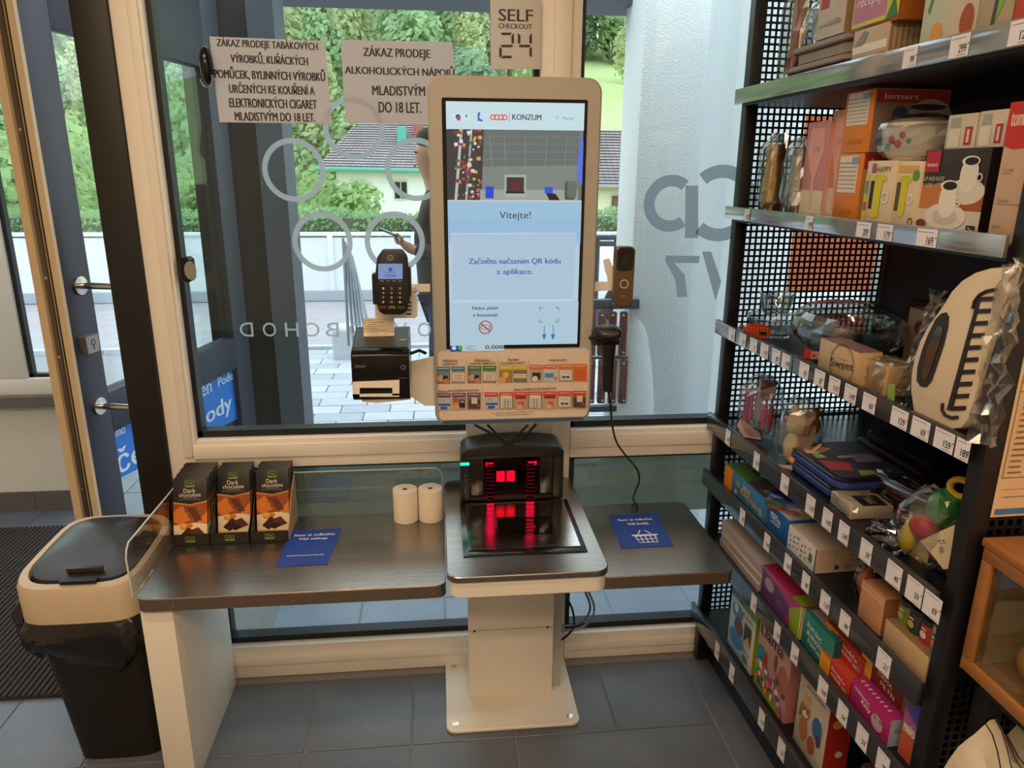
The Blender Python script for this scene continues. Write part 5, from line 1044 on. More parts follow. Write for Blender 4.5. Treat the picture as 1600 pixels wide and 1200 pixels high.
OF = [('r', .1, .45, .85, .97, '#D8D2CC')] + [('r', .12, .5 + .06 * k, .8, .515 + .06 * k, '#B08A6A') for k in range(7)] + [('t', 'LAMART', .5, .18, (.6, .08), '#C87830', 0, False, .01), ('r', .6, .85, .85, .95, '#8A9CB8')]
ON = [('r', .02, .78, .98, .98, '#A02A2C'), ('t', 'lamart', .35, .88, (.45, .08), '#E8D0C8', 0, False, .01), ('c', .35, .6, .10, '#2E4A8A'), ('ring', .35, .42, .10, .03, '#2A2624'), ('c', .75, .55, (.3, .3), '#B4AAA4'), ('c', .72, .72, (.24, .05), '#2A1C18'), ('r', .2, .1, .5, .2, '#A02A2C')]
t, w, h = carton('lower orange mug carton with a grey label', (1300, 330), (1338, 333), (1318, 241), .045, z, .14, '#D87A1C', F=OF, N=ON, ncol='#C8905A')
carton('upper orange mug carton stacked on the lower one', (1313, 236), (1356, 238), (1336, 144), .045, z, .16, '#DC7C1A', F=OF, N=ON, ncol='#8C7668', lift=h + .001)
for k, (xa, xb, lb) in enumerate(((1346, 1389, 'far'), (1391, 1429, 'near'))):
    carton('carton with a yellow mug in its window, the %s one' % lb, (xa, 333), (xb, 338), (xa + 20, 252 + k), .04 + .004 * k, z, .05, '#D9C8A8', F=[('r', 0, 0, .16, .8, '#CDB84A'), ('r', .02, .5, .14, .7, '#6A8A8C'), ('r', .02, .25, .14, .38, '#B04A3A'), ('r', .22, .28, .55, .70, '#1E1A16'), ('t', 'HAPPY', .62, .87, (.5, .09), '#5A4638'), ('r', .2, .82, .34, .96, '#A04A78'), ('c', .52, .74, (.26, .06), '#C9C034'), ('rr', .36, .2, .62, .74, .15, '#D2C81E'), ('c', .48, .2, (.16, .05), '#D2C81E'), ('ring', .78, .46, .13, .045, '#E6DED0')] if k == 0 else
           [('r', .12, .28, .5, .70, '#5A4A3A'), ('r', .1, .84, .9, .94, '#D8A860'), ('c', .84, .8, .14, '#5A9A3A'), ('c', .46, .74, (.26, .06), '#C9C034'), ('rr', .3, .2, .56, .74, .15, '#D2C81E'), ('ring', .72, .46, .13, .045, '#E6DED0'), ('ring', .86, .14, .10, .03, '#4A2A22')], group='yellow mug cartons')
u, v = su(1425, 250, .10)[0], .10
t = item('casserole_dish', 'white casserole dish with a painted rose in clear wrap', 'dish', u - .07, u + .07, v - .045, z + .126, .10, 25)
MB().lathe([(0, .001), (.045, .001), (.062, .02), (.068, .062), (.064, .062), (.058, .02), (0, .008)], (0, 0, 0), mat('#DCD4C4', .2, var=.02), 28, sx=1.0, sy=.8).build('bowl', t, local=True)
MB().lathe([(.070, .062), (.071, .067), (.045, .076), (0, .078)], (0, 0, 0), mat('#DCD4C4', .2, var=.02), 28, sy=.8).build('lid', t, local=True)
for k, (a, b, c_, q) in enumerate(((-.02, .038, '#B83A4A', .009), (-.008, .03, '#C2485A', .007), (.0, .045, '#B83A4A', .006), (-.03, .025, '#4A8A3A', .006), (.012, .034, '#5A8A4A', .005))): T(MB().blob((a, -.0535 + abs(a) * .25, b), (q, .002, q), mat(c_, .5), 8, 6).build('painted_rose', t, local=True), 'painted flower')
bag(t, (0, 0, .042), (.073, .060, .043), 8, .75, .03)
t, w, h = carton('dark coffee cup and plate carton with two white cups', (1432, 333), (1530, 348), (1490, 234), .05, z, .10, '#2E211C', F=[('r', 0, 0, 1, .30, '#D2C8BC'), ('p', [(0, .3), (.55, .3), (.35, .62), (0, .55)], '#C07A3A'), ('p', [(.6, .3), (1, .3), (1, .6), (.75, .5)], '#A8541E'), ('r', .04, .74, .27, .99, '#B4203A'), ('t', 'lamart', .155, .83, (.17, .05), '#F0DCD8', 0, False, .015), ('t', 'CUP AND PLATE', .2, .66, (.36, .05), '#D8CCC0'), ('t', 'KAFFE', .12, .58, (.16, .045), '#D8CCC0'),
      ('c', .74, .52, (.27, .15), '#DAD2C8'), ('c', .48, .22, (.32, .16), '#E2DAD0'), ('c', .48, .22, (.2, .10), '#CDC4B8'), ('rr', .62, .5, .88, .88, .3, '#E2DAD0'), ('c', .75, .86, (.13, .06), '#EAE2D8'), ('c', .76, .86, (.1, .045), '#1E120C'), ('rr', .36, .2, .62, .6, .3, '#E8E0D6'), ('c', .49, .58, (.14, .065), '#EFE8DE'), ('c', .5, .58, (.11, .05), '#1E120C'), ('ring', .66, .4, .05, .018, '#E0D8CE'), ('ring', .91, .68, .045, .016, '#D8D0C6'), ('r', .84, .04, .97, .14, '#2A2622'), ('t', '2x', .905, .09, (.08, .06), '#F0E8E0'), ('c', .12, .12, (.08, .05), '#7A3A2A')], ncol='#1E1614')
for k, (a, b) in enumerate(((1474, 1520), (1522, 1566))):
    carton('white glass carton with a red tag, %s on the dark coffee carton' % ('far one' if k == 0 else 'near one'), (a, 236), (b, 232), (a + 20, 180), .06, z, .06, '#CFC4B4', F=[('p', [(.05, 0), (.15, .9), (.45, .9), (.5, 0)], '#A8A49C'), ('r', .1, .05, .5, .6, '#DDD4C6'), ('r', .66, .1, .9, .62, '#B02A30'), ('r', .73, .17, .82, .55, '#D8C8BC')], lift=h + .001, h=.055 if k == 0 else .056, group='white glass cartons')
carton('tall white carton with a red top at the near post', (1545, 352), (1640, 366), (1580, 161), .03, z, .12, '#C9A88E', F=[('p', [(0, .70), (.3, .67), (.7, .68), (1, .75), (1, 1), (0, 1)], '#C22A24'), ('t', 'tommy', .42, .86, (.62, .13), '#E2BCA8', 0, False, .02), ('r', .1, .5, .4, .505, '#9A8070'), ('t', '6 sad hracek', .3, .53, (.3, .03), '#8A7060'), ('r', .1, .28, .9, .285, '#9A8070'), ('t', '8 sad hracek', .3, .31, (.3, .03), '#8A7060'), ('t', 'nebo vice', .25, .12, (.22, .03), '#8A7060')], ncol='#B8947A')
# ---- third shelf S3
z = ZS['S3']
def bowl(label, px, py, r, h, sy=1., m=BOWL, name='glass_bowl', zz=0, vmin=.0):
    v = r * sy + vmin; u = su(px, py, v)[0]; t = item(name, label, 'bowl', u - r, u + r, v - r * sy, z + zz, 2 * r * sy)
    MB().lathe([(0, .001), (r * .62, .001), (r * .80, h * .3), (r * .93, h * .93), (r, h), (r, h * 1.04), (r * .90, h * 1.02), (r * .76, h * .32), (r * .58, .008), (0, .008)], (0, 0, 0), m, 32, sy=sy).build('bowl', t, local=True); return t
t = bowl('oval glass baking dish with a red checked card at the far end', 1210, 495, .088, .052, .8, vmin=.02)
cc = decal('card', t, (.030, -.090, .004), (.42, .90, 0), (.18, -.1, 1), [('c', .028, .018, (.034, .022), '#B83A22')] + [('c', .004 + .008 * i, .006 + .0075 * j, .0018, '#D88A5A') for i in range(7) for j in range(4)] + [('r', .034, .012, .052, .02, '#1A1614')])
decal('sticker', t, (-.01, -.090, .022), (.42, .90, 0), (.2, -.1, 1), [('r', 0, 0, .012, .008, '#A83A3A'), ('r', .014, .004, .026, .008, '#D8CCC4')])
t = bowl('glass pot with a lid and side handle in the oval dish', 1216, 450, .045, .056, zz=.0565, name='glass_pot', vmin=.045)
MB().tube([(-.036, 0, .045), (-.062, -.004, .035), (-.060, -.004, .008), (-.034, 0, .006)], .005, BOWL, 8).build('handle', t, local=True)
t = bowl('stack of wide glass mixing bowls in shrink wrap', 1326, 500, .118, .095, .85, name='glass_bowl', vmin=.03)
for k in range(3): MB().lathe([(.098 + k * .005, .030 + k * .020), (.110 + k * .004, .045 + k * .020), (.106 + k * .004, .045 + k * .020)], (0, 0, 0), BOWL, 28, sy=.85).build('ring', t, local=True)
bag(t, (0, 0, .075), (.124, .106, .06), 11, .8, .04, seg=22)
decal('red_label', t, (.02, -.112, .012), (.5, .86, 0), (.2, -.1, 1), [('r', 0, 0, .016, .022, '#B83A3C'), ('r', .016, 0, .034, .018, '#C9A88A'), ('c', .022, .008, .004, '#B8482A')]); decal('yellow_label', t, (.075, -.085, .062), (.5, .86, 0), (.1, -.1, 1), [('r', 0, 0, .045, .009, '#B8A838'), ('r', .014, 0, .045, .004, '#4A4438'), ('r', .018, .005, .03, .009, '#C8702A')])
SW_ = [('ring', .62, .47, .30, .012, '#5A4632'), ('ring', .62, .47, .27, .006, '#5A4632'), ('t', 'Sweet', .62, .48, (.56, .24), '#3E2E20', 6, False, .01), ('r', .52, .62, .72, .635, '#5A4632'), ('r', .52, .33, .72, .345, '#5A4632'), ('r', .32, .02, .326, .98, '#A88A62')]
carton('kraft paper box printed Sweet in front of the glass bowls', (1276, 580), (1336, 606), (1290, 510), .022, z, .05, '#C6A67E', F=SW_, tcol='#8C6E70', h=.070)
t, w, h = carton('second kraft paper box in clear wrap behind the first', (1337, 600), (1382, 622), (1345, 540), .040, z, .06, '#BFA078', F=[('ring', .2, .5, .16, .02, '#5A4632')], h=.058)
bag(t, (.01, 0, .03), (.038, .035, .035), 4, .5, .08)
u, v = suz(1378, 432, z + .07)
t = item('oven_mitt', 'folded maroon oven mitt hanging at the back of the shelf', 'mitt', .33, .42, .30, z, .06)
MB().rbox(-.045, .045, -.02, .02, .001, .13, .02, mat('#4E1822', .9, var=.2, bump=.4), axis='Y', cham=.006).build('fabric', t, local=True)
decal('tag', t, (-.02, -.021, .07), (1, 0, 0), (0, 0, 1), [('r', 0, 0, .022, .025, '#B8A49A'), ('r', .003, .003, .019, .014, '#5A4A46')])
t = item('floral_carton', 'cream carton with red flowers at the back near the post', 'box', .44, .52, .24, z, .1); MB().box(-.04, .04, -.05, .05, .001, .13, mat('#A8947E', .6)).build('box', t, local=True)
decal('front_print', t, (-.04, -.05, 0), (1, 0, 0), (0, 0, 1), nzf([('c', .5, .7, .2, '#7A2A2A'), ('c', .7, .5, .12, '#8A3A34'), ('r', .4, .3, .5, .4, '#4A3A34')], .08, .13))
t = item('glass_jar', 'glass storage jar with a cream lid behind the dish rack', 'jar', .56, .66, .16, z, .1)
MB().lathe([(0, .001), (.045, .001), (.048, .02), (.048, .105), (.044, .11)], (0, 0, 0), BOWL, 24).build('jar', t, local=True); MB().lathe([(0, .112), (.05, .112), (.052, .116), (.05, .128), (0, .13)], (0, 0, 0), mat('#C9B898', .4), 24).build('lid', t, local=True)
t = item('glass_bowl', 'wrapped glass bowl squeezed behind the white dish rack', 'bowl', .68, .82, .14, z, .14)
MB().lathe([(0, .09), (.04, .09), (.06, .11), (.068, .15), (.064, .15), (.055, .11), (0, .1)], (0, 0, 0), BOWL, 24).build('bowl', t, local=True); MB().lathe([(0, .001), (.05, .001), (.05, .085), (0, .088)], (0, 0, 0), mat('#6A625A', .5), 20).build('stand', t, local=True); bag(t, (0, 0, .12), (.075, .07, .06), 31, .8, .1)
# dish rack
V0 = -.002
dr = thing('dish_rack', 'cream plastic dish rack with slots standing on its side in wrap', 'dish rack', tuple(sw(.78, .02, z + .0)), PHI)
def pl2(pts, v): o = []; [o.append(su(*p_, v)) for p_ in pts]; return o
def sprism(pts, v, d, m, parent, name, bevel=0., **k):
    q = pl2(pts, v); mb = MB(); n = len(q); vs = [sw(a, v, b) for a, b in q] + [sw(a, v + d, b) for a, b in q]
    mb.add(vs, [tuple(range(n)), tuple(range(n, 2 * n))[::-1]] + [(i, i + n, (i + 1) % n + n, (i + 1) % n) for i in range(n)], m); return mb.build(name, parent, bevel=bevel)
CRM = mat('#DCC8AA', .4, var=.03)
sprism([(1590, 418), (1568, 417), (1545, 419), (1522, 426), (1502, 438), (1486, 455), (1474, 475), (1462, 492), (1449, 510), (1437, 532), (1428, 558), (1423, 585), (1422, 610), (1426, 640), (1433, 655), (1445, 664), (1462, 669), (1482, 672), (1502, 669), (1512, 655), (1522, 620), (1540, 560), (1560, 500), (1578, 455)], .004, .03, CRM, dr, 'rim_plate', .004)
DK = mat('#2A211A', .4); BR = mat('#8A7050', .2, .8)
T(sprism([(1478, 488), (1470, 490), (1462, 498), (1450, 522), (1440, 548), (1433, 575), (1432, 595), (1438, 604), (1447, 605), (1455, 596), (1464, 570), (1474, 540), (1481, 510), (1482, 495)], .0025, .002, DK, dr, 'handle_slot'), 'dark handle slot')
T(sprism([(1469, 508), (1463, 512), (1448, 545), (1441, 575), (1441, 592), (1447, 594), (1456, 570), (1468, 535), (1473, 515)], .0015, .001, mat('#6A6258', .12, .9), dr, 'slot_inner'), 'shiny inner wall')
sprism([(1527, 466), (1532, 466), (1487, 642), (1479, 640)], .002, .002, DK, dr, 'slot_spine')
for k in range(10):
    y = 464 + k * 19; x = 1530 - (y - 464) * .255; sprism([(x, y), (x + 22, y - 1), (x + 21, y + 6), (x - 1, y + 7)], .002, .002, DK, dr, 'slot')
def sarc(pts, r, m, nm): MB().tube([sw(*((lambda a: (a[0], .0025, a[1]))(su(*p_, .0025)))) for p_ in pts], r, m, 6).build(nm, dr)
sarc(smooth([V((1520, 482, 0)), V((1524, 466, 0)), V((1537, 455, 0)), V((1556, 452, 0))], 3) and [(1520, 482), (1523, 470), (1530, 461), (1541, 455), (1557, 452)], .0028, DK, 'groove'); sarc([(1473, 630), (1472, 640), (1477, 649), (1487, 653), (1497, 652)], .003, DK, 'groove')
def wrapsheet(pts, v, parent, seed, sub=9):
    r = random.Random(seed); A_, B_, C_, D_ = pts; vs = []
    for j in range(sub * 2 + 1):
        for i in range(sub + 1):
            s, t_ = i / sub, j / (sub * 2); x = (A_[0] * (1 - s) + B_[0] * s) * (1 - t_) + (D_[0] * (1 - s) + C_[0] * s) * t_; y = (A_[1] * (1 - s) + B_[1] * s) * (1 - t_) + (D_[1] * (1 - s) + C_[1] * s) * t_
            vv = v + r.uniform(-.012, .012); q = su(x, y, v); vs.append(sw(q[0] + r.uniform(-.004, .004), vv, q[1]))
    n = sub + 1; fs = [(j * n + i, j * n + i + 1, (j + 1) * n + i + 1, (j + 1) * n + i) for j in range(sub * 2) for i in range(sub)]
    MB().add(vs, fs, WRAP).build('wrap', parent)
wrapsheet([(1455, 450), (1480, 455), (1430, 640), (1395, 640)], .02, dr, 3); wrapsheet([(1565, 420), (1600, 400), (1560, 700), (1512, 690)], .0, dr, 5)
sprism([(1388, 600), (1398, 600), (1396, 628), (1386, 624)], .012, .002, mat('#8AA84A'), dr, 'green_tag')
# ---- fourth shelf S4
z = ZS['S4']
u = su(1180, 690, .06)[0]
t = item('hair_set', 'pink toy hair set in a clear bag at the far end', 'toy', u - .05, u + .05, .025, z, .08, 52)
for k, (x, zz, w_, h_, c_) in enumerate(((-.035, .085, .012, .09, '#A83A78'), (-.024, .085, .008, .085, '#C05A90'), (.012, .06, .012, .065, '#D0507C'), (.028, .062, .010, .07, '#C84A78'))): MB().rbox(x - w_ / 2, x + w_ / 2, -.01, .008, zz - h_ / 2 + .0, zz + h_ / 2, .003, mat(c_, .4), axis='Y', cham=.002).build('comb', t, local=True)
MB().prism([(-.02, .045), (.0, .04), (.002, .16), (-.01, .17)], (0, .01, 0), (1, 0, 0), (0, 0, 1), (0, 1, 0), .004, mat('#B0A6C4', .5)).build('card', t, local=True)
MB().box(-.005, .03, .006, .03, .105, .155, mat('#6E4A48', .5)).build('bottle', t, local=True); MB().box(-.012, .012, -.025, -.01, .012, .03, mat('#3A3040', .4)).build('clip', t, local=True)
MB().prism([(-.05, .03), (-.045, .05), (.01, .02), (.015, .003), (-.03, .002)], (0, -.03, 0), (1, 0, 0), (0, 0, 1), (0, 1, 0), .01, mat('#C0A0A8', .5)).build('pouch', t, local=True)
bag(t, (0, 0, .085), (.058, .045, .085), 13, .7, .10)
u = su(1245, 715, .07)[0]
t = item('plush_toy', 'cream and brown plush toy in a clear cone bag', 'toy', u - .045, u + .045, .025, z, .09, 50)
FUR = mat('#8A5A30', .95, var=.15, bump=.6, bscale=200); CRF = mat('#D2C09A', .95, var=.08, bump=.5, bscale=200)
pb = MB(); pb.blob((.0, 0, .05), (.036, .03, .048), FUR, 18, 12); pb.blob((.012, .0, .105), (.033, .028, .032), FUR, 18, 12); pb.blob((.03, .005, .135), (.010, .008, .013), FUR, 10, 8); pb.blob((-.015, -.01, .14), (.010, .008, .012), CRF, 10, 8); pb.build('body', t, local=True)
MB().blob((-.006, -.014, .108), (.026, .022, .03), CRF, 16, 12).build('face', t, local=True); MB().blob((-.012, -.022, .048), (.020, .016, .04), CRF, 14, 10).build('belly', t, local=True)
MB().blob((.0, -.03, .022), (.014, .02, .012), mat('#C88A5A', .9), 12, 8).build('foot', t, local=True); MB().blob((-.03, -.018, .12), (.007, .005, .006), mat('#D89AA0', .8), 8, 6).build('cheek', t, local=True)
MB().prism([(-.06, .002), (.0, .0), (.058, .075), (.056, .08), (-.005, .01)], (0, -.045, 0), (1, 0, 0), (0, 0, 1), (0, 1, 0), .002, mat('#C9AE8C', .7)).build('header_card', t, local=True)
bag(t, (0, 0, .085), (.052, .042, .085), 17, .75, .10)
def pencase(label, zo, du, col, top=None):
    u0, u1 = su(1216, 722, .03)[0] + du, su(1362, 842, .03)[0] + du * .6; v = .03; w = .225; t = item('pencil_case', label, 'case', u0, u0 + w, v, z + zo, .20, 0, 'zipped blue cases')
    MB().rbox(-w / 2, w / 2, -.09, .09, .0008, .018, .03, mat('#2A3A80', .55), cham=.004).build('base', t, local=True); MB().rbox(-w / 2 + .0, w / 2 - .0, -.09, .09, .0185, .027, .03, mat('#15151C', .4), cham=.003).build('cover', t, local=True)
    if top: decal('cover_print', t, (-w / 2, -.09, .027), (1, 0, 0), (0, 1, 0), nzf(top, w, .18))
pencase('lower blue zipped case of the stack', 0, 0, '')
pencase('upper blue zipped case with a colourful racing cover', .028, .012, '', [('rr', .04, .05, .96, .95, .12, '#3A3244'), ('p', [(.08, .2), (.2, .1), (.3, .3), (.2, .5)], '#D8863A'), ('p', [(.2, .1), (.3, .08), (.34, .2), (.28, .3)], '#C9C4B8'), ('p', [(.5, .1), (.75, .08), (.8, .35), (.6, .45)], '#B03A34'), ('p', [(.38, .6), (.6, .55), (.62, .9), (.4, .9)], '#7A7A9A'), ('p', [(.8, .4), (.92, .35), (.9, .8), (.82, .8)], '#8AA05A'), ('r', .35, .12, .45, .25, '#A8B06A'), ('r', .42, .4, .48, .6, '#C9A43A')])
DR = mat('#2A0E14', .35)
for (lab, u0, v0, w, d, zo, h, m, yaw) in (('dark red flat pouch behind the blue cases', .30, .25, .26, .16, 0, .05, DR, 0), ('black flat box in the middle of the shelf', .33, .26, .22, .13, .051, .03, mat('#14121A', .3), 4), ('long dark red umbrella box slanting toward the near post', .52, .15, .30, .05, 0, .05, mat('#4A1420', .35), 6)):
    t = item('pouch', lab, 'pouch', u0, u0 + w, v0, z + zo, d, yaw); MB().rbox(-w / 2, w / 2, -d / 2, d / 2, .0008, h, .012, m, cham=.006).build('shell', t, local=True)
    MB().tube([(-w / 2 + .01, -d / 2 - .0005, h * .6), (w / 2 - .01, -d / 2 - .0005, h * .6)], .0015, mat('#5A5458', .3, .7), 6).build('zip', t, local=True)
bag(t, (0, 0, .03), (.16, .03, .035), 21, .5, .05)
u0 = su(1292, 815, .03)[0]
t = item('card_pack', 'cream pack of cards with black print near the brushes', 'pack', u0, u0 + .085, .03, z, .09, -4); MB().box(-.042, .042, -.045, .045, .0008, .028, mat('#D2C2A8', .5)).build('box', t, local=True, bevel=.001)
decal('top_print', t, (-.042, -.045, .028), (1, 0, 0), (0, 1, 0), nzf([('r', .35, .3, .95, .9, '#2A2624'), ('t', 'MAX', .65, .6, (.4, .2), '#D8CCB8'), ('c', .15, .7, .08, '#A8987E')], .084, .09)); bag(t, (0, 0, .018), (.048, .05, .02), 23, .4, .05)
t = item('hair_brush', 'black hair brushes pack behind the silver tinsel', 'brush', .50, .60, .10, z, .07)
for k in range(3): MB().blob((-.03 + k * .03, 0, .02), (.014, .03, .016), BLKG, 12, 8).build('brush_head', t, local=True); 
for k in range(3): MB().tube([(-.03 + k * .03, .02, .02), (-.02 + k * .03, .05, .018)], .005, BLKG, 8).build('handle', t, local=True)
u = su(1380, 860, .03)[0]
t = item('tinsel_pack', 'bag of silver foil ribbons at the shelf edge', 'ribbon', u - .04, u + .04, .012, z, .07, 20); tm_ = MB(); r = random.Random(6)
SILV = mat('#B8B4C4', .12, 1., .1)
for k in range(60):
    a = V((r.uniform(-.035, .035), r.uniform(-.03, .03), r.uniform(.005, .03))); b = a + V((r.uniform(-.02, .02), r.uniform(-.02, .02), r.uniform(-.01, .01))); tm_.tube([a, (a + b) / 2 + V((0, 0, .006)), b], .0016, SILV if k % 6 else mat('#B04A4A', .2, .6), 4)
tm_.build('ribbons', t, local=True)['kind'] = 'stuff'; MB().box(-.036, .036, -.03, .03, .0008, .004, mat('#17161C', .3)).build('backing', t, local=True); bag(t, (0, 0, .018), (.042, .036, .022), 27, .5, .12)
u = su(1416, 830, .10)[0]
t = item('hair_clip', 'golden hair clip in a clear pack behind the tinsel', 'clip', u - .03, u + .03, .08, z, .06); GO = mat('#A8843C', .25, 1.)
MB().tube([(-.02, 0, .015), (-.012, -.012, .035), (.0, 0, .042), (.012, .012, .034), (.02, 0, .015)], .006, GO, 8).build('clip', t, local=True); MB().lathe([(.010, .004), (.016, .008), (.010, .012)], (.022, -.02, 0), GO, 16).build('ring', t, local=True); bag(t, (0, 0, .025), (.036, .032, .026), 29, .6, .1)
t = item('flask', 'dark teal flask lying at the back near the post', 'bottle', .66, .80, .17, z, .05, 10); MB().lathe([(0, 0), (.022, .002), (.024, .05), (.024, .09), (.012, .105), (.012, .12), (0, .12)], (-.06, 0, .026), mat('#1C5A60', .3), 18, axis='X').build('bottle', t, local=True); T(MB().lathe([(.0243, .06), (.0246, .062), (.0246, .088), (.0243, .09)], (-.06, 0, .026), mat('#7A7A7C', .4), 18, axis='X').build('band', t, local=True), 'grey band')
# toy fruit net
u = .835
t = item('toy_fruit_net', 'net of green, red and yellow toy fruit with paper cards', 'toy', u - .05, u + .05, .014, z, .08, 22)
MB().blob((.012, .01, .12), (.032, .028, .036), mat('#1E7A34', .5, bump=.4, bscale=160), 18, 12, noise=.03).build('green_fruit', t, local=True)
MB().tube([(.03 + .018 * math.cos(a), .012 + .004 * math.sin(a), .165 + .014 * math.sin(a)) for a in [k * math.pi / 8 for k in range(17)]], .006, mat('#C8A01E', .4), 8).build('yellow_ring', t, local=True)
for k, (x, zz, q) in enumerate(((-.012, .075, .024), (.035, .06, .022), (.05, .035, .018), (.055, .012, .013), (.02, .04, .016))): MB().blob((x, -.004, zz), (q, q * .8, q), mat('#B81E22', .35), 14, 10, noise=.04).build('red_fruit', t, local=True)
MB().blob((-.035, -.005, .045), (.016, .014, .03), mat('#D2B416', .4), 14, 10).build('yellow_cup', t, local=True)
MB().prism([(-.052, .015), (-.02, -.0), (.0, -.002), (-.0, .03), (-.046, .088)], (0, .008, 0), (1, 0, 0), (0, 0, 1), (0, 1, 0), .0015, mat('#D8C490', .7)).build('card', t, local=True)
cd_ = MB().prism([(.002, .062), (.055, .118), (.058, .035), (.05, .03), (.03, .045)], (0, -.034, 0), (1, 0, 0), (0, 0, 1), (0, 1, 0), .0015, mat('#D8C6A2', .7)).build('hang_tag', t, local=True)
decal('tag_print', t, (0, -.0342, 0), (1, 0, 0), (0, 0, 1), [('t', 'CE', .040, .078, (.012, .006), '#5A5048', 40), ('p', [(.036, .066), (.042, .072), (.046, .062), (.040, .056)], '#9A8C7A')])
bag(t, (0, 0, .08), (.056, .04, .075), 33, .8, .06)
# ---- fifth shelf S5
z = ZS['S5']
carton('blue board game box with an orange end lying at the far end', (1131, 758), (1197, 805), None, .02, z, .17, '#3A78A8', F=[('r', 0, 0, .2, 1, '#DC8A1E'), ('t', 'BOX', .55, .66, (.16, .22), '#E8D06A', -4, False, .02), ('t', 'PUNCTURE', .62, .38, (.4, .22), '#E2A84A', -4, False, .02), ('c', .35, .6, (.05, .15), '#6A9A8C'), ('c', .88, .3, (.05, .18), '#6AA89A'), ('r', .28, .1, .34, .3, '#D8A03A')],
       Tt=[('r', 0, 0, .5, .35, '#4A7A28'), ('c', .3, .45, .12, '#3A2A3A'), ('c', .4, .4, .05, '#D8D0CC'), ('c', .32, .6, .04, '#E0D8D4'), ('c', .5, .5, .05, '#C8B8BC'), ('r', .75, .1, .98, .5, '#7AA02C'), ('r', .7, .3, .8, .5, '#C83A2A'), ('ring', .85, .65, .09, .02, '#5A2A30')], tcol='#4A3A44', ncol='#5A8A24', h=.064)
carton('blue block set box behind the bag of blocks', (1198, 812), (1229, 848), None, .018, z, .14, '#1E5A9C', F=[('t', 'TRAKTOR', .4, .62, (.5, .2), '#D8E0E8', -6, False, .02), ('r', .2, .4, .62, .44, '#D8E0E8'), ('r', .18, .75, .5, .79, '#D8E0E8')], Tt=[('r', .05, .1, .6, .4, '#1E1E20'), ('t', '88 PCS', .3, .25, (.4, .18), '#D8D4CC')], tcol='#B8B4B0', h=.066)
t, w, h = carton('white box with a small tree pattern and printed cardboard end', (1230, 848), (1272, 900), None, .018, z, .15, '#D0C2B2', F=[('r', .96, 0, 1, 1, '#4A4A8A')] + [('c', .08 + (k * .137) % .8, .2 + (k * .29) % .65, .02, ('#6A3A3A', '#3A4A6A', '#3E5A34')[k % 3]) for k in range(22)] + [('c', .84, .5, (.05, .2), '#4E7A3A')], fcol='#D8D4D4', N=[('r', .3, .1, .32, .9, '#B0A090'), ('t', 'MC.042', .7, .76, (.3, .12), '#3A302A', 180), ('t', 'MADE IN CHINA', .72, .5, (.4, .08), '#4A403A', 180), ('c', .34, .22, .04, '#2A5A34'), ('t', 'CE', .52, .22, (.12, .15), '#3A302A', 180), ('r', .7, .18, .74, .28, '#3A302A'), ('r', .82, .18, .86, .28, '#3A302A')], ncol='#CDB49C', tcol='#C9B6A4', h=.060)
bt = item('block_bag', 'bag of red, blue, green and yellow blocks lying on the white box', 'toy', .32, .42, .018, z + .0612, .085, 35)
for (x, y, zz, a, b, c_, cl_) in ((-.035, -.01, .025, .03, .02, .02, '#1E4A96'), (-.03, -.015, .012, .035, .02, .012, '#24703A'), (.0, -.01, .02, .035, .024, .02, '#1E4AA0'), (-.01, -.028, .006, .055, .012, .006, '#B82A24'), (.048, .0, .016, .028, .022, .014, '#C8B414'), (.02, .02, .03, .03, .02, .012, '#1A3A7A')): MB().rbox(x - a * .7, x + a * .7, y - b * .7, y + b * .7, max(zz - c_ * .7, .0), zz + c_ * .7, .006, mat(cl_, .3), cham=.003).build('block', bt, local=True)
bag(bt, (.005, 0, .022), (.068, .045, .024), 37, .6, .08)
t = item('orange_pack', 'orange net wrapped pack standing left of the wood sticks', 'pack', su(1336, 920, .04)[0] - .02, su(1336, 920, .04)[0] + .02, .04, z, .05)
MB().blob((0, 0, .045), (.018, .02, .04), mat('#B8562A', .5, var=.2), 14, 10, noise=.08).build('filling', t, local=True); bag(t, (0, 0, .045), (.024, .026, .046), 41, .8, .12)
carton('bundle of pale wooden sticks in a clear bag', (1343, 935), (1378, 968), None, .02, z, .05, '#C8906A', F=[('r', .0, .8, 1, .86, '#C9AE98')] + [('r', .1 + k * .13, .02, .11 + k * .13, .8, '#B07A54') for k in range(7)], ncol='#A8754E', name='stick_bundle', cat='craft sticks', h=.082)
t, w, h = carton('long open cream tray box holding colourful jars', (1387, 950), (1466, 1046), None, .015, z, .10, '#B89A74', tcol='#8C7050', h=.052)
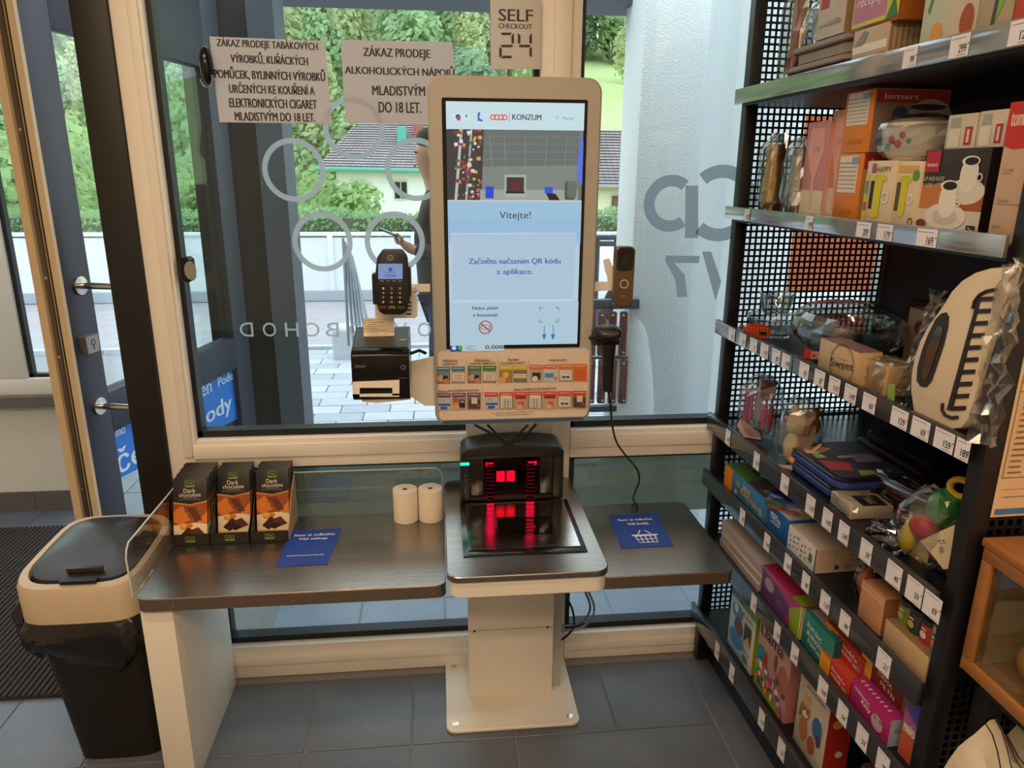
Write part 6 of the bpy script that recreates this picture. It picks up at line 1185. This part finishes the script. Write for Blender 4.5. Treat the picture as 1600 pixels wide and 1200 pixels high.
for k, (f, c1, c2, lb) in enumerate(((.12, '#6E7A34', '#A89A3C', 'olive green jar, first from the far end in the cream tray'), (.32, '#2E3A3A', '#C8A43A', 'dark jar with yellow print in the cream tray'), (.55, '#A82A26', '#D8C8B4', 'red jar in the middle of the cream tray'), (.74, '#2A8A80', '#C87A3A', 'teal jar with orange print in the cream tray'), (.92, '#8AA82C', '#C9C0B0', 'lime jar with a pale lid at the near end'))):
    u0, u1 = su(1387, 950, .015)[0], su(1466, 1046, .015)[0]; uu = u0 + (u1 - u0) * f
    j = item('jar', lb, 'jar', uu - .02, uu + .02, .03, z + .0535, .04, 0, 'jars in the cream tray')
    MB().lathe([(0, 0), (.019, .0005), (.020, .004), (.020, .034), (.018, .037)], (0, 0, 0), mat(c1, .35), 18).build('jar', j, local=True); MB().lathe([(0, .0375), (.0195, .0375), (.02, .040), (.0195, .048), (0, .049)], (0, 0, 0), mat('#C9BDB0' if k > 2 else '#3A3430', .4), 18).build('lid', j, local=True)
    decal('print', j, (-.010, -.0197, .006), (1, 0, 0), (0, 0, 1), [('c', .010, .012, (.008, .007), c2), ('r', .004, .022, .016, .025, '#E0D4C0')])
# ---- sixth shelf S6
z = ZS['S6']
for k in range(4):
    u0, u1 = su(1124, 842, .02)[0], su(1186, 930, .02)[0]
    t = item('notebook', ('lowest', 'second lowest', 'second highest', 'topmost')[k] + ' pale notebook in the stack at the far end', 'notebook', u0 + .004 * (k % 2), u1 - .006, .02 + .003 * (k % 3), z + .0205 * k, .15, (k % 3) - 1, 'pale notebooks')
    w = u1 - u0 - .006; MB().box(-w / 2, w / 2, -.074, .074, .0005, .0195, mat(('#B8AAA8', '#A89A9C', '#C0B4B2', '#AFA2A0')[k], .6)).build('pages', t, local=True); MB().box(-w / 2 - .001, w / 2 + .001, -.075, .075, .0195, .0203, mat('#C4B8B4', .4)).build('cover', t, local=True)
carton('pink and purple toy box with a yellow green end', (1188, 930), (1246, 1012), None, .02, z, .16, '#9A3A6A', F=[('p', [(0, 0), (.6, 0), (.75, .6), (.4, .8), (0, .9)], '#5A3A6E'), ('c', .2, .6, (.12, .2), '#A88AA8'), ('p', [(.78, 0), (.97, 0), (.97, .98), (.72, .6)], '#8AA02C'), ('r', .97, 0, 1, 1, '#D8CC8A'), ('c', .5, .35, (.1, .15), '#6A4A6A')], Tt=[('p', [(.25, .35), (.95, .25), (.98, .98), (.2, .98)], '#171014'), ('c', .42, .6, (.10, .18), '#A8842A'), ('r', .75, 0, .98, .25, '#8AA02C')], tcol='#B8305A', ncol='#8A8A2A', N=[('r', .05, 0, .5, .9, '#6A2A5A'), ('r', .0, 0, .05, 1, '#D8CC8A')], h=.085)
carton('teal drum game box between the toy box and the red boxes', (1250, 1010), (1296, 1058), None, .02, z, .11, '#2A7A74', F=[('t', 'BUM BAC', .4, .68, (.5, .14), '#C8D8D0', -6, False, .02), ('t', 'BUBNOVA', .45, .46, (.55, .14), '#C8D8D0', -6, False, .02), ('t', 'FONTANA', .5, .25, (.55, .13), '#C8D8D0', -6, False, .02)], Tt=[('r', .05, .1, .7, .9, '#B8988A'), ('r', .4, .3, .7, .9, '#4A1A24')], ncol='#1E5A58', tcol='#2A7A74', h=.088)
DD = [('r', 0, 0, .34, 1, '#DC9A1E'), ('t', 'hra', .17, .5, (.16, .2), '#B8483A', -8), ('t', 'člověče', .62, .68, (.46, .2), '#E8D8CC', -6, False, .02), ('t', 'nezlob se', .64, .4, (.46, .2), '#E8D8CC', -6, False, .02), ('c', .9, .35, (.05, .14), '#8A7A74')]
t, w, h = carton('lower red ludo box with a yellow end', (1279, 1046), (1325, 1094), None, .015, z, .10, '#B8282A', F=DD, tcol='#C8482A', ncol='#8A1E20', h=.045, group='red ludo boxes')
carton('upper red ludo box set back on the lower one', (1285, 1018), (1345, 1070), None, .040, z, .11, '#B4282A', F=DD, tcol='#2A2220', Tt=[('r', 0, 0, 1, .1, '#C8482A')], ncol='#C8A878', lift=.046, h=.048, group='red ludo boxes')
t, w, h = carton('magenta kitten puzzle box with a pale blue end', (1327, 1094), (1384, 1170), None, .015, z, .085, '#A8206A', F=[('t', 'ROMANTIC', .3, .74, (.4, .12), '#E8D8E0', -6, False, .02), ('t', 'Kitty', .42, .52, (.24, .22), '#E8D8E0', -6, False, .02), ('c', .72, .42, (.14, .28), '#B8A0AA'), ('c', .66, .55, (.04, .08), '#8A7A80'), ('c', .8, .55, (.04, .08), '#8A7A80'), ('t', 'puzzle', .9, .15, (.12, .08), '#D8A0C0')], Tt=[('r', .1 + .1 * k, .1, .14 + .1 * k, .2, '#E0A8C8') for k in range(8)], tcol='#B02A70', ncol='#9AA8B8', N=[('t', 'Romantic', .5, .6, (.7, .2), '#7A4A6A', 4), ('t', 'Kitty', .55, .35, (.4, .2), '#7A4A6A', 4)], h=.062, yaw=0)
carton('brown red board game box with a yellow end on the magenta box', (1343, 1048), (1405, 1120), None, .045, z, .09, '#6E1E1E', F=[('r', 0, 0, .28, 1, '#DCA022'), ('t', 'hra', .14, .5, (.14, .2), '#B85A3A', -6), ('t', 'DÁMA', .6, .68, (.34, .26), '#D8B8A0', -6, False, .02), ('t', 'MLÝN', .68, .34, (.34, .26), '#D8B8A0', -6, False, .02)], tcol='#4A1616', ncol='#B89870', lift=.063, h=.05)
u1 = su(1420, 1190, .05)[0]
carton('purple and orange party game box leaning at the near post', (1402, 1175), (1432, 1200), None, .03, z, .03, '#5A4A8A', F=[('p', [(0, 0), (1, 0), (1, .35), (0, .5)], '#B8583A'), ('p', [(0, .5), (1, .35), (1, .6), (0, .8)], '#9A5A8A'), ('t', 'PARÁDA!', .5, .52, (.8, .16), '#E8E0D8', 6, False, .03), ('r', .2, .3, .7, .34, '#C8485A'), ('p', [(.3, .8), (.7, .7), (1, .95), (.6, 1)], '#3A4AA8')], ncol='#2A2440', h=.13)
# ---- bottom shelf S7
z = ZS['S7']
t, w, h = carton('tall dinosaur puzzle box with a lime side at the far end', (1134, 1022), (1172, 1056), (1148, 912), .03, z, .05, '#C6CCD0', F=[('r', 0, .82, 1, 1, '#5E9A5A'), ('t', 'digi', .35, .9, (.5, .12), '#2A4A7A', 0, False, .01), ('c', .3, .66, (.22, .12), '#4A8AC8'), ('c', .25, .7, (.08, .07), '#E0DCE0'), ('c', .4, .45, (.18, .14), '#2A5AA8'), ('c', .35, .25, (.28, .14), '#4A88C8'), ('p', [(.3, .6), (.5, .5), (.45, .3), (.3, .4)], '#7A4A34'), ('r', .62, .35, .9, .65, '#3A4434'), ('p', [(.62, .35), (.9, .35), (.8, .5)], '#C8A848'), ('t', 'puzzle', .72, .74, (.4, .05), '#3A3A44'), ('t', 'ZOO', .75, .24, (.3, .06), '#3A4A5A'), ('c', .75, .12, (.1, .06), '#4A8A2C')], N=[('r', 0, .25, 1, .3, '#D88A2A')], ncol='#88A824', tcol='#C8A47A')
t, w, h = carton('pink llama puzzle box with a bright picnic picture', (1178, 1060), (1224, 1128), (1200, 972), .03, z, .06, '#B8928C', F=[('t', 'Llama', .42, .84, (.72, .16), '#3A2430', 0, False, .01), ('r', 0, .1, 1, .55, '#B08A98'), ('c', .15, .5, (.15, .12), '#2A8A90'), ('c', .12, .3, (.1, .12), '#E0DCD8'), ('p', [(0, 0), (.9, 0), (.3, .25), (0, .35)], '#8AA824'), ('c', .85, .5, (.16, .2), '#A86A58'), ('c', .3, .5, (.06, .1), '#9A3A34'), ('c', .6, .62, (.05, .12), '#8A4A34')] + speck(60, ['#C83A5A', '#E0A03A', '#3A8A5A', '#7A3A8A', '#E8D8C8', '#2A6A9A', '#D86A8A'], 4, (.04, .10), (.05, .5)), N=[('t', 'Llama', .5, .35, (.16, .5), '#4A2A2A', 0), ('c', .5, .8, .15, '#5A3A30')], ncol='#B87A74', tcol='#B8928C')
t, w, h = carton('white fawn picture puzzle box with a red side', (1240, 1140), (1282, 1210), (1262, 1052), .03, z, .06, '#BFB4A8', F=[('t', 'puzzle', .55, .86, (.6, .06), '#7A5A8A'), ('c', .3, .55, (.16, .12), '#A86A44'), ('c', .25, .68, (.06, .09), '#C8A080'), ('c', .36, .68, (.06, .09), '#C8A080'), ('c', .3, .5, (.09, .05), '#DCCAB8'), ('c', .25, .54, (.02, .02), '#2A1A14'), ('c', .36, .54, (.02, .02), '#2A1A14'), ('c', .3, .3, (.14, .16), '#A86A44'), ('c', .72, .5, (.16, .14), '#3A6A9A'), ('c', .8, .38, (.08, .08), '#4A3A6A'), ('c', .6, .22, (.12, .12), '#A0522E'), ('p', [(.15, .6), (.1, .4), (.2, .42)], '#5A8A3A')], N=[('c', .4, .7, .2, '#C8A04A'), ('c', .6, .3, .15, '#E0C8B0'), ('r', .2, .88, .8, .9, '#5A8A8A')], ncol='#A82A22', tcol='#8A2420')
u0 = su(1320, 1190, .05)[0]
t = item('plush_toy', 'dark brown plush toy next to the red puzzle box', 'toy', u0 + .02, u0 + .10, .05, z, .08); MB().blob((0, 0, .045), (.038, .036, .045), mat('#3A2418', .95, bump=.6, bscale=150), 16, 12, noise=.04).build('body', t, local=True); MB().blob((-.004, -.012, .10), (.028, .026, .026), mat('#5A3A20', .95, bump=.6, bscale=150), 16, 12, noise=.04).build('head', t, local=True); MB().blob((-.012, -.03, .10), (.010, .008, .008), mat('#C8B090', .9), 10, 8).build('muzzle', t, local=True)
for k, (c_, f) in enumerate((('#3E5A34', .12), ('#8A4A2A', .22))):
    u0 = su(1320, 1190, .05)[0] + f; t = item('carton', 'dark small carton at the near end of the bottom shelf, ' + ('green one' if k == 0 else 'brown one'), 'box', u0, u0 + .08, .06, z, .1); MB().box(-.04, .04, -.05, .05, .0008, .13, mat(c_, .5)).build('box', t, local=True, bevel=.001); decal('front_print', t, (-.04, -.05, 0), (1, 0, 0), (0, 0, 1), nzf([('r', .1, .6, .9, .85, '#B8A890'), ('c', .5, .3, .2, '#A83A2A')], .08, .13))
# goods farther back keep the shelves from reading empty: none invented beyond what shows
# red poster on the wall behind the rack, seen through the holes
rp = thing('poster', 'salmon red poster on the window behind the perforated end panel', 'poster', (1.14, 2.022, 1.4)); MB().add([(1.01, 2.022, 1.17), (1.27, 2.022, 1.17), (1.27, 2.022, 1.66), (1.01, 2.022, 1.66)], [(0, 1, 2, 3)], foil_mat('poster_paper', '#F08060', .0)).build('sheet', rp)
# ------------------------------------------------------------------ bread case and cloth in front of the rack
WOOD = mat('#9E6836', .45, var=.18, scale=5, aniso=(12, 1.2, 12), bump=.05, name='oak'); WOODD = mat('#B89468', .6, var=.2, scale=6, aniso=(1, 1, 14), name='oak_back')
bc = thing('bread_case', 'wooden bread case with a glazed left side below the price sheet', 'case', (1.0, .82, .70))
XB = .853; Y1, Y0, Z0, Z1 = .955, .45, .712, .935
f_ = .022
for a in ((Y0, Y1, Z0, Z0 + f_), (Y0, Y1, Z1 - f_, Z1), (Y1 - f_, Y1, Z0 + f_, Z1 - f_), (Y0, Y0 + f_, Z0 + f_, Z1 - f_)): MB().box(XB, XB + .022, a[0] + .0004, a[1], a[2], a[3], WOOD).build('frame_bar', bc, bevel=.002)
T(MB().box(XB + .006, XB + .010, Y0 + f_, Y1 - f_, Z0 + f_, Z1 - f_, GLASS).build('pane', bc), 'clear glass pane')
MB().box(XB + .0225, 1.30, Y0, Y1, Z0, Z0 + .012, WOOD).build('floor_board', bc); MB().box(XB - .002, 1.30, Y0, Y1 + .004, Z1 + .0003, Z1 + .014, WOOD).build('top_board', bc, bevel=.002); MB().box(XB + .0225, 1.30, Y1 - .014, Y1, Z0 + .0125, Z1, WOODD).build('back_board', bc); MB().box(XB + .0225, 1.30, Y0, Y0 + .014, Z0 + .0125, Z1, WOODD).build('end_board', bc); MB().box(1.30, 1.312, Y0, Y1, Z0, Z1, WOODD).build('back_board', bc)
br = thing('bread_roll', 'yellow crusted bread roll inside the wooden case', 'bread', (.94, .88, Z0 + .0125)); MB().blob((.945, .875, Z0 + .0125 + .035), (.05, .05, .035), mat('#C8822A', .6, var=.15, scale=12, bump=.1), 22, 14, noise=.01).build('crust', br)
tk = thing('display_table', 'dark stand carrying the bread case', 'table', (1.08, .70, 0))
MB().box(.875, 1.30, .47, .93, .685, .7115, BLK).build('top', tk)
for x in (.892, 1.284):
    for y in (.486, .924): MB().box(x - .015, x + .015, y - .015, y + .015, 0, .685, BLK).build('leg', tk)
MB().box(.885, 1.29, .48, .92, .50, .515, BLK).build('shelf', tk)
kl = thing('cloth', 'white cloth with thin dark stripes draped below the bread case', 'cloth', (.90, .80, .56)); vs = []; cl_m = []
nx, ny = 34, 26; P00 = onY(1487, 1215, .80); mbc = MB(); CL1 = mat('#CBBEA8', .9, var=.05, bump=.3, scale=80); CL2 = mat('#3A342E', .9)
for j in range(ny + 1):
    for i in range(nx + 1):
        s, t_ = i / nx, j / ny
        y = .918 - t_ * .36 - .012 * math.sin(s * 7); x = .825 + s * .34 - .07 * t_ + .012 * math.sin(t_ * 13); zz = .628 + .026 * math.sin(s * 17 + t_ * 6) + .018 * math.sin(t_ * 21 + s * 8) + .008 * math.sin(s * 40 - t_ * 9) - .11 * max(0, .20 - s) / .20
        vs.append((x, y, zz))
base = len(mbc.v); 
for i in range(nx):
    st_ = i in (6, 8, 10, 12, 22, 24, 26, 28); idx = [(j * (nx + 1) + i, j * (nx + 1) + i + 1, (j + 1) * (nx + 1) + i + 1, (j + 1) * (nx + 1) + i) for j in range(ny)]
    if i == 0: mbc.add(vs, idx, CL1, smooth=True)
    else:
        mi = mbc.mi(CL2 if st_ and False else CL1); [(mbc.f.append(list(f)), mbc.m.append(mi), mbc.sm.append(True)) for f in idx]
mbc.build('fabric', kl, norm=False)
for k, s0 in enumerate((.16, .20, .24, .28, .62, .66, .70, .74, .78)):
    pts = []
    for j in range(0, ny + 1): i = s0 * nx; i0 = int(i); f = i - i0; a, b = V(vs[j * (nx + 1) + i0]), V(vs[j * (nx + 1) + i0 + 1]); pts.append(a.lerp(b, f) + V((0, 0, .0006)))
    MB().tube(pts, .0011, CL2, 4).build('stripe', kl)
bk_ = thing('basket', 'dark basket under the striped cloth', 'basket', (1.03, .72, .52)); MB().rbox(.89, 1.24, .50, .91, .516, .56, .03, mat('#3A2A20', .8), cham=.01).build('basket', bk_)
# ================================================================== PERSON outside, reading a phone
def skin(name, nodes, edges, m, parent, sub=2, root=0):
    me = bpy.data.meshes.new(name); me.from_pydata([n[0] for n in nodes], edges, []); o = bpy.data.objects.new(name, me); COL.objects.link(o)
    md = o.modifiers.new('skin', 'SKIN'); md.use_smooth_shade = True; sv = me.skin_vertices[0].data
    for i, n_ in enumerate(nodes): r = n_[1]; sv[i].radius = r if isinstance(r, tuple) else (r, r); sv[i].use_root = (i == root)
    s = o.modifiers.new('sub', 'SUBSURF'); s.levels = sub; s.render_levels = sub
    dg = bpy.context.evaluated_depsgraph_get(); out = bpy.data.meshes.new_from_object(o.evaluated_get(dg)); bpy.data.objects.remove(o)
    out.materials.clear(); out.materials.append(m); out.transform(WM[parent].inverted()); out.polygons.foreach_set('use_smooth', [True] * len(out.polygons))
    return link(out, name, parent)
pp = thing('person', 'person in a dark jacket and jeans looking down at a phone outside', 'person', (.08, 3.93, -.02))
SK = mat('#C08E74', .55, var=.04); JK = mat('#3A3834', .9, var=.12, bump=.3); JN = mat('#26344E', .9, var=.1); HRm = mat('#2A221E', .8)
hp = [((.09, 3.93, .92), .12), ((.08, 3.93, 1.12), .11), ((.06, 3.93, 1.30), (.10, .15)), ((.03, 3.93, 1.43), .05), ((.005, 3.93, 1.50), .055), ((-.005, 3.93, 1.58), (.078, .07)), ((.005, 3.93, 1.66), (.075, .07)),
      ((.06, 3.77, 1.36), .05), ((.055, 3.70, 1.10), .04), ((-.09, 3.73, 1.125), .026), ((-.135, 3.735, 1.15), (.030, .018)),
      ((.06, 4.09, 1.36), .05), ((.07, 4.15, 1.10), .04), ((-.03, 4.08, 1.10), .028), ((-.07, 4.05, 1.12), (.03, .02)),
      ((.07, 3.84, .84), .085), ((.04, 3.83, .47), .055), ((.08, 3.83, .08), .04), ((-.04, 3.82, .02), .035),
      ((.11, 4.02, .84), .085), ((.11, 4.03, .47), .055), ((.16, 4.03, .08), .04), ((.05, 4.04, .02), .035), ((-.075, 3.93, 1.575), .014)]
he = [(0, 1), (1, 2), (2, 3), (3, 4), (4, 5), (5, 6), (2, 7), (7, 8), (8, 9), (9, 10), (2, 11), (11, 12), (12, 13), (13, 14), (0, 15), (15, 16), (16, 17), (17, 18), (0, 19), (19, 20), (20, 21), (21, 22), (5, 23)]
nb = len(hp)
for k, (dx, dz, dy) in enumerate(((-.035, .020, -.026), (-.040, .024, -.012), (-.038, .024, .002), (-.030, .022, .014))):
    a = V((-.15, 3.735 + dy * .8, 1.158)); b_ = a + V((dx * .55, dy * .1, dz * .3)); c_ = b_ + V((dx * .2, 0, dz))
    hp += [(tuple(a), .009), (tuple(b_), .0085), (tuple(c_), .007)]; he += [(10, nb), (nb, nb + 1), (nb + 1, nb + 2)]; nb += 3
hp += [((-.14, 3.712, 1.17), .010), ((-.155, 3.705, 1.195), .009), ((-.172, 3.708, 1.212), .007)]; he += [(10, nb), (nb, nb + 1), (nb + 1, nb + 2)]
skin('body', hp, he, SK, pp)
jn = [((.08, 3.93, 1.0), (.15, .17)), ((.06, 3.93, 1.20), (.145, .17)), ((.055, 3.93, 1.36), (.12, .17)), ((.04, 3.93, 1.42), .07), ((.085, 3.93, .84), (.155, .175)),
      ((.06, 3.76, 1.37), .075), ((.055, 3.69, 1.10), .062), ((-.085, 3.73, 1.125), .045), ((.06, 4.10, 1.37), .075), ((.075, 4.16, 1.10), .06), ((-.02, 4.08, 1.10), .045)]
skin('jacket', jn, [(0, 1), (1, 2), (2, 3), (0, 4), (2, 5), (5, 6), (6, 7), (2, 8), (8, 9), (9, 10)], JK, pp)
skin('jeans', [((.09, 3.93, .90), (.13, .14)), ((.07, 3.84, .80), .10), ((.04, 3.83, .47), .075), ((.08, 3.83, .10), .06), ((.11, 4.02, .80), .10), ((.11, 4.03, .47), .075), ((.16, 4.03, .10), .06)], [(0, 1), (1, 2), (2, 3), (0, 4), (4, 5), (5, 6)], JN, pp)
MB().blob((.02, 3.93, 1.665), (.088, .078, .062), HRm, 20, 12).blob((.05, 3.93, 1.61), (.060, .076, .07), HRm, 16, 10).build('hair', pp)
MB().blob((.01, 3.852, 1.59), (.018, .008, .026), SK, 12, 8).build('ear', pp); MB().blob((-.068, 3.89, 1.60), (.007, .008, .006), BLK, 10, 6).build('eye', pp); MB().blob((-.068, 3.97, 1.60), (.007, .008, .006), BLK, 10, 6).build('eye', pp)
MB().tube([(-.074, 3.915, 1.535), (-.079, 3.93, 1.534), (-.074, 3.945, 1.535)], .0045, mat('#8A4A40', .6), 6).build('mouth', pp)
for x, y in ((.05, 3.83), (.13, 4.035)): MB().blob((x - .03, y, .02), (.12, .045, .045), mat('#2A2624', .6), 16, 8).build('shoe', pp)
ph = thing('phone', 'dark phone held up by the person outside', 'phone', (-.20, 3.735, 1.21)); Mx = Matrix.Translation((-.195, 3.735, 1.208)) @ Matrix.Rotation(R(22), 4, 'Y')
MB().rbox(-.068, .062, -.034, .034, -.004, .003, .01, BLK, M=Mx, cham=.001).build('case', ph); MB().rbox(-.064, .058, -.031, .031, .0031, .0036, .008, mat('#C8D4E4', emis=.5), M=Mx).build('screen', ph)

for o_ in (pp, ph): o_.location.x -= .035
